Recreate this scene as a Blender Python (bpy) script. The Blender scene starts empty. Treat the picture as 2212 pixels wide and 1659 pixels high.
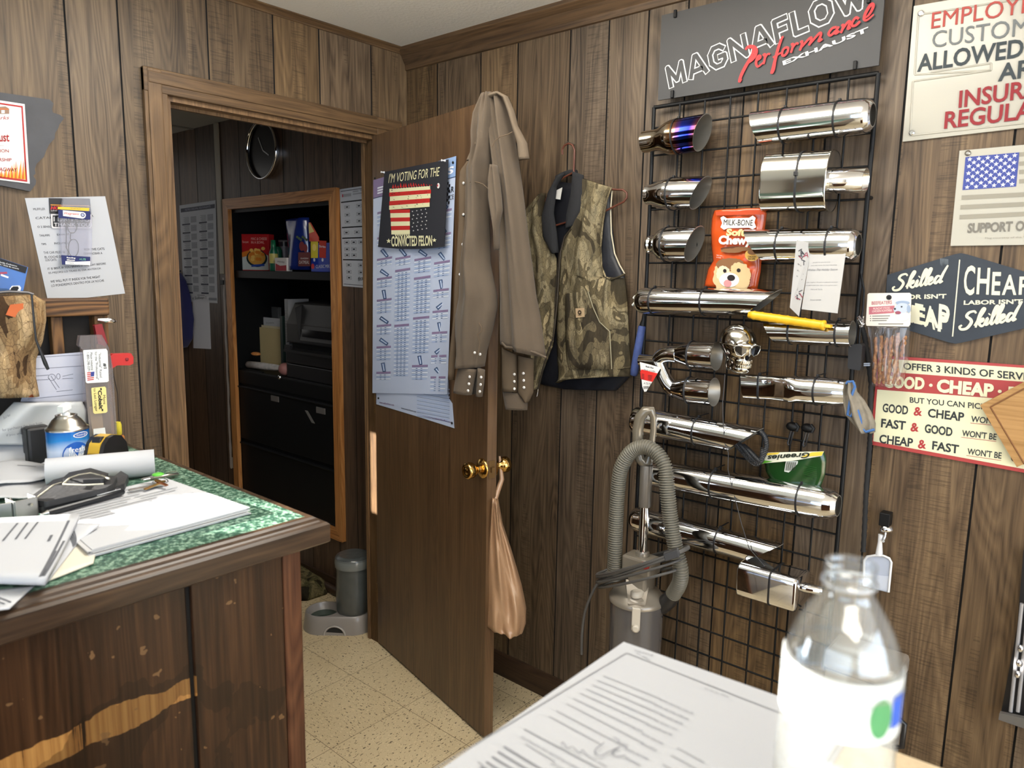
import bpy, math, random
from mathutils import Vector as V, Matrix
random.seed(7)
S = bpy.context.scene
COL = S.collection
W_, H_, F_ = 2212, 1659, 1567.0
# ---------------------------------------------------------------- camera, sky, sun, exposure
CAM = V((-1.92742, -2.21106, 1.505))
_y, _p, _r = math.radians(49.317), math.radians(8.6534), math.radians(-0.9717)
FW = V((math.sin(_y)*math.cos(_p), math.cos(_y)*math.cos(_p), -math.sin(_p)))
_rt = V((math.cos(_y), -math.sin(_y), 0)); _dn = FW.cross(_rt)
RT = _rt*math.cos(_r) + _dn*math.sin(_r); DN = -_rt*math.sin(_r) + _dn*math.cos(_r)
cd = bpy.data.cameras.new('camera'); cam = bpy.data.objects.new('camera', cd); COL.objects.link(cam)
cd.sensor_fit = 'HORIZONTAL'; cd.sensor_width = 36; cd.lens = 36*F_/W_; cd.clip_start = .02
cam.matrix_world = Matrix.Translation(CAM) @ Matrix((RT, -DN, -FW)).transposed().to_4x4()
S.cycles.max_bounces = 14; S.cycles.glossy_bounces = 8; S.cycles.transparent_max_bounces = 24; S.cycles.caustics_reflective = False; S.cycles.caustics_refractive = False
cd.dof.use_dof = True; cd.dof.focus_distance = 2.3; cd.dof.aperture_fstop = 6.0
S.camera = cam
S.view_settings.view_transform = 'Standard'; S.view_settings.look = 'None'
S.view_settings.gamma = 1; S.view_settings.exposure = -0.02; S.view_settings.use_curve_mapping = False
wd = bpy.data.worlds.new('sky'); S.world = wd; wd.use_nodes = True
bg = wd.node_tree.nodes['Background']; bg.inputs[0].default_value = (.62, .78, 1, 1); bg.inputs[1].default_value = 3.0
SUN_H = V((.77, -.64, 0)).normalized(); SUN = (SUN_H + V((0, 0, -.28))).normalized()
sl = bpy.data.lights.new('sun', 'SUN'); sl.energy = 42; sl.angle = .009; sl.color = (1, .95, .86)
so = bpy.data.objects.new('sun', sl); COL.objects.link(so); so.rotation_mode = 'QUATERNION'
so.rotation_quaternion = SUN.to_track_quat('-Z', 'Y')
def area(name, loc, target, sx, sy, power, color):
    l = bpy.data.lights.new(name, 'AREA'); l.shape = 'RECTANGLE'; l.size = sx; l.size_y = sy; l.energy = power; l.color = color
    o = bpy.data.objects.new(name, l); COL.objects.link(o); o.location = loc
    o.rotation_mode = 'QUATERNION'; o.rotation_quaternion = (V(target)-V(loc)).to_track_quat('-Z', 'Y'); return o
# daylight entering through the window behind the photographer and the one left of the counter
area('daylight_rear_window', (-1.9, -4.72, 1.55), (-1.2, 0, 1.3), 3.4, 1.6, 46, (.86, .93, 1))
area('daylight_side_window', (-2.52, -.03, 1.3), (-1.9, -3, .9), .45, .6, 8, (.86, .93, 1))
area('office_fill', (-.7, 2.55, 1.6), (-.3, .3, .9), 1.0, 1.2, 2.2, (1, .97, .92))  # fill light added to brighten the office, no window stands there
# ---------------------------------------------------------------- pixel of the photograph -> point on a real plane of the room
def ray(px, py): return RT*((px-W_/2)/F_) + DN*((py-H_/2)/F_) + FW
class PL:
    """a plane of the place: wall, door leaf, table top; off = distance out of it towards the room"""
    def __init__(s, p, n): s.p = V(p); s.n = V(n).normalized()
    def __call__(s, px, py=None, off=0):
        if py is None: px, py = px
        r = ray(px, py); return CAM + r*(((s.p + s.n*off - CAM).dot(s.n))/r.dot(s.n))
A = PL((0, 0, 0), (0, -1, 0))          # wall with the doorway
B = PL((0, 0, 0), (-1, 0, 0))          # right wall, runs on into the back office
DOOR = PL((-.172, -.004, 0), (-.97698, .2133, 0))
def Z(h): return PL((0, 0, h), (0, 0, 1))
CT = 1.09; K = Z(CT)                   # counter top
def X(x): return PL((x, 0, 0), (-1, 0, 0))
def Yp(y): return PL((0, y, 0), (0, -1, 0))
def AT(px, py, depth): return CAM + ray(px, py)*depth
# ---------------------------------------------------------------- materials
def lin(c):
    f = lambda v: (v/255/12.92 if v/255 <= .04045 else ((v/255+.055)/1.055)**2.4)
    return (f(c[0]), f(c[1]), f(c[2]), 1)
MC = {}
def mat(name, col, rough=.5, metal=0, spec=.5, coat=0, emit=0, bump=0, bscale=200, var=0, vscale=8, sheen=0):
    if name in MC: return MC[name]
    m = bpy.data.materials.new(name); m.use_nodes = True; nt = m.node_tree; b = nt.nodes['Principled BSDF']
    b.inputs['Base Color'].default_value = lin(col); b.inputs['Roughness'].default_value = rough
    b.inputs['Metallic'].default_value = metal; b.inputs['Specular IOR Level'].default_value = spec
    b.inputs['Coat Weight'].default_value = coat; b.inputs['Coat Roughness'].default_value = .08
    b.inputs['Sheen Weight'].default_value = sheen
    if emit: b.inputs['Emission Color'].default_value = lin(col); b.inputs['Emission Strength'].default_value = emit
    if bump or var:
        tc = nt.nodes.new('ShaderNodeTexCoord')
    if bump:
        n = nt.nodes.new('ShaderNodeTexNoise'); n.inputs['Scale'].default_value = bscale; n.inputs['Detail'].default_value = 4
        bu = nt.nodes.new('ShaderNodeBump'); bu.inputs['Strength'].default_value = bump; bu.inputs['Distance'].default_value = .002
        nt.links.new(tc.outputs['Object'], n.inputs['Vector']); nt.links.new(n.outputs['Fac'], bu.inputs['Height']); nt.links.new(bu.outputs[0], b.inputs['Normal'])
    if var:
        n = nt.nodes.new('ShaderNodeTexNoise'); n.inputs['Scale'].default_value = vscale; n.inputs['Detail'].default_value = 6
        h = nt.nodes.new('ShaderNodeHueSaturation'); mr = nt.nodes.new('ShaderNodeMapRange')
        mr.inputs['From Min'].default_value = .3; mr.inputs['From Max'].default_value = .7; mr.inputs['To Min'].default_value = 1-var; mr.inputs['To Max'].default_value = 1+var
        h.inputs['Color'].default_value = lin(col)
        nt.links.new(tc.outputs['Object'], n.inputs['Vector']); nt.links.new(n.outputs['Fac'], mr.inputs['Value']); nt.links.new(mr.outputs[0], h.inputs['Value']); nt.links.new(h.outputs[0], b.inputs['Base Color'])
    MC[name] = m; return m
def ink(r, g, b): return mat('print_%d_%d_%d' % (r, g, b), (r, g, b), .55, spec=.3)
def node(nt, t, **kw):
    n = nt.nodes.new('ShaderNode'+t)
    for k, v in kw.items():
        if k in n.inputs.keys(): n.inputs[k].default_value = v
        else: setattr(n, k, v)
    return n
def ramp(nt, fac, stops, interp='LINEAR'):
    r = nt.nodes.new('ShaderNodeValToRGB'); r.color_ramp.interpolation = interp
    e = r.color_ramp.elements
    while len(e) < len(stops): e.new(.5)
    for i, (p, c) in enumerate(stops): e[i].position = p; e[i].color = lin(c) if len(c) == 3 else c
    nt.links.new(fac, r.inputs[0]); return r.outputs[0]
def mixc(nt, fac, a, b, mode='MIX'):
    m = nt.nodes.new('ShaderNodeMix'); m.data_type = 'RGBA'; m.blend_type = mode
    if isinstance(fac, (int, float)): m.inputs[0].default_value = fac
    else: nt.links.new(fac, m.inputs[0])
    for i, v in ((6, a), (7, b)):
        if isinstance(v, tuple): m.inputs[i].default_value = lin(v) if len(v) == 3 else v
        else: nt.links.new(v, m.inputs[i])
    return m.outputs[2]
def math_(nt, op, a, b=None):
    m = nt.nodes.new('ShaderNodeMath'); m.operation = op
    for i, v in ((0, a), (1, b)):
        if v is None: continue
        if isinstance(v, (int, float)): m.inputs[i].default_value = v
        else: nt.links.new(v, m.inputs[i])
    return m.outputs[0]
def wood(name, dark, mid, light, axis=2, rough=.45, tint=False, saw=0, fine=1.0, coat=0, scrape=None, cath=.6):
    """wood grain along `axis` of object space; tint = per-plank colour attribute"""
    if name in MC: return MC[name]
    m = bpy.data.materials.new(name); m.use_nodes = True; nt = m.node_tree; b = nt.nodes['Principled BSDF']; L = nt.links.new
    tc = node(nt, 'TexCoord'); vec = tc.outputs['Object']
    at = None
    if tint:
        at = node(nt, 'Attribute'); at.attribute_name = 'tint'
        ad = node(nt, 'VectorMath'); ad.operation = 'MULTIPLY_ADD'
        L(at.outputs['Color'], ad.inputs[0]); ad.inputs[1].default_value = (3, 3, 9); L(vec, ad.inputs[2]); vec = ad.outputs[0]
    def mp(k, along):
        s = [k, k, k]; s[axis] = along
        q = node(nt, 'Mapping'); q.inputs['Scale'].default_value = s; L(vec, q.inputs['Vector']); return q.outputs[0]
    n0 = node(nt, 'TexNoise', Scale=1.0, Detail=2.0); L(mp(8, .8), n0.inputs['Vector'])
    rings = math_(nt, 'FRACT', math_(nt, 'MULTIPLY', n0.outputs['Fac'], 26.0))
    rr = math_(nt, 'ABSOLUTE', math_(nt, 'SUBTRACT', rings, .5))
    n1 = node(nt, 'TexNoise', Scale=1.0, Detail=5.0, Roughness=.65); L(mp(120*fine, 3), n1.inputs['Vector'])
    n2 = node(nt, 'TexNoise', Scale=1.0, Detail=3.0); L(mp(22, 1.2), n2.inputs['Vector'])
    v = math_(nt, 'ADD', math_(nt, 'MULTIPLY', rr, cath), math_(nt, 'ADD', math_(nt, 'MULTIPLY', n1.outputs['Fac'], .9), math_(nt, 'MULTIPLY', n2.outputs['Fac'], .6)))
    v = math_(nt, 'MULTIPLY', v, .62)
    col = ramp(nt, v, [(.36, dark), (.53, mid), (.74, light)])
    if tint:
        sx = node(nt, 'SeparateColor'); L(at.outputs['Color'], sx.inputs[0])
        h = node(nt, 'HueSaturation'); L(col, h.inputs['Color'])
        L(math_(nt, 'ADD', math_(nt, 'MULTIPLY', sx.outputs[0], .42), .79), h.inputs['Value'])
        L(math_(nt, 'ADD', math_(nt, 'MULTIPLY', sx.outputs[1], .35), .82), h.inputs['Saturation']); col = h.outputs[0]
    if saw:
        s = [14, 14, 14]; s[axis] = 330
        q = node(nt, 'Mapping'); q.inputs['Scale'].default_value = s; L(vec, q.inputs['Vector'])
        n3 = node(nt, 'TexNoise', Scale=1.0, Detail=2.0); L(q.outputs[0], n3.inputs['Vector'])
        n4 = node(nt, 'TexNoise', Scale=1.0, Detail=1.0); L(mp(11, .7), n4.inputs['Vector'])
        k = math_(nt, 'MULTIPLY', math_(nt, 'GREATER_THAN', n3.outputs['Fac'], .56), math_(nt, 'MULTIPLY', math_(nt, 'GREATER_THAN', n4.outputs['Fac'], .56), saw))
        col = mixc(nt, k, col, tuple(int(c*.55) for c in dark))
    if scrape: col = scrape(nt, tc.outputs['Object'], n1.outputs['Fac'], col)
    L(col, b.inputs['Base Color']); b.inputs['Roughness'].default_value = rough; b.inputs['Coat Weight'].default_value = coat; b.inputs['Coat Roughness'].default_value = .2
    b.inputs['Specular IOR Level'].default_value = .35
    bu = node(nt, 'Bump', Strength=.25, Distance=.002); L(n1.outputs['Fac'], bu.inputs['Height']); L(bu.outputs[0], b.inputs['Normal'])
    MC[name] = m; return m
def clear(name, tint=(235, 240, 245), refl=.10, rough=.05, haze=.06):
    """thin clear plastic"""
    if name in MC: return MC[name]
    m = bpy.data.materials.new(name); m.use_nodes = True; nt = m.node_tree; L = nt.links.new
    out = nt.nodes['Material Output']; b = nt.nodes['Principled BSDF']; b.inputs['Base Color'].default_value = lin(tint); b.inputs['Roughness'].default_value = rough
    b.inputs['Specular IOR Level'].default_value = .8
    t = node(nt, 'BsdfTransparent'); t.inputs[0].default_value = lin(tuple(min(255, c+10) for c in tint)); g = node(nt, 'BsdfGlossy'); g.inputs['Roughness'].default_value = rough
    lw = node(nt, 'LayerWeight'); lw.inputs[0].default_value = .35
    f = math_(nt, 'ADD', math_(nt, 'MULTIPLY', lw.outputs['Facing'], .35), refl)
    m1 = node(nt, 'MixShader'); L(f, m1.inputs[0]); L(t.outputs[0], m1.inputs[1]); L(g.outputs[0], m1.inputs[2])
    m2 = node(nt, 'MixShader'); m2.inputs[0].default_value = haze; L(m1.outputs[0], m2.inputs[1]); L(b.outputs[0], m2.inputs[2])
    L(m2.outputs[0], out.inputs['Surface']); MC[name] = m; return m
def camo(name, cols, scale=14):
    if name in MC: return MC[name]
    m = bpy.data.materials.new(name); m.use_nodes = True; nt = m.node_tree; b = nt.nodes['Principled BSDF']; L = nt.links.new
    tc = node(nt, 'TexCoord'); mp = node(nt, 'Mapping'); mp.inputs['Scale'].default_value = (scale, scale, scale*.45); L(tc.outputs['Object'], mp.inputs['Vector'])
    n = node(nt, 'TexNoise', Scale=1.0, Detail=3.0, Distortion=.8); L(mp.outputs[0], n.inputs['Vector'])
    col = ramp(nt, n.outputs['Fac'], [(.30, cols[0]), (.42, cols[1]), (.50, cols[2]), (.58, cols[3]), (.66, cols[4])], 'CONSTANT')
    mp3 = node(nt, 'Mapping'); mp3.inputs['Scale'].default_value = (scale*6, scale*6, scale*1.2); L(tc.outputs['Object'], mp3.inputs['Vector'])
    n3 = node(nt, 'TexNoise', Scale=1.0, Detail=4.0); L(mp3.outputs[0], n3.inputs['Vector'])
    col = mixc(nt, .35, col, ramp(nt, n3.outputs['Fac'], [(.3, (30, 26, 20)), (.7, (235, 225, 200))]), 'OVERLAY')
    for sc, w in ((1.0, .022), (2.3, .03)):     # branches
        q = node(nt, 'Mapping'); q.inputs['Scale'].default_value = (scale*sc, scale*sc, scale*sc*.5); q.inputs['Rotation'].default_value = (.5*sc, .2, 0); L(tc.outputs['Object'], q.inputs['Vector'])
        v = node(nt, 'TexVoronoi'); v.feature = 'DISTANCE_TO_EDGE'; L(q.outputs[0], v.inputs['Vector'])
        col = mixc(nt, math_(nt, 'MULTIPLY', math_(nt, 'LESS_THAN', v.outputs['Distance'], w), .5), col, cols[5])
    L(col, b.inputs['Base Color']); b.inputs['Roughness'].default_value = .9; b.inputs['Specular IOR Level'].default_value = .1
    MC[name] = m; return m
def speckle(name, stops, scale, rough=.3, detail=8, coat=0):
    if name in MC: return MC[name]
    m = bpy.data.materials.new(name); m.use_nodes = True; nt = m.node_tree; b = nt.nodes['Principled BSDF']; L = nt.links.new
    tc = node(nt, 'TexCoord'); n = node(nt, 'TexNoise', Scale=scale, Detail=float(detail), Roughness=.7); L(tc.outputs['Object'], n.inputs['Vector'])
    L(ramp(nt, n.outputs['Fac'], stops), b.inputs['Base Color']); b.inputs['Roughness'].default_value = rough; b.inputs['Coat Weight'].default_value = coat
    MC[name] = m; return m
# ---------------------------------------------------------------- mesh building
_tc = {}
_stk = 0
def text_geo(s, bold=0, ext=0, shear=0):
    if 'M' in s: bold = 0      # the widened M of this font folds over itself
    k = (s, bold, ext, shear)
    if k not in _tc:
        c = bpy.data.curves.new('t', 'FONT'); c.body = s; c.size = 1; c.offset = bold; c.resolution_u = 3; c.shear = shear; c.extrude = .5 if ext else 0
        o = bpy.data.objects.new('t', c); me = bpy.data.meshes.new_from_object(o)
        vs = [v.co.copy() for v in me.vertices]; fs = [tuple(p.vertices) for p in me.polygons]
        bpy.data.objects.remove(o); bpy.data.curves.remove(c); bpy.data.meshes.remove(me)
        x0 = min(v.x for v in vs); x1 = max(v.x for v in vs); y0 = min(v.y for v in vs); y1 = max(v.y for v in vs)
        vs = [((v.x-x0)/max(1e-6, x1-x0), (v.y-y0)/max(1e-6, y1-y0), v.z+.5) for v in vs]
        _tc[k] = (vs, fs)
    return _tc[k]
class MB:
    def __init__(s): s.v = []; s.f = []; s.m = []; s.sm = []
    def raw(s, vs, fs, m=0, smooth=False):
        k = len(s.v); s.v += [V(v) for v in vs]; s.f += [tuple(i+k for i in f) for f in fs]; s.m += [m]*len(fs); s.sm += [smooth]*len(fs); return s
    def poly(s, pts, m=0): return s.raw(pts, [tuple(range(len(pts)))], m)
    def box(s, lo, hi, m=0):
        (a, b, c), (d, e, f) = lo, hi
        return s.obox((V(lo)+V(hi))/2, V((1, 0, 0))*abs(d-a)/2, V((0, 1, 0))*abs(e-b)/2, V((0, 0, 1))*abs(f-c)/2, m)
    def obox(s, c, a, b, d, m=0):
        c, a, b, d = V(c), V(a), V(b), V(d)
        if a.cross(b).dot(d) < 0: d = -d
        vs = [c+a*i+b*j+d*k for k in (-1, 1) for j in (-1, 1) for i in (-1, 1)]
        return s.raw(vs, [(0, 2, 3, 1), (4, 5, 7, 6), (0, 1, 5, 4), (2, 6, 7, 3), (0, 4, 6, 2), (1, 3, 7, 5)], m)
    def prism(s, pts, ext, m=0, side=None):
        """planar outline pushed out along ext"""
        pts = [V(p) for p in pts]; ext = V(ext); n = len(pts)
        nn = V((0, 0, 0))
        for i in range(n): nn += pts[i].cross(pts[(i+1) % n])
        if nn.dot(ext) < 0: pts.reverse()
        vs = pts + [p+ext for p in pts]
        s.raw(vs, [tuple(range(n-1, -1, -1)), tuple(range(n, 2*n))], m)
        return s.raw(vs, [(i, (i+1) % n, (i+1) % n+n, i+n) for i in range(n)], m if side is None else side)
    def rings(s, rs, m=0, closed=False, cap0=True, cap1=True, smooth=True):
        n = len(rs[0]); vs = [p for r in rs for p in r]; fs = []
        for i in range(len(rs)-(0 if closed else 1)):
            for j in range(n):
                a, b = i*n+j, i*n+(j+1) % n; i2 = (i+1) % len(rs); c, d = i2*n+(j+1) % n, i2*n+j
                fs.append((a, b, c, d))
        s.raw(vs, fs, m, smooth)
        if not closed and cap0: s.raw(rs[0], [tuple(range(n-1, -1, -1))], m)
        if not closed and cap1: s.raw(rs[-1], [tuple(range(n))], m)
        return s
    def tube(s, path, r, n=8, m=0, closed=False, cap=True):
        path = [V(p) for p in path]; N = len(path)
        rs = []; up = None
        for i, p in enumerate(path):
            t = (path[(i+1) % N]-path[i-1]) if closed else (path[min(i+1, N-1)]-path[max(i-1, 0)])
            t = t.normalized() if t.length > 1e-9 else V((0, 0, 1))
            if up is None: up = V((0, 0, 1)) if abs(t.z) < .9 else V((1, 0, 0))
            u = (up - t*up.dot(t)); u = u.normalized() if u.length > 1e-6 else t.orthogonal().normalized(); up = u; w = t.cross(u)
            rr = r[i] if isinstance(r, (list, tuple)) else r
            rs.append([p + (u*math.cos(2*math.pi*j/n) + w*math.sin(2*math.pi*j/n))*rr for j in range(n)])
        return s.rings(rs, m, closed, cap, cap)
    def lathe(s, o, axis, prof, n=24, m=0, up=None, sx=1, sy=1, cap0=True, cap1=True, slash0=0, slash1=0, L=1):
        """profile of (t along axis, radius); slash = how far the end plane leans at the 'up' side"""
        o = V(o); a = V(axis).normalized(); u = V(up) if up else (V((0, 0, 1)) if abs(a.z) < .9 else V((0, 1, 0)))
        u = (u-a*u.dot(a)).normalized(); w = a.cross(u); rs = []
        for i, (t, r) in enumerate(prof):
            ring = []
            for j in range(n):
                c, q = math.cos(2*math.pi*j/n), math.sin(2*math.pi*j/n)
                k = slash0*max(0, 1-t/L*2) + slash1*max(0, t/L*2-1)
                ring.append(o + a*(t+k*c) + (u*c*sx + w*q*sy)*r)
            rs.append(ring)
        return s.rings(rs, m, False, cap0, cap1)
    def ell(s, c, rx, ry, rz, n=16, k=10, m=0, ax=None):
        ax = ax or (V((1, 0, 0)), V((0, 1, 0)), V((0, 0, 1))); c = V(c); rs = []
        for i in range(k+1):
            th = math.pi*i/k; th = min(max(th, .02), math.pi-.02)
            rs.append([c + ax[0]*(rx*math.sin(th)*math.cos(2*math.pi*j/n)) + ax[1]*(ry*math.sin(th)*math.sin(2*math.pi*j/n)) - ax[2]*(rz*math.cos(th)) for j in range(n)])
        return s.rings(rs, m)
    def text(s, t, BL, BR, TL, m=0, bold=0, ext=0, shear=0, off=.0006):
        BL, BR, TL = V(BL), V(BR), V(TL); a = BR-BL; b = TL-BL; n = a.cross(b).normalized()
        vs, fs = text_geo(t, bold, ext, shear)
        return s.raw([BL+a*x+b*y+n*(off+z*ext) for x, y, z in vs], fs, m)
    def bar(s, p, q, th, n, m=0):
        """thin flat printed line from p to q in a plane of normal n"""
        p, q, n = V(p), V(q), V(n); t = (q-p).normalized(); w = n.cross(t).normalized()*th/2
        return s.raw([p-w, q-w, q+w, p+w], [(0, 1, 2, 3)], m)
    def disc(s, c, n, r, k=16, m=0, r2=None, up=None):
        c, n = V(c), V(n).normalized(); u = V(up) if up else (V((0, 0, 1)) if abs(n.z) < .9 else V((1, 0, 0))); u = (u-n*u.dot(n)).normalized(); w = n.cross(u)
        return s.poly([c+u*math.cos(2*math.pi*i/k)*(r2 or r)+w*math.sin(2*math.pi*i/k)*r for i in range(k)], m)
    def star(s, c, n, up, r, m=0):
        c, n, u = V(c), V(n), V(up); w = n.cross(u)
        return s.poly([c+(u*math.cos(math.pi*i/5)+w*math.sin(math.pi*i/5))*(r if i % 2 == 0 else r*.4) for i in range(10)], m)
    def pillow(s, rows, P, off=0, depth=.02, nx=16, ny=4, fold=None, m=0, edge=.004, power=.5):
        """cloth or bag: rows of (left px, right px) on plane P; front bulges, back stays flat"""
        rr = []
        for i in range(len(rows)-1):
            for k in range(ny):
                t = k/ny; (a, b), (c, d) = rows[i], rows[i+1]
                rr.append(((a[0]+(c[0]-a[0])*t, a[1]+(c[1]-a[1])*t), (b[0]+(d[0]-b[0])*t, b[1]+(d[1]-b[1])*t)))
        rr.append(rows[-1]); NY = len(rr); F = []; Bk = []
        for i, (l, r) in enumerate(rr):
            t = i/(NY-1)
            for j in range(nx+1):
                q = j/nx; x = l[0]+(r[0]-l[0])*q; y = l[1]+(r[1]-l[1])*q
                d = depth*max(0, 1-(2*q-1)**2)**power + (fold(q, t) if fold else 0)*min(1, 6*q, 6*(1-q)) + edge
                q0 = P(x, y, off); F.append(q0+P.n*max(d, edge)); Bk.append(q0)
        n = nx+1; fs = []; N = len(F)
        for i in range(NY-1):
            for j in range(nx):
                a = i*n+j; fs.append((a, a+n, a+n+1, a+1)); fs.append((N+a, N+a+1, N+a+n+1, N+a+n))
        for i in range(NY-1):
            a = i*n; fs.append((a, N+a, N+a+n, a+n)); a = i*n+nx; fs.append((a, a+n, N+a+n, N+a))
        for j in range(nx):
            fs.append((j, j+1, N+j+1, N+j)); a = (NY-1)*n+j; fs.append((a, N+a, N+a+1, a+1))
        return s.raw(F+Bk, fs, m, True)
    def stroke(s, pts, w, n, m=0, sub=6, wf=None):
        """brush stroke (script lettering): smooth curve through pts, flat ribbon of width w"""
        pts = [V(p) for p in pts]; n = V(n); q = []
        for i in range(len(pts)-1):
            p0, p1, p2, p3 = pts[max(i-1, 0)], pts[i], pts[i+1], pts[min(i+2, len(pts)-1)]
            for k in range(sub):
                t = k/sub; q.append(.5*((2*p1)+(p2-p0)*t+(2*p0-5*p1+4*p2-p3)*t*t+(3*p1-p0-3*p2+p3)*t**3))
        q.append(pts[-1]); vs = []; global _stk; _stk = (_stk+1) % 12
        for i, p in enumerate(q):
            t = (q[min(i+1, len(q)-1)]-q[max(i-1, 0)]).normalized(); u = n.cross(t).normalized(); p = p+n*(.00003*i+.00009*_stk)
            ww = w*(wf(i/(len(q)-1)) if wf else 1); vs += [p-u*ww/2, p+u*ww/2]
        return s.raw(vs, [(2*i, 2*i+2, 2*i+3, 2*i+1) for i in range(len(q)-1)], m)
    def build(s, name, mats, parent=None, bevel=0, smooth=None, tint=None, sub=0):
        me = bpy.data.meshes.new(name); o = bpy.data.objects.new(name, me); COL.objects.link(o)
        org = V((0, 0, 0))
        if parent is not None: org = V(parent['_o']) ; o.parent = parent; o['_o'] = tuple(org)
        else:
            if s.v:
                org = V((sum(v.x for v in s.v)/len(s.v), sum(v.y for v in s.v)/len(s.v), min(v.z for v in s.v)))
            o.location = org; o['_o'] = tuple(org)
        me.from_pydata([v-org for v in s.v], [], s.f)
        if not isinstance(mats, (list, tuple)): mats = [mats]
        for q in mats: me.materials.append(q)
        for p, i, sm in zip(me.polygons, s.m, s.sm): p.material_index = i; p.use_smooth = sm if smooth is None else smooth
        if tint:
            ca = me.color_attributes.new('tint', 'FLOAT_COLOR', 'CORNER')
            for p in me.polygons:
                for li in p.loop_indices: ca.data[li].color = tint[p.index]
        if bevel:
            md = o.modifiers.new('bevel', 'BEVEL'); md.width = bevel; md.segments = 2; md.limit_method = 'ANGLE'
        if sub:
            md = o.modifiers.new('sub', 'SUBSURF'); md.levels = sub; md.render_levels = sub
        me.update(); return o
def tag(o, label, cat, group=None):
    o['label'] = label; o['category'] = cat
    if group: o['group'] = group
    return o
def thing(name, loc, label, cat, group=None):
    o = bpy.data.objects.new(name, None); COL.objects.link(o); o.location = V(loc); o['_o'] = tuple(V(loc)); o.empty_display_size = .02
    return tag(o, label, cat, group)
def struct(o): o['kind'] = 'structure'; return o
def lerp(a, b, t): return V(a)+(V(b)-V(a))*t
NA, NB, UP = V((0, -1, 0)), V((-1, 0, 0)), V((0, 0, 1))
# ---------------------------------------------------------------- the room
CEIL = 2.333; HCEIL = 2.24
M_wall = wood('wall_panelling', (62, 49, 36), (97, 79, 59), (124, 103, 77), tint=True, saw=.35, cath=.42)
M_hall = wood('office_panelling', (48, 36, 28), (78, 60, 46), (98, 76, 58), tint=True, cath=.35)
M_groove = mat('groove_black', (14, 12, 11), .8)
def planks(name, O, u, n, grooves, u0, u1, z0, z1, holes, m):
    """panelled wall: planks between sunk grooves; holes = (ua,ub,za,zb)"""
    O, u, n = V(O), V(u), V(n); mb = MB(); tints = []
    def rects(a, b):
        zs = [(a, b, z0, z1)]
        for (ha, hb, za, zb) in holes:
            out = []
            for (p, q, r, s) in zs:
                if hb <= p or ha >= q or zb <= r or za >= s: out.append((p, q, r, s)); continue
                if ha > p: out.append((p, ha, r, s))
                if hb < q: out.append((hb, q, r, s))
                i, j = max(p, ha), min(q, hb)
                if za > r: out.append((i, j, r, za))
                if zb < s: out.append((i, j, zb, s))
            zs = out
        return zs
    def quad(a, b, r, s, d, mi, tn):
        vs = [O+u*a+UP*r+n*d, O+u*b+UP*r+n*d, O+u*b+UP*s+n*d, O+u*a+UP*s+n*d]
        f = (0, 1, 2, 3) if u.cross(UP).dot(n) > 0 else (3, 2, 1, 0)
        mb.raw(vs, [f], mi); tints.append(tn)
    g = [u0]+sorted(x for x in grooves if u0 < x < u1)+[u1]
    for i in range(len(g)-1):
        t = (random.random(), random.random(), random.random(), 1)
        a = g[i]+(.0025 if i else 0); b = g[i+1]-(.0025 if i < len(g)-2 else 0)
        for r in rects(a, b): quad(*r, 0, 0, t)
    for r in rects(u0, u1): quad(*r, -.004, 1, (0, 0, 0, 1))
    return struct(mb.build(name, [m, M_groove], tint=tints))
TH = .05                                # thickness of the doorway wall
DX0, DX1, DZ = -.925, -.165, 2.003      # doorway
WIN = (-2.85, -2.25, .91, 1.70)          # window in the doorway wall, left of the frame
SUN_GAP = (-4.4, -3.28, 1.0, 2.22)
gA = [-4.3, -4.1, -3.9, -3.65, -3.43, -3.2, -3.0, -2.8, -2.6, -2.43, -2.2, -2.0, -1.8, -1.58, -1.39, -1.172, -1.04, -.785, -.565, -.391, -.17]
gB = [-4.6, -4.4, -4.2, -4.0, -3.8, -3.6, -3.4, -3.2, -3.0, -2.8, -2.55, -2.36, -2.24, -2.101, -1.965, -1.742, -1.569, -1.35, -1.175, -1.05, -.915, -.772, -.557, -.388, -.169,
      .2, .346, .482, .699, .864, 1.067, 1.253, 1.5, 1.7, 1.9, 2.1, 2.3, 2.5]
BS = V((CAM + ray(1812, 1500)*.457))    # where the water bottle stands
_d = (0-BS.y)/-SUN.y; SUN_GAP = (BS.x-SUN.x*_d/1-.135, BS.x-SUN.x*_d+.060, 1.19-SUN.z*_d, 1.262-SUN.z*_d+.02)  # unseen wall opening added, shaped so the sun strikes only the bottle
planks('wall_back', (0, 0, 0), (1, 0, 0), NA, gA, -4.6, 0, 0, CEIL, [(DX0, DX1, -1, DZ), WIN, SUN_GAP], M_wall)
RC = (.434, 1.401, .274, 1.855)         # recess of the filing cabinet
planks('wall_right', (0, 0, 0), (0, 1, 0), NB, [g for g in gB if g < 0], -4.8, 0, 0, CEIL, [], M_wall)
planks('wall_office_right', (0, 0, 0), (0, 1, 0), NB, [g for g in gB if g > 0], 0, 2.7, 0, HCEIL, [(RC[0]+.03, RC[1]-.03, RC[2]+.03, RC[3]-.03)], M_hall)
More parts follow.
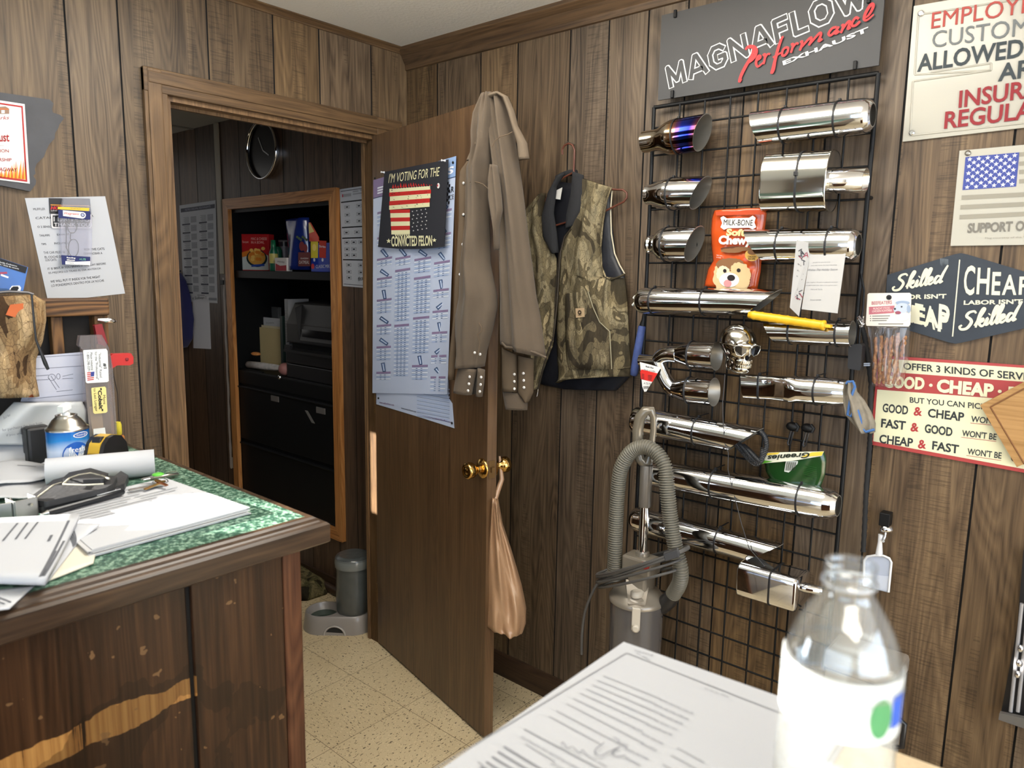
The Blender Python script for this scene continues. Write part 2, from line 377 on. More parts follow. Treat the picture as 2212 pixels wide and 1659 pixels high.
# rear side of the doorway wall, office walls, far walls (plain drywall)
M_dry = mat('painted_drywall', (214, 208, 198), .8, bump=.1)
M_brn = mat('brown_panel_plain', (86, 68, 52), .6, var=.2, vscale=4)
def slab(name, lo, hi, m): return struct(MB().box(lo, hi).build(name, m))
def wallbox(name, lo, hi, holes, ax, m):
    """thick wall with rectangular openings; ax = thin axis"""
    mb = MB(); o = 1-ax
    zs = [(lo[o], hi[o], lo[2], hi[2])]
    for (ha, hb, za, zb) in holes:
        out = []
        for (p, q, r, s) in zs:
            if hb <= p or ha >= q or zb <= r or za >= s: out.append((p, q, r, s)); continue
            if ha > p: out.append((p, ha, r, s))
            if hb < q: out.append((hb, q, r, s))
            i, j = max(p, ha), min(q, hb)
            if za > r: out.append((i, j, r, za))
            if zb < s: out.append((i, j, zb, s))
        zs = out
    for (p, q, r, s) in zs:
        a = [0, 0, r]; b = [0, 0, s]; a[ax] = lo[ax]; b[ax] = hi[ax]; a[o] = p; b[o] = q; mb.box(a, b)
    return struct(mb.build(name, m))
wallbox('wall_back_office_side', (-4.6, .0045, 0), (0, TH, CEIL), [(DX0, DX1, -1, DZ), WIN, SUN_GAP], 1, M_brn)
wallbox('wall_left', (-4.7, -4.8, 0), (-4.6, 0, CEIL), [(-4.2, -.8, .5, 2.2)], 0, M_dry)
wallbox('wall_front', (-4.6, -4.9, 0), (0, -4.8, CEIL), [(-4.2, -.4, .5, 2.25)], 1, M_dry)
# opening added in the unseen office wall, shaped to cast the sun slit on the jamb
_t = (-1.35+.165)/-SUN.x
_ya, _yb = -.012+SUN.y*-_t, .046+SUN.y*-_t
_za, _zb = .55-SUN.z*_t, .88-SUN.z*_t
wallbox('wall_office_left', (-1.362, TH, 0), (-1.35, 2.7, HCEIL), [(_ya, _yb, _za, _zb)], 0, M_brn)
slab('wall_office_end', (-1.45, 2.7, 0), (0, 2.8, HCEIL), M_brn)
slab('ceiling', (-4.7, -4.9, CEIL), (.1, TH, CEIL+.1), None or mat('ceiling_texture', (236, 232, 224), .75, spec=.6, bump=.9, bscale=90))
slab('ceiling_office', (-1.45, TH, HCEIL), (.1, 2.8, HCEIL+.1), mat('ceiling_office_tile', (150, 146, 136), .9))
mb = MB()
for yy in (.5, 1.11, 1.72, 2.33): mb.box((-1.35, yy-.012, HCEIL-.004), (0, yy+.012, HCEIL))
for xx in (-.62, -1.23): mb.box((xx-.012, TH, HCEIL-.004), (xx+.012, 2.7, HCEIL))
struct(mb.build('trim_7', mat('ceiling_grid_strip', (120, 114, 104), .6)))
# outer skin behind the right wall
slab('wall_right_core', (.36, -4.9, 0), (.46, 2.8, CEIL+.1), M_brn)
def floor_mat():
    m = bpy.data.materials.new('vinyl_floor_tile'); m.use_nodes = True; nt = m.node_tree; b = nt.nodes['Principled BSDF']; L = nt.links.new
    g = node(nt, 'NewGeometry'); sp = node(nt, 'SeparateXYZ'); L(g.outputs['Position'], sp.inputs[0])
    def edge(o, off):
        f = math_(nt, 'FRACT', math_(nt, 'DIVIDE', math_(nt, 'SUBTRACT', o, off), .3048))
        return math_(nt, 'LESS_THAN', math_(nt, 'ABSOLUTE', math_(nt, 'SUBTRACT', f, .5)), .4965)
    jn = math_(nt, 'SUBTRACT', 1.0, math_(nt, 'MULTIPLY', edge(sp.outputs[0], -.389), edge(sp.outputs[1], -.1105)))
    def cell(o, off): return math_(nt, 'FLOOR', math_(nt, 'DIVIDE', math_(nt, 'SUBTRACT', o, off), .3048))
    cx, cy = cell(sp.outputs[0], -.389), cell(sp.outputs[1], -.1105)
    cv = node(nt, 'CombineXYZ'); L(cx, cv.inputs[0]); L(cy, cv.inputs[1]); wn = node(nt, 'TexWhiteNoise'); L(cv.outputs[0], wn.inputs['Vector'])
    rot = node(nt, 'VectorRotate'); rot.rotation_type = 'Z_AXIS'; L(g.outputs['Position'], rot.inputs['Vector']); L(math_(nt, 'MULTIPLY', math_(nt, 'ROUND', math_(nt, 'MULTIPLY', wn.outputs['Value'], 3.0)), 1.5708), rot.inputs['Angle'])
    col = ramp(nt, wn.outputs['Value'], [(0, (208, 190, 154)), (1, (216, 199, 164))])
    for s, th, c in (((150, 60, 1), .30, (60, 44, 30)), ((90, 170, 1), .27, (120, 92, 60)), ((210, 90, 1), .30, (232, 214, 178))):
        q = node(nt, 'Mapping'); q.inputs['Scale'].default_value = s; q.inputs['Rotation'].default_value = (0, 0, .5); L(rot.outputs[0], q.inputs['Vector'])
        n = node(nt, 'TexNoise', Scale=1.0, Detail=2.0); L(q.outputs[0], n.inputs['Vector'])
        k = math_(nt, 'LESS_THAN', n.outputs['Fac'], th+.062); col = mixc(nt, math_(nt, 'MULTIPLY', k, .85), col, c)
    n = node(nt, 'TexNoise', Scale=3.0, Detail=5.0); L(g.outputs['Position'], n.inputs['Vector'])
    col = mixc(nt, math_(nt, 'MULTIPLY', n.outputs['Fac'], .5), col, ramp(nt, n.outputs['Fac'], [(.35, (235, 230, 220)), (.7, (178, 160, 132))]), 'MULTIPLY')
    col = mixc(nt, math_(nt, 'MULTIPLY', jn, .75), col, (74, 56, 38)); L(col, b.inputs['Base Color']); b.inputs['Roughness'].default_value = .38; b.inputs['Specular IOR Level'].default_value = .4
    return m
slab('floor', (-4.7, -4.9, -.1), (.1, 2.8, 0), floor_mat())
# trims
M_trim = wood('trim_brown', (58, 43, 30), (86, 66, 46), (104, 80, 55), axis=1, cath=.3)
M_trimx = wood('trim_brown_x', (66, 49, 33), (98, 75, 51), (122, 95, 64), axis=0, cath=.3)
M_casing = wood('door_casing_wood', (66, 50, 34), (98, 75, 51), (122, 95, 66), axis=2, cath=.5)
mb = MB()
prof = [(0, -.075), (-.008, -.073), (-.010, -.055), (-.022, -.035), (-.026, -.028), (-.042, -.012), (-.045, 0), (0, 0)]
def extr(mb, prof, axis, a, b):
    ra = []; rb = []
    for (d, z) in prof:
        if axis == 'y': ra.append(V((d, a, CEIL+z))); rb.append(V((d, b, CEIL+z)))
        else: ra.append(V((a, d, CEIL+z))); rb.append(V((b, d, CEIL+z)))
    n = len(prof); mb.raw(ra+rb, [(i, (i+1) % n, n+(i+1) % n, n+i) for i in range(n)]+[tuple(range(n)), tuple(range(2*n-1, n-1, -1))])
extr(mb, [(d, z*1.0) for d, z in prof], 'y', -4.8, 0); struct(mb.build('trim_1', M_trim))
mb = MB(); extr(mb, [(d*.5, z*.28) for d, z in prof], 'x', -4.6, 0); struct(mb.build('trim_2', M_trimx))
struct(MB().prism([(0, -4.8, 0), (-.012, -4.8, 0), (-.012, -4.8, .075), (-.004, -4.8, .09), (0, -4.8, .09)], (0, 4.79, 0)).build('baseboard_right', wood('baseboard_dark', (40, 29, 21), (58, 43, 31), (70, 52, 38), axis=1)))
struct(MB().tube([(-.016, .12, .02), (-.016, 2.68, .02)], .022, 12).box((-.012, .12, 0), (-.0005, 2.68, .075)).build('baseboard_office', MC['baseboard_dark']))
# door casing: two uprights, head, jamb lining with stops
def casing_v(mb, xa, xb, za, zb):
    mb.box((xa, -.017, za), (xb, -.0008, zb)); w = xb-xa
    mb.box((xa+w*.15, -.021, za), (xb-w*.25, -.017, zb))
cs = struct(MB().build('trim_3', M_casing)); cs['_o'] = (0, 0, 0)
mb = MB(); casing_v(mb, DX0-.062, DX0+.004, 0, DZ+.06); struct(mb.build('trim_4', M_casing, bevel=.003))
mb = MB(); casing_v(mb, DX1-.004, DX1+.06, 0, DZ+.06); struct(mb.build('trim_5', M_casing, bevel=.003))
mb = MB(); mb.box((DX0-.062, -.019, DZ-.004), (DX1+.125, -.0008, DZ+.062)); mb.box((DX0-.05, -.023, DZ+.02), (DX1+.112, -.019, DZ+.052)); struct(mb.build('trim_6', M_trimx, bevel=.003))
bpy.data.objects.remove(cs)
mb = MB()
mb.box((DX0, -.001, 0), (DX0+.018, TH+.004, DZ)); mb.box((DX1-.0, -.001, 0), (DX1+.018, TH+.004, DZ)); mb.box((DX0+.018, -.001, DZ-.018), (DX1, TH+.004, DZ))
mb.box((DX0+.018, .036, 0), (DX0+.026, .05, DZ-.018)); mb.box((DX0+.026, .036, DZ-.028), (DX1, .05, DZ-.018))
struct(mb.build('trim_3', wood('jamb_wood', (84, 62, 42), (112, 85, 58), (134, 104, 72), axis=2)))
mb = MB(); mb.box((DX0-.05, TH, 0), (DX0+.005, TH+.015, DZ+.05)); mb.box((DX1-.005, TH, 0), (DX1+.05, TH+.015, DZ+.05)); struct(mb.build('trim_8', M_casing))
# windows out of the frame: glazed frames in their openings
def win(name, fixed, r, y0, y1, m, w=.035):
    a, b, c, d = r; mb = MB()
    for lo, hi in (((a, c), (b, c+w)), ((a, d-w), (b, d)), ((a, c+w), (a+w, d-w)), ((b-w, c+w), (b, d-w))):
        if fixed == 'y': mb.box((lo[0], y0, lo[1]), (hi[0], y1, hi[1]))
        else: mb.box((y0, lo[0], lo[1]), (y1, hi[0], hi[1]))
    return struct(mb.build(name, m))
struct(MB().prism([(-2.22, .018, 1.452), (-2.69, .018, 1.63), (-2.86, .018, 1.63), (-2.86, .018, 1.71), (-2.22, .018, 1.71)], (0, .002, 0)).build('sun_blocker', mat('sun_blocker_cloth', (190, 184, 170), .8)))  # unseen cloth piece added to keep window sun off the right wall
M_alu = mat('window_frame_paint', (190, 190, 186), .4)
win('window_1', 'y', WIN, .01, .04, M_alu); win('sun_gap_frame', 'y', SUN_GAP, .01, .04, M_alu, .006)  # the second frames the opening added to put sun on the bottle
win('window_3', 'x', (-4.2, -.8, .5, 2.2), -4.67, -4.63, M_alu); win('window_4', 'y', (-4.2, -.4, .5, 2.25), -4.87, -4.83, M_alu)
# ceiling lamps (fluorescent wraparounds just above the frame)
def lamp(cx, cy, label, sx=.30, sy=.62, e=11):
    t = thing('ceiling_light', (cx, cy, CEIL-.06), label, 'light', 'ceiling lights')
    MB().box((cx-sx*.5, cy-sy, CEIL-.03), (cx+sx*.5, cy+sy, CEIL)).build('housing', mat('lamp_housing', (225, 225, 220), .4), t)
    MB().prism([(cx-sx, cy-sy+.01, CEIL-.031), (cx-sx*.95, cy-sy+.01, CEIL-.10), (cx+sx*.95, cy-sy+.01, CEIL-.10), (cx+sx, cy-sy+.01, CEIL-.031)], (0, 2*sy-.02, 0)).build('diffuser', mat('lamp_diffuser', (255, 250, 240), .5, emit=e), t)
lamp(-.91, -1.19, 'white ceiling light fixture over the exhaust display, just above the view')
lamp(-2.6, -2.9, 'white ceiling light fixture behind the photographer')
# ================================================================ service counter and what lies on it
CX, CY = -1.255, -1.172                 # outer corner of the green laminate
def lam():
    return speckle('green_laminate', [(.30, (14, 34, 28)), (.44, (36, 70, 56)), (.52, (74, 110, 92)), (.60, (150, 178, 158)), (.68, (34, 64, 52))], 130, rough=.35)
def scrape(nt, P, nz, col):
    sp = node(nt, 'SeparateXYZ'); nt.links.new(P, sp.inputs[0])
    n = node(nt, 'TexNoise', Scale=14.0, Detail=5.0); nt.links.new(P, n.inputs['Vector'])
    x, z = sp.outputs[0], sp.outputs[2]
    d = math_(nt, 'ABSOLUTE', math_(nt, 'SUBTRACT', z, math_(nt, 'ADD', math_(nt, 'MULTIPLY', x, .03), SCR)))
    k = math_(nt, 'LESS_THAN', math_(nt, 'ADD', d, math_(nt, 'MULTIPLY', math_(nt, 'SUBTRACT', n.outputs['Fac'], .5), .05)), .019)
    k = math_(nt, 'MULTIPLY', math_(nt, 'MULTIPLY', k, math_(nt, 'GREATER_THAN', nz, .36)), math_(nt, 'LESS_THAN', x, SCX))
    col = mixc(nt, math_(nt, 'MULTIPLY', k, .9), col, ramp(nt, nz, [(.3, (150, 100, 52)), (.7, (214, 164, 98))]))
    n2 = node(nt, 'TexNoise', Scale=34.0, Detail=2.0); nt.links.new(P, n2.inputs['Vector'])
    k2 = math_(nt, 'MULTIPLY', math_(nt, 'GREATER_THAN', n2.outputs['Fac'], .70), .6)
    col = mixc(nt, k2, col, (150, 116, 80))
    n3 = node(nt, 'TexNoise', Scale=5.0, Detail=4.0); nt.links.new(P, n3.inputs['Vector'])
    return mixc(nt, math_(nt, 'MULTIPLY', math_(nt, 'GREATER_THAN', n3.outputs['Fac'], .60), .45), col, (26, 18, 13))
t = thing('service_counter', (-1.5, -.6, 0), 'tall wooden counter with green laminate top and scraped panelled front, at left', 'counter')
MB().box((-3.3, CY, CT-.02), (CX, -.001, CT)).build('laminate_top', lam(), t)
M_mould = wood('moulding_wood', (40, 30, 22), (66, 50, 37), (96, 74, 54), axis=0, rough=.35, coat=.25, cath=.3)
mprof = [(0, 0), (.010, 0), (.014, -.003), (.016, -.007), (.019, -.009), (.026, -.010), (.030, -.014), (.030, -.044), (.026, -.047), (0, -.047)]
mb = MB()
ra = [V((-3.3, CY-d, CT+z)) for d, z in mprof]; rb = [V((CX+d, CY-d, CT+z)) for d, z in mprof]; rc = [V((CX+d, -.001, CT+z)) for d, z in mprof]
n = len(mprof); mb.raw(ra+rb+rc, [(i, n+i, n+(i+1) % n, (i+1) % n) for i in range(n)]+[(n+i, 2*n+i, 2*n+(i+1) % n, n+(i+1) % n) for i in range(n)]+[tuple(range(n-1, -1, -1)), tuple(range(2*n, 3*n))])
mb.build('edge_moulding', M_mould, t)
PY = CY+.035; px_ = Yp(PY)(650, 1300).x; gx = Yp(PY)(413, 1400).x
SCX = gx+.006+1.5
SCR = Yp(PY)(415, 1485).z - .03*(gx+1.5)
M_cfront = wood('counter_front_worn', (36, 23, 15), (62, 41, 27), (88, 61, 40), axis=2, rough=.32, coat=.15, scrape=scrape, fine=1.3, cath=.35)
M_cpost = wood('counter_post', (62, 36, 24), (92, 58, 40), (116, 78, 54), axis=2, rough=.4)
MB().box((-3.3, PY, .02), (gx-.004, PY+.015, CT-.02)).build('front_panel', M_cfront, t, bevel=.002)
MB().box((gx+.004, PY, .02), (px_-.034, PY+.015, CT-.02)).build('front_panel', M_cfront, t, bevel=.002)
MB().box((gx-.004, PY+.006, .02), (gx+.004, PY+.015, CT-.02)).build('panel_groove', M_groove, t)
MB().box((px_-.034, PY-.004, 0), (px_, PY+.02, CT-.02)).build('corner_post', M_cpost, t, bevel=.003)
MB().box((px_-.02, PY+.02, 0), (px_-.004, -.002, CT-.02)).build('side_panel', M_cfront, t)
PAPER = mat('paper_white', (184, 186, 191), .7); PAPER2 = mat('paper_cream', (206, 200, 184), .7); M_edge = mat('paper_edges', (186, 186, 188), .8)
GREY = ink(96, 98, 104); BLK = ink(24, 24, 26); WHT = ink(236, 236, 232)
def sheet(mb, pts, th, m=0, side=None): mb.prism(pts, UP*th, m, side); return mb
def stack(name, pts, th, label, cat, group=None, lines=None, m=None):
    t = thing(name, sum((V(p) for p in pts), V())/len(pts), label, cat, group)
    MB().prism(pts, UP*th).build('paper_stack', m or PAPER, t, bevel=.0015)
    if lines: lines.build('print', [GREY, BLK], t)
    return t
def on(P, *pp): return [P(*q) for q in pp]
# loose documents of the big stack
P1 = on(K, (355, 1046), (538, 1112), (196, 1206), (88, 1110))
ln = MB(); q = [p+UP*.0135 for p in P1]
for i in range(11):
    v = .08+.05*i
    for (u0, u1) in ((.08, .55), (.58, .93)) if i % 3 else ((.08, .8),):
        a = lerp(lerp(q[3], q[2], v), lerp(q[0], q[1], v), u0+.02*(i % 2)); b = lerp(lerp(q[3], q[2], v), lerp(q[0], q[1], v), u1-.05*(i % 4)); ln.bar(a, b, .0022, UP)
t = thing('document_stack', P1[0], 'wide stack of white letter sheets half in sun at the green counter end', 'papers')
mb = MB(); th = .012
for i in range(9):      # sheets not quite square to one another
    j = V((random.uniform(-.004, .004), random.uniform(-.004, .004), 0)); mb.prism([p+j+UP*(i*th/9) for p in P1], UP*(th/9-.0002), i % 2)
mb.build('paper_stack', [PAPER, M_edge], t); ln.build('print', [GREY], t)
def curl(name, quad, hf, label, cat, lines=None, th=.003, nx=8, ny=10, m=None, txt=None):
    """a sheet lying on the counter with a curl: quad = far-left, far-right, near-right, near-left; hf(u,v) height"""
    t = thing(name, sum((V(p) for p in quad), V())/4, label, cat)
    fl, fr, nr, nl = quad; P = lambda u, v, o=0: lerp(lerp(fl, fr, u), lerp(nl, nr, u), v)+UP*(hf(u, v)+o)
    mb = MB(); vs = [P(i/nx, j/ny, th) for j in range(ny+1) for i in range(nx+1)]+[P(i/nx, j/ny) for j in range(ny+1) for i in range(nx+1)]
    N = (nx+1)*(ny+1); n = nx+1; fs = []
    for j in range(ny):
        for i in range(nx): a = j*n+i; fs += [(a, a+n, a+n+1, a+1), (N+a, N+a+1, N+a+n+1, N+a+n)]
    for j in range(ny): a = j*n; fs += [(a, N+a, N+a+n, a+n)]; a = j*n+nx; fs += [(a, a+n, N+a+n, N+a)]
    for i in range(nx): fs += [(i, i+1, N+i+1, N+i)]; a = ny*n+i; fs += [(a, N+a, N+a+1, a+1)]
    mb.raw(vs, fs, 0, True); mb.build('sheet', m or PAPER, t, smooth=True)
    if lines:
        lb = MB()
        for (u0, v0, u1, v1, w) in lines:
            k = 6; pts = [P(u0+(u1-u0)*i/k, v0+(v1-v0)*i/k, th+.0007) for i in range(k+1)]
            for a, b in zip(pts, pts[1:]): lb.bar(a, b, w, UP)
        lb.build('print', [GREY], t)
    return t
# fan of mail near the front edge
curl('mail_envelope', on(Z(CT+.002), (60, 1148), (215, 1158), (202, 1218), (90, 1262)), lambda u, v: .0+.008*(1-u)*(1-v), 'cream envelope fanned out under the folded form by the counter edge', 'envelope', th=.002, m=PAPER2)
curl('mail_sheet', on(Z(CT+.006), (40, 1145), (217, 1150), (168, 1175), (100, 1262)), lambda u, v: .012*(1-v), 'white printed sheet between folded form and cream envelope on counter', 'papers', lines=[(.55+.04*i, .15, .8+.02*i, .9, .002) for i in range(4)], th=.002)
curl('printed_sheet', on(K, (-60, 1285), (75, 1268), (20, 1318), (-80, 1330)), lambda u, v: .001, 'white sheet with blue seal sticking out beneath the folded form, lowest left', 'papers', lines=[(.5, .4, .9, .75, .0025), (.45, .5, .8, .8, .002)], th=.0015)
curl('folded_form', on(Z(CT+.012), (-50, 1150), (173, 1137), (98, 1268), (-70, 1262)), lambda u, v: .010*max(0, 1-v*1.2)**1.5+.002, 'folded white form with grey ruled lines, topmost by the front counter edge', 'papers',
     lines=[(.93, .12, .93, .98, .0035), (.985, .45, .975, .97, .003), (.955, .6, .953, .97, .002), (.62, .12, .55, .4, .0028), (.52, .12, .45, .4, .0028), (.42, .12, .32, .42, .0028), (.82, .35, .815, .45, .004)], th=.009)
# sunlit sheets behind the wallet, and the grey bag
curl('sunlit_sheet', on(Z(CT+.004), (-60, 1016), (112, 1012), (132, 1034), (-60, 1078)), lambda u, v: .006+.012*math.sin(3*u+v)**2, 'blank white sheet glaring in the sun behind the black wallet', 'papers', lines=[(.55, .3, .78, .25, .003)], th=.002)
curl('shaded_sheet', on(Z(CT+.003), (-60, 990), (85, 984), (116, 1003), (-60, 1012)), lambda u, v: .045*(1-v)**1.3+.004*math.sin(4*u)**2, 'curled blank white sheet in shade in front of the spray can', 'papers', th=.002)
curl('curled_page', on(Z(CT+.002), (-50, 1063), (120, 1032), (70, 1072), (-50, 1098)), lambda u, v: .004+.006*math.sin(5*u), 'grey shaded page edge under the sunlit sheet, left of the wallet', 'papers', th=.002)
# white paper roll
a, b = Z(CT+.027)(100, 1020), Z(CT+.027)(334, 999); ax = (b-a).normalized(); Lr = (b-a).length
mb = MB(); mb.lathe(a, ax, [(0, .026), (Lr, .0265), (Lr, .0245), (.004, .0245)], 28, cap0=False, cap1=False)
for k in range(3): mb.lathe(a, ax, [(.004, .022-.003*k), (Lr-.001, .0225-.003*k), (Lr-.001, .0218-.003*k), (.004, .0214-.003*k)], 24, cap0=False, cap1=False)
tag(mb.build('paper_roll', PAPER), 'white rolled paper tube lying in front of spray can and tape measure', 'paper roll')
# aerosol can
_rp = Z(CT+.027)(148, 1017); _by = _rp.y+.085; base = V((Yp(_by)(150, 990).x, _by, CT)); sc = (Yp(base.y)(196, 950)-Yp(base.y)(102, 950)).length/2*.96
ztop = Yp(base.y)(150, 926).z-CT; zd = Yp(base.y)(150, 898).z-CT; zn = Yp(base.y)(150, 872).z-CT
t = thing('spray_can', base, 'blue and white fresh linen air freshener can with open nozzle', 'spray can')
def canmat():
    m = bpy.data.materials.new('can_print'); m.use_nodes = True; nt = m.node_tree; b = nt.nodes['Principled BSDF']
    tc = node(nt, 'TexCoord'); sp = node(nt, 'SeparateXYZ'); nt.links.new(tc.outputs['Object'], sp.inputs[0])
    n = node(nt, 'TexNoise', Scale=9.0, Detail=1.0); nt.links.new(tc.outputs['Object'], n.inputs['Vector'])
    v = math_(nt, 'ADD', math_(nt, 'DIVIDE', sp.outputs[2], ztop), math_(nt, 'MULTIPLY', math_(nt, 'SUBTRACT', n.outputs['Fac'], .5), .35))
    nt.links.new(ramp(nt, v, [(0, (120, 150, 205)), (.35, (176, 196, 228)), (.55, (206, 218, 238)), (.78, (44, 132, 206)), (.97, (20, 96, 180))]), b.inputs['Base Color']); b.inputs['Roughness'].default_value = .25; b.inputs['Metallic'].default_value = .25
    return m
MB().lathe(base, UP, [(0, sc*.95), (.004, sc), (ztop, sc)], 32, cap1=False).build('can_body', canmat(), t)
M_steel = mat('tin_steel', (176, 172, 164), .28, 1); M_chrome = mat('chrome', (236, 238, 242), .05, 1)
MB().lathe(base+UP*ztop, UP, [(0, sc*1.02), (.004, sc*1.02), (.005, sc*.92), ((zd-ztop)*.35, sc*.86), ((zd-ztop)*.75, sc*.68), (zd-ztop, sc*.50), (zd-ztop+.003, sc*.52), (zd-ztop+.003, sc*.42), (zd-ztop-.002, sc*.38)], 32).build('can_dome', M_steel, t)
nz = MB(); nz.lathe(base+UP*(zd-.002), UP, [(0, .007), (.008, .007), (.010, .005), (zn-zd-.008, .005)], 14)
nz.obox(base+UP*(zn-.006)+V((-.003, -.003, 0)), (.009, .004, .003), (-.003, .006, 0), (0, 0, .006)); nz.build('nozzle', mat('nozzle_white', (232, 230, 224), .5), t)
def oncyl(c, r, toward, mbs, items):
    """bend flat artwork (x = arc metres right, z) round a can"""
    pass
def cyl_text(mb, s, c, r, ang0, x0, x1, z0, z1, m, bold=0):
    vs, fs = text_geo(s, bold); q = []
    for x, y, z in vs:
        th = ang0 + (x0+(x1-x0)*x)/r; q.append(V((c.x+math.cos(th)*(r+.0006), c.y+math.sin(th)*(r+.0006), z0+(z1-z0)*y)))
    mb.raw(q, fs, m)
def cyl_ell(mb, c, r, ang0, xc, zc, rx, rz, m, d=.0003, k=28):
    q = []
    for i in range(k):
        th = ang0+(xc+rx*math.cos(2*math.pi*i/k))/r; q.append(V((c.x+math.cos(th)*(r+d), c.y+math.sin(th)*(r+d), zc+rz*math.sin(2*math.pi*i/k))))
    mid = V((c.x+math.cos(ang0+xc/r)*(r+d), c.y+math.sin(ang0+xc/r)*(r+d), zc))
    mb.raw([mid]+q, [(0, 1+i, 1+(i+1) % k) for i in range(k)], m)
a0 = math.atan2(CAM.y-base.y, CAM.x-base.x); mb = MB(); zz = lambda py: Yp(base.y-sc)(150, py).z
cyl_ell(mb, base, sc, a0, .012*sc/.033, zz(985), .022*sc/.033, zz(957)-zz(985), 0, d=.0004)
cyl_ell(mb, base, sc, a0, .022*sc/.033, zz(943), .014*sc/.033, (zz(938)-zz(948))*.6, 1, d=.0004); cyl_ell(mb, base, sc, a0, .022*sc/.033, zz(943), .012*sc/.033, (zz(938)-zz(948))*.45, 0, d=.0006)
cyl_text(mb, 'Homebright', base, sc+.0006, a0, .013*sc/.033, .031*sc/.033, zz(946), zz(940), 1)
cyl_text(mb, 'fresh', base, sc+.0004, a0, .0, .026*sc/.033, zz(979), zz(967), 1); cyl_text(mb, 'linen', base, sc+.0004, a0, .0, .026*sc/.033, zz(991), zz(980), 1)
mb.build('can_label', [ink(28, 84, 168), WHT], t)
# tape measure
tb = K(233, 1016); u = V((.55, -.83, 0)).normalized(); w = V((.83, .55, 0))
t = thing('tape_measure', V((tb.x, tb.y, CT)), 'yellow and black tape measure with red sides beside the spray can', 'tape measure')
hT = Yp(tb.y)(215, 940).z-CT
def tprof(h, L): return [V((math.cos(a)*L*.5, 0, h*.5+math.sin(a)*h*.5)) for a in []]
oc = []; Lm = .040
for (x, z) in ((-1, 0), (1, 0), (1, .55), (.8, .82), (.4, .97), (0, 1), (-.5, .93), (-.88, .7), (-1, .4)): oc.append(V((tb.x, tb.y, CT))+(-w)*(x*Lm)+UP*(z*hT))
MB().prism([p-u*.021 for p in oc], u*.042).build('case', mat('tape_black', (30, 29, 30), .4), t, bevel=.006)
oc2 = [lerp(V((tb.x, tb.y, CT+hT*.5)), p, 1.03) for p in oc]
MB().prism([p-u*.012 for p in oc2[2:8]]+[V((tb.x, tb.y, CT+hT*.6))-u*.012], u*.024).build('yellow_top', mat('tape_yellow', (196, 158, 44), .35, coat=.3), t, bevel=.004)
mb = MB(); mb.obox(oc2[0]+UP*(hT*.28)-w*.002+u*0, u*.019, UP*(hT*.2), w*.004); mb.build('red_grip', mat('tape_red', (196, 52, 48), .5), t, bevel=.002)
MB().obox(V((tb.x, tb.y, CT+hT*.86))-w*.024, u*.010, UP*.010+w*.004, w*.006).build('lock_button', mat('tape_black', (30, 29, 30), .4), t, bevel=.002)
# black leather wallet, thick and worn
wq = [(K(62, 1092)), (K(118, 1040)), (K(160, 1030)), (K(275, 1048)), (K(250, 1075)), (K(125, 1100))]
M_lea = mat('wallet_leather', (42, 42, 44), .55, bump=.5, bscale=120, var=.25, vscale=30); M_tape = mat('pale_edge', (150, 146, 132), .7, var=.3, vscale=60)  # pale colour for the thin tubes along the wallet edges
t = thing('wallet', K(160, 1070), 'worn bulky black leather wallet on the papers behind the black pen', 'wallet')
def slabw(pts, z0, th, m, nm, bev=.004):
    mb = MB(); P = Z(CT+z0); mb.prism([P(*p) for p in pts], UP*th); o = mb.build(nm, m, t, bevel=bev); return o
slabw([(60, 1106), (66, 1088), (112, 1054), (160, 1040), (262, 1046), (256, 1064), (240, 1076), (90, 1110)], .0135, .011, M_lea, 'wallet_body')
slabw([(68, 1092), (74, 1080), (116, 1048), (166, 1034), (254, 1040), (246, 1056), (228, 1066), (100, 1096)], .0250, .010, M_lea, 'wallet_body')
slabw([(134, 1046), (150, 1032), (196, 1022), (236, 1034), (224, 1046), (180, 1048)], .0355, .010, M_lea, 'wallet_flap', .005)
slabw([(240, 1048), (262, 1030), (278, 1040), (270, 1058), (250, 1066)], .0135, .012, M_lea, 'wallet_strap', .003)
tb_ = MB(); zt_ = lambda h, *q: [Z(CT+h)(*p) for p in q]
tb_.tube(zt_(.0455, (136, 1046), (150, 1033), (170, 1026), (196, 1022), (220, 1028), (236, 1034)), .0018, 6).build('pale_edging', M_tape, t)
MB().tube(zt_(.0455, (136, 1046), (180, 1048), (224, 1046)), .0016, 6).build('pale_edging', M_tape, t)
MB().tube(zt_(.034, (68, 1092), (74, 1080), (116, 1048), (140, 1041)), .0020, 6).build('pale_edging', M_tape, t); MB().tube(zt_(.024, (62, 1104), (66, 1089), (80, 1078)), .0022, 6).build('pale_edging', M_tape, t)
# pens
def pen(p0, p1, r, body, clip, label, tip=True):
    a, b = V(p0), V(p1); d = (b-a); L = d.length; d.normalize()
    t = thing('ballpoint_pen', a, label, 'pen')
    MB().lathe(a, d, [(.012, r*.9), (.02, r), (L*.62, r), (L*.63, r*1.05), (L*.98, r*.95), (L, r*.6)], 12).build('barrel', body, t)
    MB().lathe(a, d, [(0, .0006), (.003, .0012), (.012, r*.9)], 12).build('pen_tip', clip, t)
    u = d.cross(UP).normalized().cross(d); MB().obox(a+d*(L*.8)+u*(r+.0015), d*(L*.15), d.cross(u)*.002, u*.0008).build('clip', clip, t)
pen(Z(CT+.019)(86, 1112), Z(CT+.019)(268, 1062), .0055, mat('pen_black', (26, 28, 32), .25), M_chrome, 'black ballpoint pen lying in front of the black wallet')
pen(Z(CT+.012)(310, 1037), Z(CT+.006)(385, 1024), .0042, M_steel, M_chrome, 'silver pen beside the keys at the counter end')
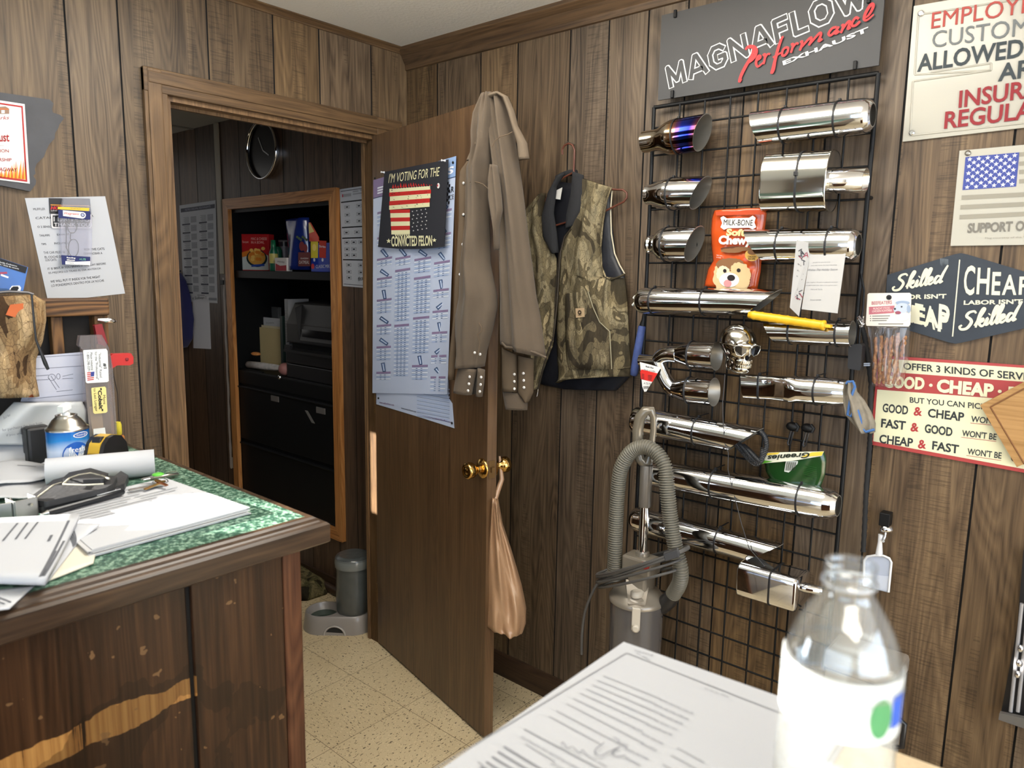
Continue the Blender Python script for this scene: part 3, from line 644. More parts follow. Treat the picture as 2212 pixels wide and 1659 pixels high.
# keys on a ring
t = thing('key_ring', Z(CT+.014)(330, 1038), 'bunch of keys with a green cap key next to silver pen', 'keys')
rc = Z(CT+.02)(345, 1040)
MB().tube([rc+V((math.cos(i*.524)*.014, math.sin(i*.524)*.014, .002*math.sin(i))) for i in range(12)], .0012, 6, closed=True).build('ring', M_chrome, t)
def key(p0, p1, m, w=.010):
    a, b = V(p0), V(p1); d = (b-a).normalized(); s = d.cross(UP).normalized(); L = (b-a).length
    pts = [a+s*w*.5*math.cos(x)+d*(.009+.010*math.sin(x)) for x in [i*.5236 for i in range(12)]]
    mb = MB().prism(pts, UP*.0022); st = []
    for i in range(7): st += [(.017+(L-.017)*i/6, .0035 if i % 2 else .002)]
    out = [a+d*x-s*.0035 for x, _ in st]+[a+d*x+s*y for x, y in reversed(st)]
    mb.prism(out, UP*.002); mb.build('key', m, t)
M_brass = mat('brass', (190, 150, 84), .3, 1)
key(Z(CT+.016)(352, 1046), Z(CT+.016)(278, 1060), M_steel); key(Z(CT+.02)(356, 1040), Z(CT+.016)(312, 1058), M_brass); key(Z(CT+.026)(344, 1028), Z(CT+.02)(306, 1036), M_steel)
key(Z(CT+.024)(336, 1038), Z(CT+.018)(360, 1050), mat('key_copper', (170, 110, 80), .35, 1)); MB().ell(Z(CT+.032)(341, 1025), .011, .011, .003, 14, 6).build('green_cap', mat('key_green', (90, 180, 60), .4), t)
# metal brackets (steel clip pieces) at the left edge
def bracket(quad, h, label, grp=None):
    t = thing('steel_clip', quad[0], label, 'metal bracket')
    a, b = V(quad[0]), V(quad[1]); d = (b-a).normalized(); s = UP.cross(d).normalized(); th = .003; D = .03
    mb = MB(); L = (b-a).length
    mb.obox(lerp(a, b, .5)+UP*h/2, d*L/2, s*th/2, UP*h/2); mb.obox(a+s*D/2+UP*h/2, d*th/2, s*D/2, UP*h/2); mb.obox(b+s*D/2+UP*h/2, d*th/2, s*D/2, UP*h/2)
    mb.build('channel', mat('galvanised', (150, 150, 148), .35, .9), t, bevel=.001)
bracket((K(36, 1142), K(84, 1130)), .045, 'open steel channel clip standing on counter, left of the black pen')
bracket((K(-14, 1148), K(30, 1141)), .043, 'steel channel clip cut by the left picture edge')
tag(MB().prism(on(Z(CT+.001), (-30, 1152), (-30, 1136), (8, 1130), (24, 1146)), UP*.004).build('blue_card', mat('blue_card', (62, 86, 190), .4)), 'small blue card under the steel clips at the left edge', 'card')
# grey plastic bag/mailer and black jar things behind the can
t = thing('plastic_mailer', K(90, 1010), 'grey printed plastic mailer bag slumped behind the white sheets', 'bag')
P = Yp(-.415)
MB().pillow([((30, 868), (176, 866)), ((8, 890), (186, 885)), ((-30, 930), (186, 915)), ((-40, 945), (186, 935)), ((-40, 958), (180, 954))], P, 0, .03, 14, 3, lambda s, q: .006*math.sin(8*s+3*q), m=0).build('bag', mat('mailer_grey', (176, 178, 180), .4), t)
mb = MB(); PF = Yp(P.p.y-.050)
mb.text('for purchasing this item from', PF(6, 934), PF(92, 918), PF(4, 926)); mb.text('Bull has', PF(8, 906), PF(22, 898), PF(7, 900)); mb.text('if you are not satisfied', PF(14, 944), PF(92, 932), PF(13, 938)); mb.build('print', [GREY], t)
jb = K(36, 995); jb = V((jb.x+.02, jb.y-.03, CT)); pj = Yp(jb.y); r = (pj(54, 940)-pj(18, 940)).length/2
t = thing('glass_jar', jb, 'small jar with black lid behind the curled sheet, far left', 'jar')
zj = pj(36, 928).z-CT; MB().lathe(jb, UP, [(0, r*.9), (zj*.8, r*.95), (zj*.84, r*.85)], 20).build('glass', mat('jar_smoke', (70, 70, 72), .1), t); MB().lathe(jb, UP, [(zj*.84, r), (zj, r), (zj+.002, r*.9)], 20).build('lid', mat('lid_black', (40, 40, 42), .4), t)
bb = K(97, 1010); bb = V((bb.x, bb.y+.03, CT)); pb = Yp(bb.y); zb = pb(97, 918).z-CT
tag(MB().box((bb.x-.022, bb.y-.012, CT), (bb.x+.022, bb.y+.02, CT+zb)).build('phone_holder', mat('black_plastic', (34, 33, 34), .45), bevel=.006), 'black plastic holder standing directly behind the spray can', 'holder')
# blank sheet with pipe drawing, taped on the rack
# ================================================================ things on the doorway wall and the rack on the counter
def poly_on(P, pts, off=0): return [P(x, y, off) for x, y in pts]
def tx(mb, s, P, bl, br, tl, off=.001, m=0, bold=0, shear=0, ext=0):
    mb.text(s, P(*bl, off), P(*br, off), P(*tl, off), m, bold, ext, shear, off=0 if not ext else 0)
def tl_(mb, s, P, x0, y0, x1, y1, h, off=.001, m=0, bold=0, shear=0, lean=0):
    """text line: baseline (x0,y0)-(x1,y1) in photo pixels, cap height h"""
    tx(mb, s, P, (x0, y0), (x1, y1), (x0+lean, y0-h), off, m, bold, shear)
def strip(mb, P, a, b, w, off=.001, m=0):
    p, q = P(*a, off), P(*b, off); mb.bar(p, q, w, P.n, m)
# --- state-shaped slate plaque
def c1(x, y): return (x*.3014, y*.3014+180)
IOWA = [c1(*p) for p in ((-520, 10), (0, 72), (345, 122), (370, 150), (360, 190), (366, 215), (420, 232), (445, 257), (412, 300), (405, 325), (382, 360), (378, 400), (340, 440), (318, 485), (302, 530), (250, 580), (236, 620), (242, 650), (226, 665), (247, 700), (242, 728), (205, 777), (0, 735), (-520, 690))]
t = thing('wall_plaque', A(60, 300), 'dark slate state-outline plaque with white certificate plate at upper left', 'plaque')
MB().prism(poly_on(A, IOWA), NA*.014).build('slate', mat('slate', (70, 70, 74), .6, var=.12, vscale=20), t, bevel=.0015)
pl = [c1(*p) for p in ((-420, 60), (175, 150), (212, 720), (-420, 640))]
MB().prism(poly_on(A, pl, .0142), NA*.002).build('plate', mat('plate_white', (226, 226, 222), .15, coat=.5), t)
mb = MB(); o = .017
bd = [c1(*p) for p in ((-420, 76), (163, 163), (196, 706), (-420, 626))]; bi = [c1(*p) for p in ((-420, 88), (153, 173), (184, 692), (-420, 612))]
for i in range(3):
    mb.poly([A(*bd[i], o), A(*bd[i+1], o), A(*bi[i+1], o), A(*bi[i], o)], 0)
fl = []; random.seed(3)
for i in range(15):
    x = 178-i*13; hgt = 150-i*9+random.uniform(-15, 25); b0 = 688-i*1.2
    mb.poly([A(*c1(x-9, b0), o), A(*c1(x+7, b0), o), A(*c1(x+3+random.uniform(-6, 6), b0-max(18, hgt)), o)], 1 if i % 2 else 2)
mb.poly([A(*c1(*p), o+.0003) for p in ((-420, 195), (40, 165), (66, 182), (66, 218), (-420, 222))], 4)
mb.poly([A(*c1(*p), o+.0006) for p in ((10, 192), (34, 192), (34, 214), (10, 214))], 5); mb.poly([A(*c1(*p), o+.0006) for p in ((-10, 180), (60, 182), (60, 188), (-10, 186))], 1)
tx(mb, 'Exhaust', A, c1(-125, 418), c1(68, 418), c1(-129, 352), o, 3, .02); tx(mb, 'LOCATION', A, c1(-120, 494), c1(64, 496), c1(-123, 470), o, 3)
tx(mb, 'SPONSORSHIP', A, c1(-150, 556), c1(85, 560), c1(-153, 532), o, 3, .01, .15); tx(mb, 'EDDYVILLE DRAGWAY', A, c1(-230, 620), c1(125, 634), c1(-233, 592), o, 3, .01, .15)
tx(mb, 'Marks', A, c1(-60, 262), c1(66, 258), c1(-60, 236), o, 3, 0, .3); strip(mb, A, c1(-100, 445), c1(28, 447), .0006, o, 4)
mb.build('print', [ink(176, 44, 44), ink(226, 104, 34), ink(240, 170, 60), ink(160, 36, 40), ink(150, 120, 100), WHT], t)
# --- notice sheet
t = thing('notice_sheet', A(160, 540), 'tilted white notice sheet listing muffler prices in English and Spanish by the door', 'paper')
q = [(53.5, 428), (227, 424), (270, 634), (187, 643), (102, 644)]
MB().prism(poly_on(A, q, .001), NA*.0006).build('sheet', PAPER, t)
mb = MB(); o = .0022
for s, a, b, h in (('MUFFLER', (240, 910), (325, 908), 16), ('CATALYTIC CONVERTER', (256, 974), (672, 957), 16), ('O 2 SENSOR', (270, 1036), (385, 1034), 15), ('TAILPIPE', (283, 1098), (358, 1096), 14), ('EXHAUST', (410, 1092), (500, 1088), 14), ('TIPS', (297, 1160), (333, 1159), 14), ('INCLUDED', (390, 1154), (490, 1150), 14),
                   ('THE CAR MUST BE', (314, 1223), (470, 1216), 17), ('FOR THE CATS', (606, 1200), (750, 1194), 17), ('EL COCHE DEBE', (322, 1254), (470, 1248), 16), ('COMPROBAR A', (600, 1230), (735, 1224), 16), ('LOS CATS', (328, 1275), (405, 1272), 16),
                   ('IT IS BEST, IF YOU BRING IT THE DAY BEFORE', (343, 1340), (760, 1300), 17), ('ES MEJORSI LO TRAES EL DIA ANTERIOR', (351, 1370), (726, 1336), 17), ('WE WILL PUT IT INSIDE FOR THE NIGHT', (363, 1430), (720, 1394), 17), ('LO PONDREMOS DENTRO POR LA NOCHE', (370, 1460), (747, 1420), 17)):
    tx(mb, s, A, c1(*a), c1(*b), c1(a[0]-h*.2, a[1]-h), o, 0, .01)
mb.build('lettering', [ink(70, 70, 72)], t)
# --- black licence-plate sticker card behind the glasses pack
def c2(x, y): return (50+x*.10852, 410+y*.10852)
t = thing('sticker_card', A(150, 470), 'black card with red heading and white licence plate slogan behind the glasses pack', 'card')
MB().prism(poly_on(A, [c2(*p) for p in ((510, 165), (1320, 175), (1350, 480), (1365, 740), (1340, 760), (590, 760), (555, 735), (545, 480), (525, 470))], .003), NA*.0015).build('card', mat('card_black', (30, 29, 32), .35), t)
mb = MB(); o = .0052
tx(mb, 'HOT', A, c2(545, 395), c2(800, 395), c2(545, 325), o, 0, .04, .2); tx(mb, 'LINE', A, c2(555, 425), c2(680, 425), c2(555, 405), o, 1)
for s0, e in ((1, 0),):
    fr = [c2(*p) for p in ((550, 480), (1320, 485), (1365, 500), (1368, 740), (1340, 770), (590, 768), (562, 735))]; fi = [c2(*p) for p in ((585, 510), (1300, 515), (1330, 530), (1335, 720), (1320, 742), (605, 738), (590, 715))]
    for i in range(7): j = (i+1) % 7; mb.poly([A(*fr[i], o), A(*fr[j], o), A(*fi[j], o), A(*fi[i], o)], 1)
tx(mb, 'I DRIVE SO', A, c2(605, 630), c2(1325, 635), c2(605, 535), o, 1, .02); tx(mb, 'THANK YOU', A, c2(612, 728), c2(1325, 732), c2(612, 655), o, 1, .02)
strip(mb, A, c2(548, 300), c2(1315, 322), .002, o, 2)
mb.build('print', [ink(190, 40, 44), ink(214, 210, 210), ink(226, 150, 50)], t)
# --- reading glasses pack
t = thing('glasses_pack', A(160, 505), 'clear hanging pack holding grey wire reading glasses on the notice sheet', 'package')
MB().prism(poly_on(A, [c2(*p) for p in ((775, 170), (1085, 175), (1300, 180), (1340, 560), (1335, 1500), (775, 1490), (750, 1300), (700, 560))], .008), NA*.012).build('clear_box', clear('clear_pack', (238, 238, 244), .08, .08, .16), t, bevel=.002)
mb = MB(); o = .0215
mb.poly(poly_on(A, [c2(*p) for p in ((690, 335), (1320, 362), (1305, 425), (690, 385))], o), 0); mb.poly(poly_on(A, [c2(*p) for p in ((695, 400), (1335, 425), (1340, 595), (705, 560))], o), 1)
lb = [(790, 408), (1200, 445), (1235, 465), (1250, 505), (1235, 550), (1190, 575), (795, 520)]; mb.poly(poly_on(A, [c2(*p) for p in lb], o+.0004), 2)
tx(mb, 'Walgreens', A, c2(815, 505), c2(1110, 520), c2(820, 440), o+.0008, 3, .01, .3); mb.disc(A(*c2(1185, 502), o+.0008), NA, .0052, 16, 1); mb.disc(A(*c2(1185, 502), o+.001), NA, .0034, 16, 4)
mb.poly(poly_on(A, [c2(*p) for p in ((755, 1300), (1335, 1335), (1335, 1500), (775, 1490))], o), 1); mb.poly(poly_on(A, [c2(*p) for p in ((842, 1418), (1050, 1432), (1335, 1420), (1335, 1500), (842, 1485))], o+.0003), 2)
tx(mb, 'Reading', A, c2(868, 1368), c2(1040, 1378), c2(868, 1335), o+.0006, 2, .03); tx(mb, 'Glasses', A, c2(868, 1408), c2(1030, 1414), c2(868, 1380), o+.0006, 2, .03); tx(mb, '+1.75', A, c2(1120, 1402), c2(1245, 1406), c2(1120, 1362), o+.0006, 5, .02); tx(mb, '3 PAIRS', A, c2(870, 1468), c2(1010, 1474), c2(870, 1440), o+.0006, 1); tx(mb, 'YELLOW VALUE', A, c2(940, 380), c2(1140, 390), c2(940, 362), o+.0004, 1)
mb.build('pack_print', [ink(222, 186, 60), ink(36, 44, 96), WHT, ink(186, 50, 60), ink(170, 176, 200), ink(120, 190, 150)], t)
mb = MB(); o = .011
for cx, cy, rx, ry in ((978, 720, 92, 140), (1003, 1155, 100, 170)):
    mb.tube([A(*c2(cx+rx*math.copysign(abs(math.cos(a))**.8, math.cos(a)), cy+ry*math.sin(a)), o) for a in [i*math.pi/12 for i in range(24)]], .0009, 6, closed=True)
mb.tube([A(*c2(x, y), o+.002) for x, y in ((975, 850), (940, 880), (940, 980), (975, 1000))], .0009, 6); mb.tube([A(*c2(x, y), o) for x, y in ((900, 600), (860, 640), (860, 1150), (900, 1230), (895, 1310))], .0011, 6)
mb.build('wire_glasses', mat('gunmetal', (92, 90, 92), .35, .8), t)
# --- manual with a blue sky cover
t = thing('owner_manual', A(20, 600), 'glossy manual with blue sky and white truck cover, cut by left edge', 'booklet')
def c3(x, y): return (x*.20489, 540+y*.20489)
RK = -.36; P = Yp(RK-.03)
qm = [c3(*p) for p in ((-380, 0), (0, 88), (288, 182), (235, 440), (-380, 470))]
MB().prism(poly_on(P, qm), NA*.005).build('booklet', mat('cover_sky', (70, 116, 190), .2, coat=.6, var=.35, vscale=5), t)
mb = MB(); o = .0056
mb.poly(poly_on(P, [c3(*p) for p in ((-380, 0), (0, 88), (288, 182), (268, 248), (0, 165), (-380, 80))], o), 0)
tx(mb, "User Guide / Guide d'utilisation", P, c3(-160, 95), c3(178, 178), c3(-158, 80), o+.0004, 1); tx(mb, "Guia de instalacion / Guia de usuario", P, c3(-190, 110), c3(198, 206), c3(-188, 95), o+.0004, 1)
mb.poly(poly_on(P, [c3(*p) for p in ((80, 440), (125, 378), (205, 375), (222, 398), (212, 440))], o), 1); mb.poly(poly_on(P, [c3(*p) for p in ((118, 400), (140, 384), (190, 384), (200, 405), (180, 432), (105, 432))], o+.0004), 0)
mb.poly(poly_on(P, [c3(*p) for p in ((-60, 400), (70, 408), (110, 420), (90, 440), (-60, 440))], o), 2); strip(mb, P, c3(0, 245), c3(75, 240), .004, o, 3); strip(mb, P, c3(10, 262), c3(88, 290), .0035, o, 1)
mb.build('print', [ink(26, 26, 30), ink(224, 226, 230), ink(54, 80, 120), ink(150, 60, 80)], t)
# --- wooden rack on the counter
t = thing('wooden_rack', K(120, 960), 'rough wooden rack with dark open middle standing on the counter against the wall', 'rack')
M_old = wood('old_pine', (40, 28, 18), (78, 54, 34), (124, 88, 54), axis=0, rough=.6, cath=1.0); M_oldz = wood('old_pine_upright', (40, 28, 18), (78, 54, 34), (120, 86, 52), axis=2, rough=.6, cath=1.0)
PR = Yp(RK)
def zbox(P, x0, y0, x1, y1, d0, d1):
    a, b = P(x0, y0), P(x1, y1); yy = P.p.y; return (min(a.x, b.x), yy+d0, min(a.z, b.z)), (max(a.x, b.x), yy+d1, max(a.z, b.z))
zb0 = PR(170, 683).z; zb1 = PR(170, 645).z; xr = PR(237, 665).x
MB().box((-2.1, RK, zb0), (xr, RK+.05, zb1)).build('beam', M_old, t, bevel=.004)
MB().box((xr-.032, RK+.008, CT), (xr-.002, RK+.05, zb0)).build('upright', M_oldz, t, bevel=.003)
MB().box((-2.1, RK+.04, CT), (xr-.033, RK+.05, zb0)).build('back_board', mat('rack_dark', (30, 25, 22), .8, var=.3, vscale=6), t)
xu = PR(140, 740).x; MB().box((xu-.02, RK+.015, CT+.12), (xu+.004, RK+.039, zb0)).build('upright', M_oldz, t, bevel=.003)
MB().lathe((xr-.03, RK-.004, PR(225, 690).z), (1, -.15, -.12), [(0, .004), (.02, .0075), (.034, .006), (.04, .001)], 10).build('hook', M_chrome, t)
# --- drawing sheet
P = Yp(RK-.025); q = [(76, 769), (182, 760), (187, 868), (44, 868)]
t = thing('drawing_sheet', P(120, 868), 'pale sheet with a line drawing of pipe fittings propped in the rack', 'paper')
MB().prism(poly_on(P, q), NA*.0008).build('sheet', mat('paper_lilac', (190, 192, 206), .6), t)
mb = MB(); o = .0014; LW = .0011
for a, b in (((75, 797), (182, 790)), ((60, 862), (185, 850)), ((75, 772), (180, 766)), ((78, 812), (105, 810)), ((78, 821), (104, 820)), ((105, 816), (122, 842)), ((110, 812), (128, 838)), ((122, 846), (157, 842)), ((135, 813), (158, 808)), ((135, 818), (158, 817))): strip(mb, P, a, b, LW, o)
for cx, cy, rx, ry in ((112, 815, 8, 7), (126, 813, 4, 6)):
    for i in range(10): strip(mb, P, (cx+rx*math.cos(i*.628), cy+ry*math.sin(i*.628)), (cx+rx*math.cos((i+1)*.628), cy+ry*math.sin((i+1)*.628)), LW, o)
mb.build('print', [ink(120, 122, 134)], t)
# --- camouflage cap hanging on the rack, and eyeglasses
P = Yp(RK-.035)
random.seed(5)
t = thing('camo_pouch', P(30, 850), 'orange and brown woodland camouflage cap hung on the rack, cut by left edge', 'cap')
MB().pillow([((-70, 640), (70, 636)), ((-70, 655), (97, 650)), ((-70, 690), (99, 690)), ((-70, 735), (92, 735)), ((-70, 775), (77, 775)), ((-70, 812), (76, 812)), ((-70, 852), (83, 852))], P, 0, .06, 16, 4, lambda s, q: .006*math.sin(9*s+5*q)+.005*math.sin(11*q-3*s), m=0).build('cloth', camo('camo_orange', [(70, 54, 40), (138, 112, 82), (160, 136, 104), (186, 160, 126), (176, 92, 54), (56, 40, 30)], 12), t)
mb = MB(); PP = Yp(RK-.10); mb.prism(poly_on(PP, [(22, 658), (50, 655), (50, 690), (12, 680)], .0), NA*.0015); mb.build('orange_patch', mat('patch_orange', (190, 96, 50), .8), t)
P = Yp(RK-.112)
t = thing('eyeglasses', P(60, 640), 'eyeglasses with black temple arm hooked over the orange camouflage cap', 'glasses')
MB().tube([P(-30, 634), P(20, 630), P(60, 632), P(72, 636)], .0028, 8).build('front_frame', mat('gunmetal', (92, 90, 92), .35, .8), t)
MB().tube([P(68, 634), P(70, 655), P(74, 700), P(78, 735), P(88, 760), P(98, 785), P(104, 798)], [.0022, .0022, .0022, .0022, .003, .0042, .003], 8).build('temple_arm', mat('black_plastic', (34, 33, 34), .45), t)
# --- red clamp
P = Yp(RK-.012)
t = thing('spring_clamp', P(240, 775), 'red painted clamp gripping the rack upright', 'clamp')
M_red = mat('clamp_red', (188, 40, 38), .4, coat=.2)
MB().prism(poly_on(P, [(200, 702), (216, 699), (228, 740), (224, 748), (208, 742)]), NA*.012).build('jaw', mat('clamp_dark_red', (128, 26, 34), .4), t, bevel=.002)
MB().prism(poly_on(P, [(234, 768), (240, 763), (278, 762), (283, 770), (283, 784), (276, 788), (248, 788), (236, 796)]), NA*.014).build('handle', M_red, t, bevel=.003)
MB().lathe(P(274, 776, .014), NA, [(0, .004), (.0015, .004), (.002, .003)], 12).build('rivet', mat('clamp_dark_red', (128, 26, 34), .4), t)
# --- saw blade package
P = Yp(RK-.055)
t = thing('saw_blade_package', P(210, 978), 'clear hanging package of saw blades with white and yellow stickers leaning in the rack', 'package')
def c4(x, y): return (x/3.95, 600+y/3.95)
ol = [c4(*p) for p in ((662, 490), (845, 482), (905, 590), (940, 760), (985, 1480), (880, 1500), (760, 1490), (720, 1100), (680, 600), (650, 575))]
pk = MB(); pk.prism(poly_on(P, ol), NA*.016); pk.build('clear_sleeve', clear('clear_sleeve', (226, 222, 226), .10, .1, .10), t, bevel=.002)
mb = MB(); mb.prism(poly_on(P, [c4(*p) for p in ((700, 620), (905, 600), (955, 1480), (775, 1480))], .004), NA*.003); mb.build('saw_blades', mat('blade_grey', (128, 118, 108), .45, .6, var=.2, vscale=40), t)
mb = MB(); mb.prism(poly_on(P, [c4(*p) for p in ((760, 1100), (860, 1090), (905, 1480), (810, 1490))], .0075), NA*.001); mb.build('card_strip', mat('card_tan', (176, 156, 126), .7), t)
mb = MB(); o = .0168; ys_ = MB()
mb.poly(poly_on(P, [c4(*p) for p in ((712, 618), (905, 606), (918, 625), (928, 880), (915, 890), (745, 900), (732, 890), (710, 635))], o), 0)
ys_.poly(poly_on(P, [c4(*p) for p in ((782, 940), (895, 928), (905, 940), (917, 1140), (905, 1152), (808, 1162), (795, 1150), (779, 952))], o), 1)
MB().poly(poly_on(P, [c4(*p) for p in ((796, 1290), (895, 1278), (905, 1345), (800, 1352))], o)).build('sticker', ink(232, 232, 230), t)
def vt(s, a, b, tl, m, bold=0, mb=mb): tx(mb, s, P, c4(*a), c4(*b), c4(*tl), o+.0005, m, bold)
vt('#1', (878, 730), (882, 775), (908, 728), 2, .03); vt('"Industrial" Rated', (840, 642), (852, 852), (862, 640), 2); vt('for the "Professional"', (808, 632), (822, 872), (830, 630), 2); vt('Mixon Industrial', (768, 638), (778, 790), (790, 636), 2); vt('1-800-298-3291', (738, 640), (750, 800), (760, 638), 2)
vt('More', (877, 1002), (882, 1080), (900, 1000), 2, mb=ys_); vt('"Cobalt"', (832, 942), (846, 1140), (868, 940), 2, .04, mb=ys_); vt('to Last Longer', (790, 945), (806, 1142), (820, 942), 2, mb=ys_)
fq = [c4(*p) for p in ((742, 808), (806, 800), (800, 878), (746, 885))]
for i in range(5):
    a, b = i/5, (i+.55)/5; mb.poly([P(*[fq[0][k]+(fq[3][k]-fq[0][k])*a for k in (0, 1)], o+.0005), P(*[fq[1][k]+(fq[2][k]-fq[1][k])*a for k in (0, 1)], o+.0005), P(*[fq[1][k]+(fq[2][k]-fq[1][k])*b for k in (0, 1)], o+.0005), P(*[fq[0][k]+(fq[3][k]-fq[0][k])*b for k in (0, 1)], o+.0005)], 3)
mb.poly(poly_on(P, [c4(*p) for p in ((774, 804), (806, 800), (803, 840), (776, 842))], o+.0008), 4)
SM_ = [ink(232, 232, 230), ink(232, 214, 140), ink(40, 38, 40), ink(190, 66, 66), ink(60, 70, 140)]; mb.build('sticker', SM_, t); ys_.build('sticker', SM_, t)['label'] = 'yellow sticker'
# --- corded ear plugs
P = Yp(RK+.06)
t = thing('ear_plugs', P(258, 950), 'yellow and orange foam ear plugs on a thin cord hanging from the rack', 'ear plugs')
P = Yp(-.315+0)
MB().tube([P(243, 800), P(254, 850), P(258, 915)], .0012, 6).build('cord', mat('cord_dark', (52, 44, 40), .7), t)
MB().lathe(P(256, 940), UP, [(0, .006), (.003, .0085), (.026, .0085), (.034, .006)], 14).build('ear_plug', mat('foam_yellow', (214, 198, 60), .8), t); MB().lathe(P(259, 979), UP, [(0, .010), (.002, .013), (.042, .013), (.045, .011)], 14).build('ear_plug', mat('foam_orange', (172, 112, 56), .8), t)
# ================================================================ back office seen through the doorway
y0, y1, z0, z1 = RC; fw = .052; DEP = .33
M_oak = wood('oak_frame', (120, 76, 38), (170, 114, 62), (196, 142, 86), axis=2, rough=.4, cath=.5); M_oaky = wood('oak_frame_rail', (120, 76, 38), (170, 114, 62), (196, 142, 86), axis=1, rough=.4, cath=.5)
M_blk = mat('black_enamel', (9, 10, 12), .5, spec=.25); M_blk2 = mat('black_recess', (6, 7, 9), .7, spec=.15)
t = thing('wall_cabinet', (0, (y0+y1)/2, z0), 'black recessed wall cabinet with oak frame and open shelves in the back office', 'cabinet')
def frame_side(mb, a, b, c, d, n_): mb.prism([a, b, c, d], NB*.022)
def pyz(y, z, x=0): return V((x, y, z))
for nm, q, m in (('frame_stile', [(y0, z0), (y0+fw, z0+fw), (y0+fw, z1-fw), (y0, z1)], M_oak), ('frame_stile', [(y1, z0), (y1, z1), (y1-fw, z1-fw), (y1-fw, z0+fw)], M_oak), ('frame_rail', [(y0, z1), (y0+fw, z1-fw), (y1-fw, z1-fw), (y1, z1)], M_oaky), ('frame_rail', [(y0, z0), (y1, z0), (y1-fw, z0+fw), (y0+fw, z0+fw)], M_oaky)):
    MB().prism([pyz(a, b, -.0006) for a, b in q], NB*.02).build(nm, m, t, bevel=.004)
iy0, iy1, iz0, iz1 = y0+fw-.02, y1-fw+.02, z0+fw-.02, z1-fw+.02
MB().box((DEP-.01, iy0, iz0), (DEP, iy1, iz1)).build('back_panel', M_blk2, t)
for yy in (iy0, iy1): MB().box((0, yy-.006, iz0), (DEP-.01, yy+.006, iz1)).build('side_panel', M_blk2, t)
MB().box((0, iy0+.006, iz1-.012), (DEP-.01, iy1-.006, iz1)).build('top_panel', M_blk2, t)
MB().box((.002, iy0+.006, B(600, 452).z), (.012, iy1-.006, iz1-.012)).build('header', M_blk, t)
zs = B(600, 586).z; zs2 = B(600, 603).z
MB().box((.004, iy0+.006, zs2), (DEP-.01, iy1-.006, zs)).build('shelf', M_blk, t, bevel=.002)
hy = B(489, 610); MB().box((-.03, hy.y-.02, hy.z-.012), (-.021, hy.y+.012, hy.z+.012)).build('catch', M_blk, t, bevel=.002)
# lateral file in the lower part
FT = B(515, 796).z-.004
t = thing('lateral_file', (.1, (y0+y1)/2, z0), 'black two-drawer lateral filing cabinet filling the lower half of the oak-framed recess', 'filing cabinet')
fy0, fy1 = iy0+.008, iy1-.008
MB().box((.012, fy0, iz0+.001), (DEP-.012, fy1, FT)).build('body', M_blk, t, bevel=.003)
zz = [B(640, 856).z, B(640, 986).z-.004, iz0+.012]
MB().box((.004, fy0+.004, zz[0]+.006), (.012, fy1-.004, FT-.004)).build('top_rail', M_blk, t, bevel=.002)
for k in range(2):
    d = MB().box((.002, fy0+.008, zz[k+1]+.012), (.012, fy1-.008, zz[k]-.006)).build('drawer', M_blk, t, bevel=.004)
    d['_o'] = tuple(t['_o'])
    if k == 0:
        for (px, py) in ((594, 861), (693, 887)):
            c = B(px, py); h = MB().box((-.003, c.y-.033, c.z-.014), (.002, c.y+.033, c.z+.014)).build('label_holder', mat('holder_grey', (96, 92, 90), .5), d)
    MB().box((-.006, fy0+.008, zz[k]-.016), (.004, fy1-.008, zz[k]-.008)).build('drawer_pull', M_blk, d, bevel=.002)
c = B(603, 815); MB().lathe((.004, c.y, c.z), NB, [(0, .010), (.006, .010), (.008, .006)], 16).build('lock', M_chrome, t)
a, b = B(662, 887), B(677, 914)
tag(MB().prism([a+V((0, .012, 0)), a-V((0, .012, 0)), b-V((0, .012, 0)), b+V((0, .012, 0))], NB*.0012).build('tape_strip', mat('tape_clear', (112, 110, 108), .3)), 'slanting strip of clear tape on the upper black file drawer', 'tape')
# things on the shelf
random.seed(11)
def blockbox(name, label, cat, px0, px1, py0, py1, x, dep, m, parts=None, zb=None, grp=None, pname='box'):
    P = X(x); a, b = P(px0, py1), P(px1, py0); zb = zs if zb is None else zb; h = b.z-a.z
    t = thing(name, (x, (a.y+b.y)/2, zb+.0006), label, cat, grp)
    MB().box((x, min(a.y, b.y), zb+.0006), (x+dep, max(a.y, b.y), zb+.0006+h)).build(pname, m, t, bevel=.0015)
    return t, P, zb-a.z
t = thing('frozen_meal_box', X(.06)(550, 583), 'red boxed meal with pasta picture at left on the top shelf', 'food box')
fa, fb_ = X(.055)(523, 583), X(.125)(582, 583); fa.z = fb_.z = zs+.0008; fd = fb_-fa; fn = V((-fd.y, fd.x, 0)).normalized(); fn = fn if fn.x < 0 else -fn; bh = X(.06)(550, 503).z-X(.06)(550, 583).z
MB().prism([fa, fb_, fb_-fn*.05, fa-fn*.05], UP*bh).build('box', mat('box_red', (176, 34, 38), .35), t, bevel=.0015)
U = lambda u, v, o=.0008: fa+fd*u+UP*(bh*v)+fn*o
mb = MB(); mb.poly([U(*p) for p in ((.02, .02), (.98, .02), (.98, .42), (.6, .52), (.3, .5), (.02, .38))], 0); mb.disc(U(.56, .34, .0014), fn, .062, 20, 1, .045); mb.disc(U(.56, .36, .002), fn, .052, 20, 2, .038)
for i in range(16): mb.disc(U(.56+random.uniform(-.22, .26), .42+random.uniform(-.12, .2), .0026+i*.0001), fn, .012, 8, 3+i % 2, .009)
mb.poly([U(*p, .0032) for p in ((.36, .10), (.84, .13), (.84, .19), (.36, .16))], 5); mb.poly([U(*p, .0012) for p in ((.02, .36), (.3, .42), (.3, .56), (.02, .5))], 4)
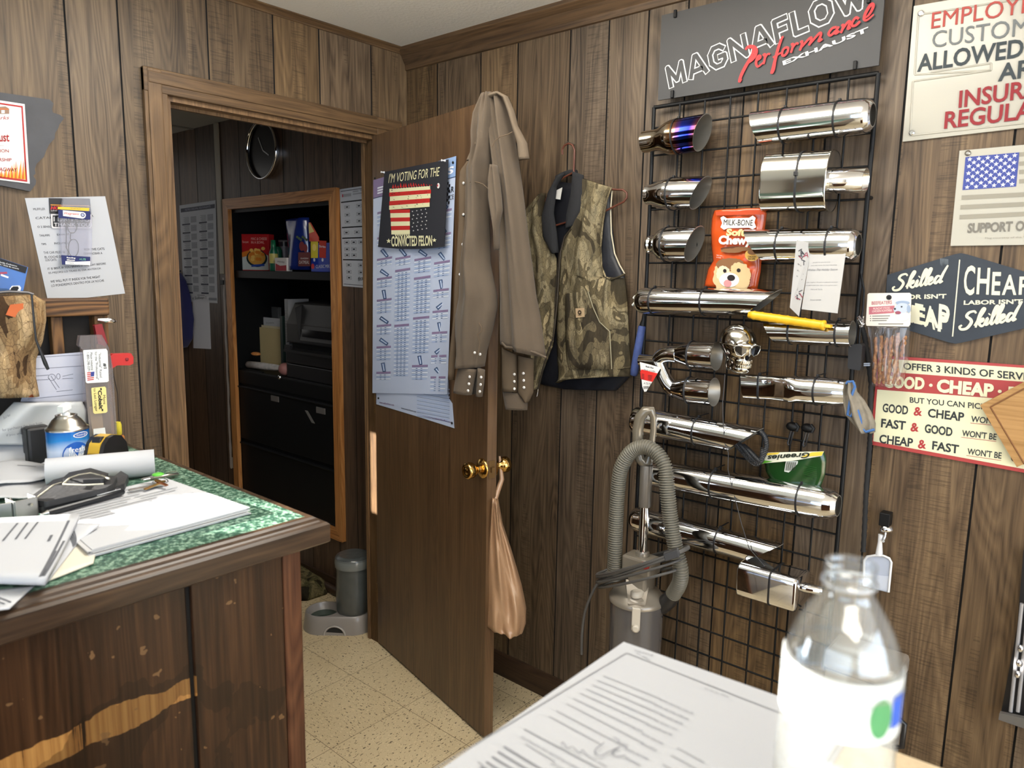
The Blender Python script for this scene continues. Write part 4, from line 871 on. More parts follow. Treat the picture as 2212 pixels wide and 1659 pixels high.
mb.text('Banquet', U(.06, .74), U(.28, .74), U(.06, .82), 6, off=.0006); mb.text('MAC & CHEESE', U(.38, .84), U(.95, .84), U(.38, .91), 6, .02, off=.0006); mb.text('IN A BOWL', U(.38, .74), U(.85, .74), U(.38, .81), 6, off=.0006)
mb.build('print', [ink(196, 200, 196), ink(24, 40, 44), ink(206, 150, 66), ink(226, 182, 96), ink(206, 120, 40), ink(40, 70, 150), ink(226, 190, 180)], t)
fu = fd.normalized(); MB().prism([fa-fu*.0006-fn*x+UP*z for x, z in ((.006, .01), (.044, .01), (.044, bh*.62), (.006, bh*.62))], -fu*.0006).build('side_label', mat('side_cream', (206, 190, 176), .5), t)
def bottle(name, label, cat, px, py1, py0, x, prof, grp=None, zb=None, n=20):
    P = X(x); a, b = P(px, py1), P(px, py0); zb = (zs if zb is None else zb)+.0006; h = b.z-a.z; s = h
    t = thing(name, (x, a.y, zb), label, cat, grp)
    for nm, pr, m in prof: MB().lathe((x, a.y, zb), UP, [(u*h, r*h) for u, r in pr], n).build(nm, m, t)
    return t, P, h
G = mat('bottle_green', (18, 84, 60), .3)
bottle('pump_bottle', 'slim green spray bottle with yellow label on the top shelf', 'bottle', 592, 583, 516, .05, [('bottle', [(0, .13), (.02, .14), (.60, .14), (.74, .085), (.80, .08)], G), ('label_band', [(.25, .1425), (.56, .1425)], mat('label_yellow', (176, 164, 90), .5)), ('cap', [(.79, .085), (1, .075), (1.0, .05)], mat('cap_green', (26, 100, 66), .4))])
bottle('deodorant_bottle', 'dark green bottle half hidden behind the small red and white box', 'bottle', 600, 583, 530, .095, [('bottle', [(0, .2), (.85, .2), (1, .12)], mat('bottle_dark_green', (14, 62, 46), .3))])
bottle('snack_canister', 'black cylindrical snack canister on the top shelf behind the small box', 'canister', 615, 583, 516, .19, [('canister', [(0, .165), (.94, .165)], mat('can_black', (34, 30, 40), .35)), ('lid', [(.94, .172), (1, .172), (1, .15)], mat('lid_grey', (120, 116, 120), .3)), ('label_band', [(.45, .1665), (.8, .1665)], mat('can_grey', (110, 106, 116), .4))])
t, P, dz = blockbox('tea_box', 'small white and red box in front of the black canister', 'box', 594, 619, 554, 583, .02, .03, mat('box_white', (196, 190, 186), .45))
P2 = X(.0194); mb = MB(); mb.poly([P2(x, y)+V((0, 0, dz)) for x, y in ((595, 566), (595, 582), (618.5, 582), (618.5, 570), (605, 571))], 0); mb.text('Honey', P2(600, 565)+V((-.0005, 0, dz)), P2(615, 566)+V((-.0005, 0, dz)), P2(600, 560)+V((-.0005, 0, dz)), 1); mb.build('print', [ink(150, 26, 40), ink(30, 30, 34)], t)
# oatmeal bag and snack multipack
def bag(name, label, cat, rows, P, depth, m, pname='bag', fold=None):
    t = thing(name, P(*rows[-1][0]), label, cat); MB().pillow(rows, P, 0, depth, 12, 4, fold or (lambda s, q: .004*math.sin(8*s+6*q))).build(pname, m, t); return t
M_foil = mat('foil_blue', (24, 40, 104), .22, coat=.5)
P = X(.07); t = bag('oatmeal_bag', 'shiny blue foil bag of oatmeal between canister and snack box', 'food bag', [((624, 478), (668, 470)), ((626, 500), (670, 498)), ((628, 540), (671, 540)), ((630, 583), (670, 583))], P, .04, M_foil)
mb = MB(); PX_ = X(.020); mb.text('OATMEAL', PX_(646, 570), PX_(668, 570), PX_(646, 563), 0, .02); mb.text('RAISIN', PX_(650, 560), PX_(666, 560), PX_(650, 556.5), 0); mb.disc(PX_(652, 532), NB, .022, 14, 1); mb.disc(PX_(660, 536)+V((-.001, 0, 0)), NB, .018, 14, 1); mb.poly([PX_(*p)+V((.0006, 0, 0)) for p in ((644, 545), (670, 545), (670, 575), (644, 575))], 2)
for i in range(6): mb.disc(PX_(642+4*i, 512+3*(i % 3))+V((0, 0, 0)), NB, .010, 8, 3, .006)
mb.build('print', [ink(210, 204, 200), ink(120, 24, 30), ink(96, 34, 34), ink(70, 90, 50)], t)
t, P, dz = blockbox('snack_multipack', 'blue multipack box marked classic mix with pictured chip bags, right end of top shelf', 'snack box', 672, 711, 520, 583, .04, .16, mat('box_blue', (26, 54, 150), .35))
mb = MB(); P2 = X(.0394); q = lambda pp, d=0: [P2(x, y)+V((-d, 0, dz)) for x, y in pp]
mb.text('CLASSIC MIX', P2(682.5, 575)+V((0, 0, dz)), P2(712, 574)+V((0, 0, dz)), P2(682.5, 568)+V((0, 0, dz)), 0, .02); mb.disc(P2(675.5, 571)+V((0, 0, dz)), NB, .013, 14, 1); mb.poly(q(((671, 514), (687, 514), (686.5, 553), (671.5, 553))), 2); mb.poly(q(((689, 515), (705, 516), (704, 553), (689.5, 552))), 3)
mb.disc(P2(679, 530)+V((-.0008, 0, dz)), NB, .016, 14, 4); mb.text('Doritos', P2(690, 530)+V((-.0008, 0, dz)), P2(704, 531)+V((-.0008, 0, dz)), P2(690, 525)+V((-.0008, 0, dz)), 0, .02)
for px in (679, 697): mb.disc(P2(px, 557)+V((-.0008, 0, dz)), NB, .008, 12, 0)
mb.build('print', [ink(214, 214, 220), ink(190, 60, 60), ink(214, 196, 60), ink(176, 50, 36), ink(236, 210, 120)], t)
bg_ = MB().prism(q(((668.5, 476), (672, 476), (690, 508), (690, 517), (670, 517)), .002), NB*.003).build('chip_bag_flap', mat('flap_red', (196, 66, 46), .3), t)
MB().prism(q(((669, 478), (671.5, 478), (681, 496), (670, 500)), .0055), NB*.001).build('chip_bag_flap', mat('flap_yellow', (226, 206, 120), .4), t)
# binders, notebook, folder, printer on the file top
P = X(.16); TOP = FT+.0006
def upright(name, label, cat, px0, px1, py0, x, dep, m, grp=None, pn='cover', lean=0):
    P = X(x); a, b = P(px0, 780), P(px1, 780); h = P(px0, py0).z-TOP
    t = thing(name, (x, (a.y+b.y)/2, TOP), label, cat, grp); MB().box((x, min(a.y, b.y), TOP), (x+dep, max(a.y, b.y), TOP+h)).build(pn, m, t, bevel=.001); return t, min(a.y, b.y), max(a.y, b.y), h
upright('document_box', 'grey translucent document wallet standing at the back, tallest of the papers', 'folder', 511, 604, 657, .215, .02, mat('wallet_grey', (88, 90, 92), .3))
t, ya, yb, h = upright('spiral_notebook', 'white spiral notebook standing behind the manila folder', 'notebook', 514, 560, 669, .19, .012, PAPER)
mb = MB()
for i in range(22): mb.tube([V((.196+math.cos(a)*.009, yb+.001+math.sin(a)*.004, TOP+.02+i*(h-.03)/22)) for a in [k*math.pi/3 for k in range(6)]], .0011, 5, closed=True)
o = mb.build('spiral_binding', M_steel, t)
t, ya, yb, h = upright('printed_booklet', 'white booklet with red heading standing behind the manila folder', 'booklet', 524, 606, 681, .165, .008, PAPER)
P2 = X(.1645); mb = MB(); mb.text('PaperDirect', P2(530, 692.5), P2(556, 690.5), P2(530, 687), 0, .01, 0, .2); mb.text('Laser Printer', P2(530, 699), P2(562, 697.5), P2(530, 696), 1); mb.text('Documents', P2(575, 699), P2(592, 698.5), P2(575, 696), 1); mb.build('print', [ink(176, 50, 60), ink(60, 60, 62)], t)
t, ya, yb, h = upright('manila_folder', 'plain manila file folder leaning in front of the booklets', 'folder', 527, 607, 703, .14, .012, mat('manila', (196, 178, 132), .7))
MB().box((.152, ya+.004, TOP), (.153, yb-.02, TOP+h+.012)).build('folder_flap', mat('manila_light', (206, 196, 164), .7), t)
upright('green_binder', 'thin dark green binder standing left of the printer', 'binder', 607, 612, 683, .10, .12, mat('binder_green', (24, 40, 36), .4))
t, ya, yb, h = upright('wire_notebook', 'wire-bound notebook standing against the printer', 'notebook', 618, 626, 646, .10, .12, mat('note_grey', (136, 136, 138), .6))
mb = MB()
for i in range(24): mb.tube([V((.099+math.sin(a)*.004, (ya+yb)/2+math.cos(a)*.007, TOP+.02+i*(h-.06)/24)) for a in [k*math.pi/3 for k in range(6)]], .0011, 5, closed=True)
mb.build('spiral_binding', M_steel, t)
t = thing('desktop_printer', (.1, .55, TOP), 'black desktop printer with open document feeder and paper trays on the file top', 'printer')
M_prn = mat('printer_black', (26, 25, 26), .4); M_prn2 = mat('printer_charcoal', (44, 42, 41), .5)
def yz(px, py, x): p = X(x)(px, py); return p.y, p.z
ya, yb = iy0+.012, yz(627, 700, .07)[0]; zt = yz(640, 655, .07)[1]; zm = yz(640, 742, .05)[1]
MB().prism([(.05, ya, zm), (.05, ya, zt-.10), (.10, ya, zt), (.27, ya, zt+.01), (.27, ya, zm)], (0, yb-ya, 0)).build('scanner_unit', M_prn2, t, bevel=.008)
ym = yz(652, 700, .05)[0]
MB().prism([(.046, ya+.003, zm+.02), (.046, ym, zm+.02), (.046, ym+.03, zt-.02), (.085, ym+.03, zt-.004), (.085, ya+.003, zt-.004)], (-.012, 0, 0)).build('feeder_cover', M_prn, t, bevel=.01)
MB().box((.030, ya+.01, zm+.04), (.034, ym-.03, zm+.075)).build('control_panel', mat('panel_gloss', (22, 22, 24), .08), t)
MB().box((.06, ya, zm-.03), (.27, yb-.03, zm)).build('output_slot', M_blk2, t)
zl = yz(640, 760, .03)[1]; yt = yz(590, 752, -.03)[0]
MB().prism([(-.01, ya+.01, zl), (-.01, yt-.06, zl), (.03, yt, zl), (.10, yt, zl), (.10, ya+.01, zl)], UP*.012).build('output_tray', M_prn, t, bevel=.003)
MB().box((.028, ya, TOP+.072), (.27, yb-.02, zl-.002)).build('paper_tray', M_prn, t, bevel=.004); MB().box((.030, ya, TOP), (.27, yb-.02, TOP+.068)).build('paper_tray', M_prn, t, bevel=.004)
MB().box((.0, yt-.05, zl+.012), (.012, yt-.10, zl+.032)).build('tray_stop', M_prn, t)
# rolled newspaper, pink ball and flat black folders on the file top
a, b = X(.035)(536, 785), X(.035)(608, 772); a.z = TOP+.0195+.006; b.z = a.z+.012
t = thing('rolled_newspaper', a, 'crumpled roll of newsprint lying in front of the manila folder', 'newspaper')
d = (b-a); mb = MB(); mb.lathe(a, d, [(0, .012), (.004, .018), (d.length*.5, .0185), (d.length*.8, .016), (d.length, .012)], 14); mb.build('paper_roll', mat('newsprint', (182, 178, 176), .7, var=.25, vscale=40), t)
MB().ell(X(.04)(545, 765)+V((.02, 0, 0)), .02, .035, .010).build('bread_wrap', mat('wrap_orange', (196, 130, 70), .5), t)
c = X(.045)(615, 778); c.z = TOP+.033
tag(MB().ell(c, .032, .032, .032, 20, 12).build('rubber_ball', mat('ball_pink', (138, 92, 88), .6)), 'dull pink ball beside the printer trays on the file top', 'ball')
a = X(.02)(520, 790)
tag(MB().box((.016, X(.02)(545, 800).y-.10, TOP), (.030, X(.02)(512, 800).y, TOP+.005)).build('flat_folder', M_blk, bevel=.001), 'thin black folder lying flat on the front of the file top', 'folder')
# wall clock
c = B(574, 326); r = (B(574, 263).z-B(574, 390).z)/2; t = thing('wall_clock', c, 'round black wall clock with thin chrome rim above the oak cabinet', 'clock')
MB().lathe(c+NB*.001, NB, [(0, r*.97), (.02, r*.97), (.02, r*.93), (.012, r*.92)], 48).build('clock_face', mat('clock_black', (22, 22, 24), .25), t)
MB().lathe(c, NB, [(.0, r*.98), (.022, r*1.0), (.030, r*.985), (.030, r*.95), (.018, r*.94)], 48, cap0=False, cap1=False).build('rim', M_chrome, t)
mb = MB(); f = c+NB*.0145
for a, l, w in ((-.55, .55, .008), (2.05, .42, .010)): dv = V((0, -math.sin(a), math.cos(a))); mb.obox(f+dv*r*l*.5, dv*r*l*.5, V((0, dv.z, -dv.y))*w*.3, NB*.0008)
mb.build('clock_hands', mat('silver_paint', (190, 190, 190), .3, .8), t)
# white conduit and ragged paint line
a, b = B(469, 266), B(476, 592); mb = MB(); mb.box((-.012, a.y-.02, b.z), (-.0006, a.y+.02, HCEIL-.002)); tag(mb.build('cable_cover', mat('conduit_cream', (150, 140, 122), .5), bevel=.003), 'cream vertical cable cover on the office wall left of the cabinet', 'cable cover')
mb = MB(); a, b = B(483, 600), B(500, 1012); random.seed(2); L_ = []; R_ = []
for i in range(26):
    p = lerp(a, b, i/25); L_.append(p+V((-.0008, .011+random.uniform(-.004, .004), 0))); R_.append(p+V((-.0008, -.011+random.uniform(-.004, .004), 0)))
for i in range(25): mb.poly([L_[i], R_[i], R_[i+1], L_[i+1]])
mb.obox(lerp(a, b, .965)+V((-.001, -.004, 0)), (0, .016, 0), (0, 0, .03), (.0006, 0, 0)); tag(mb.build('paint_strip', mat('paint_chipped', (186, 178, 172), .8)), 'ragged white strip of old caulk down the wall beside the oak frame', 'caulk strip')
# charts on the office wall
def chart(name, q, label, m=PAPER):
    t = thing(name, B(*q[3]), label, 'poster'); MB().prism(poly_on(B, q, .001), NB*.0006).build('sheet', m, t); return t
def bil(q, u, v): return tuple((q[0][k]*(1-u)+q[1][k]*u)*(1-v)+(q[3][k]*(1-u)+q[2][k]*u)*v for k in (0, 1))
q = [(387.6, 444), (466, 432.5), (470, 655), (398, 651)]; t = chart('conversion_chart', q, 'white metric-decimal equivalents chart with dark blue heading on the office wall')
mb = MB(); o = .0022; rect = lambda u0, v0, u1, v1, m, oo=o, P=B: mb.poly([P(*bil(q, u, v), oo) for u, v in ((u0, v1), (u1, v1), (u1, v0), (u0, v0))], m)
rect(.03, .035, .97, .075, 0); tx(mb, 'METRIC-DECIMAL EQUIVALENTS', B, bil(q, .15, .069), bil(q, .85, .066), bil(q, .15, .045), o+.0006, 2, .02)
for cx in (.05, .52):
    for i in range(9):
        v = .13+i*.088; rect(cx, v+.065, cx+.22, v+.081, 0)
        for k in range(6): rect(cx+.04+.03*(k % 2), v+k*.0105, cx+.20, v+k*.0105+.005, 1); rect(cx+.24, v+k*.0105, cx+.40, v+k*.0105+.0075, 1)
rect(.4, .925, .62, .933, 1); tx(mb, 'e Sullivan I', B, bil(q, .25, .975), bil(q, .66, .965), bil(q, .25, .945), o, 3); rect(.74, .95, .98, .975, 1)
mb.build('print', [ink(22, 24, 50), ink(120, 122, 128), ink(170, 172, 190), ink(20, 20, 24)], t)
q = [(734, 409), (791.5, 400.5), (795.5, 622.5), (741, 618)]; t = chart('clamp_chart', q, 'narrow white chart of exhaust clamp drawings right of the oak cabinet')
mb = MB(); rect(.03, .02, .97, .026, 0); rect(.08, .055, .12, .085, 2); rect(.13, .055, .42, .085, 1); rect(.48, .035, .70, .05, 1); rect(.75, .03, .95, .045, 1); rect(.48, .06, .95, .075, 1)
for v in (.13, .39, .50, .72): rect(.03, v, .97, v+.013, 0)
for v, us in ((.19, (.25, .7)), (.27, (.25, .7)), (.34, (.25, .7)), (.45, (.2, .6)), (.55, (.2, .47, .75)), (.62, (.2, .47)), (.68, (.2, .47)), (.78, (.25, .72)), (.85, (.25, .72)), (.91, (.25,))):
    for u in us:
        rect(u-.09, v-.018, u+.09, v-.012, 1); rect(u-.10, v+.012, u+.10, v+.018, 1); rect(u-.10, v-.018, u-.08, v+.018, 1); rect(u+.08, v-.018, u+.10, v+.018, 1); rect(u-.045, v-.006, u+.045, v+.006, 0)
tx(mb, 'fits 2', B, bil(q, .6, .94), bil(q, .95, .91), bil(q, .6, .90), o, 0, .02); rect(.03, .975, .97, .98, 0)
mb.build('print', [ink(30, 30, 34), ink(150, 150, 154), ink(170, 40, 50)], t)
q = [(416, 650), (452, 640), (456, 754), (418, 752)]; t = chart('blank_sheet', q, 'plain pale sheet hanging below the conversion chart', mat('paper_grey', (206, 206, 212), .7))
# blue jacket hanging by the casing
t = thing('blue_jacket', B(395, 755), 'dark blue jacket hanging on the office wall just inside the doorway', 'jacket')
MB().pillow([((372, 590), (392, 590)), ((368, 610), (402, 606)), ((365, 640), (412, 640)), ((363, 690), (419, 690)), ((363, 730), (416, 732)), ((364, 757), (405, 750))], B, .004, .05, 16, 4, lambda s, q: .010*math.sin(14*s+3*q)).build('jacket_body', mat('navy_cloth', (30, 32, 82), .9, sheen=.3), t)
MB().tube([B(385, 592, .002), B(386, 588, .02), B(390, 585, .03)], .004, 8).build('hanging_loop', M_blk, t)
tag(MB().prism(poly_on(B, [(380, 750), (391, 750), (397, 862), (384, 864)], .001), NB*.01).build('white_panel', mat('panel_cream', (176, 172, 158), .6)), 'narrow cream panel on office wall below the blue jacket', 'panel')
# camouflage cloth on the floor and the pet waterer
t = thing('camo_bag', Z(0)(680, 1275), 'crumpled camouflage cloth bag lying on the office floor by the baseboard', 'bag')
FL = Z(.001)
MB().pillow([((600, 1228), (676, 1232)), ((595, 1245), (698, 1254)), ((590, 1262), (712, 1272)), ((590, 1282), (706, 1284)), ((600, 1300), (664, 1298))], FL, 0, .05, 20, 5, lambda s, q: .014*math.sin(11*s+9*q)*math.cos(7*q-5*s), edge=.01).build('cloth', camo('camo_dark', [(44, 40, 30), (86, 82, 56), (112, 104, 76), (70, 66, 48), (134, 122, 92), (26, 23, 18)], 10), t)
w0 = Z(.03)(700, 1337); w1 = Z(.03)(765, 1338); ww = (w1-w0); ww.z = 0; wl = ww.length; ww.normalize(); ws = UP.cross(ww)
b0 = V((w0.x, w0.y, 0)); b1 = V((w1.x, w1.y, 0))
t = thing('pet_waterer', b0, 'grey pet water dispenser with bowl and taped dark bottle on the office floor', 'pet waterer')
M_pet = mat('pet_grey', (136, 130, 126), .3, coat=.2, var=.05)
hB = Z(0)(765, 1356); PYb = Yp(b1.y)
rr = .082
def arch_ring(z, k):
    out = []
    for i in range(40):
        a = 2*math.pi*i/40; c = b0 if math.cos(a) < 0 else b1; out.append(V((c.x, c.y, z))+(ww*math.cos(a)+ws*math.sin(a))*rr*k)
    return out
rs = [arch_ring(.0, 1.05), arch_ring(.004, 1.05), arch_ring(.05, .97), arch_ring(.072, .93), arch_ring(.076, .88), arch_ring(.07, .84)]
mb = MB(); mb.rings(rs[:5], 0, False, False, False)
top = rs[4]; bowl = [[V((b0.x, b0.y, z))+(ww*math.cos(2*math.pi*i/40)+ws*math.sin(2*math.pi*i/40))*rr*k for i in range(40)] for z, k in ((.076, .84), (.07, .80), (.03, .68), (.022, .5))]
mb.rings(bowl, 0, False, False, True)
# deck between the bowl mouth and the outer edge
vs = top+bowl[0]; mb.raw(vs, [(i, (i+1) % 40, 40+(i+1) % 40, 40+i) for i in range(40)], 0, True)
mb.build('base', M_pet, t)
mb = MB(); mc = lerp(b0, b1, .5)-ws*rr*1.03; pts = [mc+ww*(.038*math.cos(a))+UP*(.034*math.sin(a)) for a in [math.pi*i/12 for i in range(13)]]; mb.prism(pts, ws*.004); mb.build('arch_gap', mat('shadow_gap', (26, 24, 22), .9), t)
pts2 = [mc+ww*(.044*math.cos(a))+UP*(.040*math.sin(a)) for a in [math.pi*i/12 for i in range(13)]]; mb = MB(); mb.tube([p-ws*.001 for p in pts2], .004, 6); mb.build('arch_rim', mat('pet_rim', (168, 162, 156), .3), t)
mb = MB(); mb.rings([[V((b0.x, b0.y, .045))+(ww*math.cos(2*math.pi*i/24)+ws*math.sin(2*math.pi*i/24))*rr*.72 for i in range(24)]]+[[V((b0.x, b0.y, .046))+(ww*math.cos(2*math.pi*i/24)+ws*math.sin(2*math.pi*i/24))*rr*.70 for i in range(24)]]); mb.build('water', mat('water_dark', (50, 66, 58), .04, spec=.8), t)
zT = Yp(b1.y)(765, 1195).z
MB().lathe(b1+UP*.076, UP, [(0, rr*.80), (.01, rr*.88), (zT*.28, rr*.90), (zT*.5, rr*.86), (zT*.62, rr*.86), (zT-.09, rr*.92), (zT-.082, rr*.86), (zT-.076, rr*.7)], 28, sx=1, sy=1).build('water_bottle', mat('pet_bottle_smoke', (72, 76, 76), .3, coat=.4, bump=.6, bscale=40, var=.15, vscale=15), t)
mb = MB(); mb.lathe(b1+UP*.076, UP, [(zT-.125+.01*0, rr*.93), (zT-.115, rr*.945), (zT-.098, rr*.945), (zT-.086, rr*.90)], 28, cap0=False, cap1=False); mb.build('clear_tape', mat('tape_film', (110, 114, 112), .15), t)
# ================================================================ the open door and what hangs on it
dn = DOOR.n; dd = V((-.2133, -.97698, 0)); DO = DOOR.p; DL = .7595; DT = .035
def dp(u, z, o=0): return V((DO.x, DO.y, 0))+dd*u+UP*z+dn*o
M_door = wood('door_veneer', (70, 51, 35), (92, 69, 47), (110, 84, 58), axis=2, rough=.38, coat=.2, cath=.25, fine=.8)
t = thing('door_1', dp(.38, 0), 'brown flush wooden door standing open into the room', 'door'); t['kind'] = 'structure'
MB().prism([dp(0, .01), dp(DL, .01), dp(DL, 1.995), dp(0, 1.995)], -dn*DT).build('leaf', M_door, t, bevel=.002)
def brass(): return mat('polished_brass', (206, 166, 96), .16, 1)
kc = DOOR(1042, 1011.8); ku = (kc-DO).dot(dd); kz = kc.z
def knob(o, d):
    p = dp(ku, kz, o); s = 1
    k = MB().lathe(p, d, [(.008, .013), (.02, .011), (.026, .012), (.032, .020), (.040, .025), (.054, .026), (.060, .024), (.062, .019), (.060, .016), (.059, .010), (.061, .009), (.061, .001)], 28).build('door_knob', brass(), t)
    k['_o'] = t['_o']; MB().lathe(p, d, [(0, .032), (.003, .032), (.006, .029), (.010, .020), (.012, .013)], 28).build('rose', brass(), k)
knob(0, dn); knob(-DT, -dn)
e0 = dp(DL, kz, -DT/2); MB().obox(e0+dd*.0008, dd*.0008, UP*.028, dn*.0115).build('latch_plate', mat('latch_brass', (126, 98, 62), .45, .8), t)
MB().obox(e0+dd*.005, dd*.005, UP*.008, dn*.006).build('latch_bolt', mat('latch_brass', (126, 98, 62), .45, .8), t)
for z in (.22, 1.0, 1.78): MB().lathe(dp(-.004, z-.04, -.004), UP, [(0, .004), (.001, .0055), (.079, .0055), (.08, .004)], 10).build('hinge', mat('latch_brass', (126, 98, 62), .45, .8), t)
# --- exhaust fitting posters
def d6(x, y): return (780+.2772*x, 180+.2773*y)
def d7(x, y): return (780+.2772*x, 600+.2773*y)
def bilp(q, u, v): return bil(q, u, v)
M_post = mat('poster_blue_white', (192, 203, 226), .25, coat=.3)
POL = ink(140, 122, 156); BLU = ink(86, 112, 156); LBL = ink(166, 184, 216); DBL = ink(44, 60, 92)
t = thing('fittings_poster', DOOR(880, 900), 'lower white poster with web addresses, its bottom showing beneath the front fittings poster', 'poster')
q2 = [d7(118, 300), d7(690, 300), d7(727, 1172), d7(120, 985)]
MB().prism(poly_on(DOOR, [q2[0], q2[1], d7(680, 930), d7(712, 980), q2[2], d7(420, 1075), q2[3]], .001), dn*.0006).build('sheet', M_post, t)
mb = MB(); o = .0022
tx(mb, 'www.walkerdirect.com', DOOR, d7(142, 978), d7(257, 1000), d7(142, 962), o, 0, .01); tx(mb, 'www.jonesexhaust.com', DOOR, d7(312, 1026), d7(428, 1056), d7(312, 1006), o, 1, .01); tx(mb, 'www.hollowaytubesandmufflers.com', DOOR, d7(480, 1082), d7(706, 1138), d7(480, 1064), o, 0, .01)
for k in range(9):
    y = 800+k*30; strip(mb, DOOR, d7(435, y+24), d7(690, y+70), .0030, o, 2); strip(mb, DOOR, d7(435, y+36), d7(690, y+84), .0012, o, 3)
mb.build('print', [ink(110, 66, 110), ink(70, 72, 84), LBL, BLU], t)
for x, y in ((137, 938), (710, 1132)): MB().lathe(DOOR(*d7(x, y), .0016), dn, [(0, .004), (.002, .0042), (.004, .002)], 10).build('push_pin', M_blk, t)
t = thing('fittings_chart', DOOR(890, 600), 'tall blue-white chart of pipe fittings with purple banner, pinned foremost on the door', 'poster')
q = [(806.5, 389), (985.5, 337), (966, 852), (804.5, 849)]
def wavy(P, q, o, nx=10, ny=14, amp=.004, m=None):
    mb = MB(); vs = []
    f = lambda u, v: o+amp*(math.sin(3.2*u+2*v)**2)*min(1, 4*v)+(.03*max(0, u-.86)*max(0, v-.25)*4)
    for j in range(ny+1):
        for i in range(nx+1): vs.append(P(*bil(q, i/nx, j/ny), f(i/nx, j/ny)))
    n = nx+1; mb.raw(vs, [(j*n+i, (j+1)*n+i, (j+1)*n+i+1, j*n+i+1) for j in range(ny) for i in range(nx)], 0, True)
    return mb, f
mb, wf = wavy(DOOR, q, .004); mb.build('sheet', M_post, t)
mb = MB()
def wr(u0, v0, u1, v1, m, d=.0008): mb.poly([DOOR(*bil(q, u, v), wf(u, v)+d) for u, v in ((u0, v1), (u1, v1), (u1, v0), (u0, v0))], m)
def wrs(u0, v0, u1, v1, m, d=.0012):
    for k in range(4): a, b = u0+(u1-u0)*k/4, u0+(u1-u0)*(k+1)/4; wr(a, v0, b, v1, m, d)
wrs(0, 0, .78, .085, 0, .0006); wrs(.78, 0, 1, .085, 8, .0006); wrs(0, .085, 1, .088, 5, .0008)
mb.text('TUBES', DOOR(*bil(q, .52, .07), wf(.7, .07)+.0012), DOOR(*bil(q, .97, .07), wf(.97, .07)+.0012), DOOR(*bil(q, .53, .04), wf(.7, .04)+.0012), 7, .03, 0, 0, .0004)
for k in range(3): wrs(.05, .04+k*.012, .3-.06*k, .047+k*.012, 7)
random.seed(9)
cols = [(.05, .24), (.28, .47), (.52, .73), (.77, .97)]
for ci, (a, b) in enumerate(cols):
    v = .12+.02*ci
    while v < .93:
        dense = ci in (1, 2) and .42 < v < .75
        if dense:
            wrs(a, v, b, v+.010, 0, .0010); n = 24 if ci == 1 else 16; v += .016
            for k in range(n):
                if v > .93: break
                wrs(a, v, b, v+.0045, 2 if k % 2 else 4, .0009)
                for xx in (.25, .5, .75): wr(a+(b-a)*(xx-.08), v+.001, a+(b-a)*(xx+.05), v+.0035, 3, .0015)
                v += .0092
            v += .012; continue
        # a drawn fitting: short tube with highlight
        cx = (a+b)/2; an = random.choice((.6, .9, -.7, 1.4)); ln, wd = .045, .016
        if v > .1:
            px0, py0 = bil(q, cx, v+.016); pts = []
            ca, sa = math.cos(an), math.sin(an); L_, W2 = 10, 4.2
            for (i, j, mm, dd_) in ((-L_, L_, 5, .0012), (-L_*.9, L_*.9, 3, .0015), (-L_*.8, L_*.75, 1, .0018)):
                w_ = W2 if mm == 5 else (W2*.8 if mm == 3 else W2*.25)
                mb.poly([DOOR(px0+i*ca-w_*-sa*s_, py0+i*sa-w_*ca*s_, wf(cx, v)+dd_) if False else DOOR(px0+x_*ca-y_*sa, py0+x_*sa+y_*ca, wf(cx, v)+dd_) for x_, y_, s_ in ((i, w_, 1), (j, w_*.8, 1), (j, -w_*.8, 1), (i, -w_, 1))], mm)
        v += .036; wrs(a, v, b, v+.009, 0, .0010); v += .013
        for k in range(random.choice((3, 4, 6))):
            wrs(a, v, b-.01*(k % 2), v+.0045, 2 if k % 2 else 4, .0009)
            for xx in (.3, .6): wr(a+(b-a)*(xx-.06), v+.001, a+(b-a)*(xx+.06), v+.0035, 3, .0014)
            v += .0092
        v += .014
# chequered shield at the right
for i in range(8):
    wr(.90+.02*(i % 2), .10+.012*i, .92+.02*(i % 2), .112+.012*i, 6, .0012)
mb.text('CAR', DOOR(*bil(q, .86, .15), wf(.95, .15)+.0014), DOOR(*bil(q, .99, .15), wf(.98, .15)+.0014), DOOR(*bil(q, .86, .125), wf(.95, .13)+.0014), 6, .01); mb.text('MAINTENANCE', DOOR(*bil(q, .70, .18), wf(.9, .18)+.0014), DOOR(*bil(q, .99, .18), wf(.98, .18)+.0014), DOOR(*bil(q, .70, .16), wf(.9, .17)+.0014), 6, .01)
mb.build('print', [POL, ink(210, 222, 240), LBL, BLU, ink(222, 228, 238), DBL, ink(30, 32, 40), ink(232, 232, 240), ink(140, 166, 206)], t)
for x, y in ((300/4*.0+110, 740), (718, 617)): MB().lathe(DOOR(*d6(x, y), .006), dn, [(0, .004), (.002, .0042), (.004, .002)], 10).build('push_pin', M_blk, t)
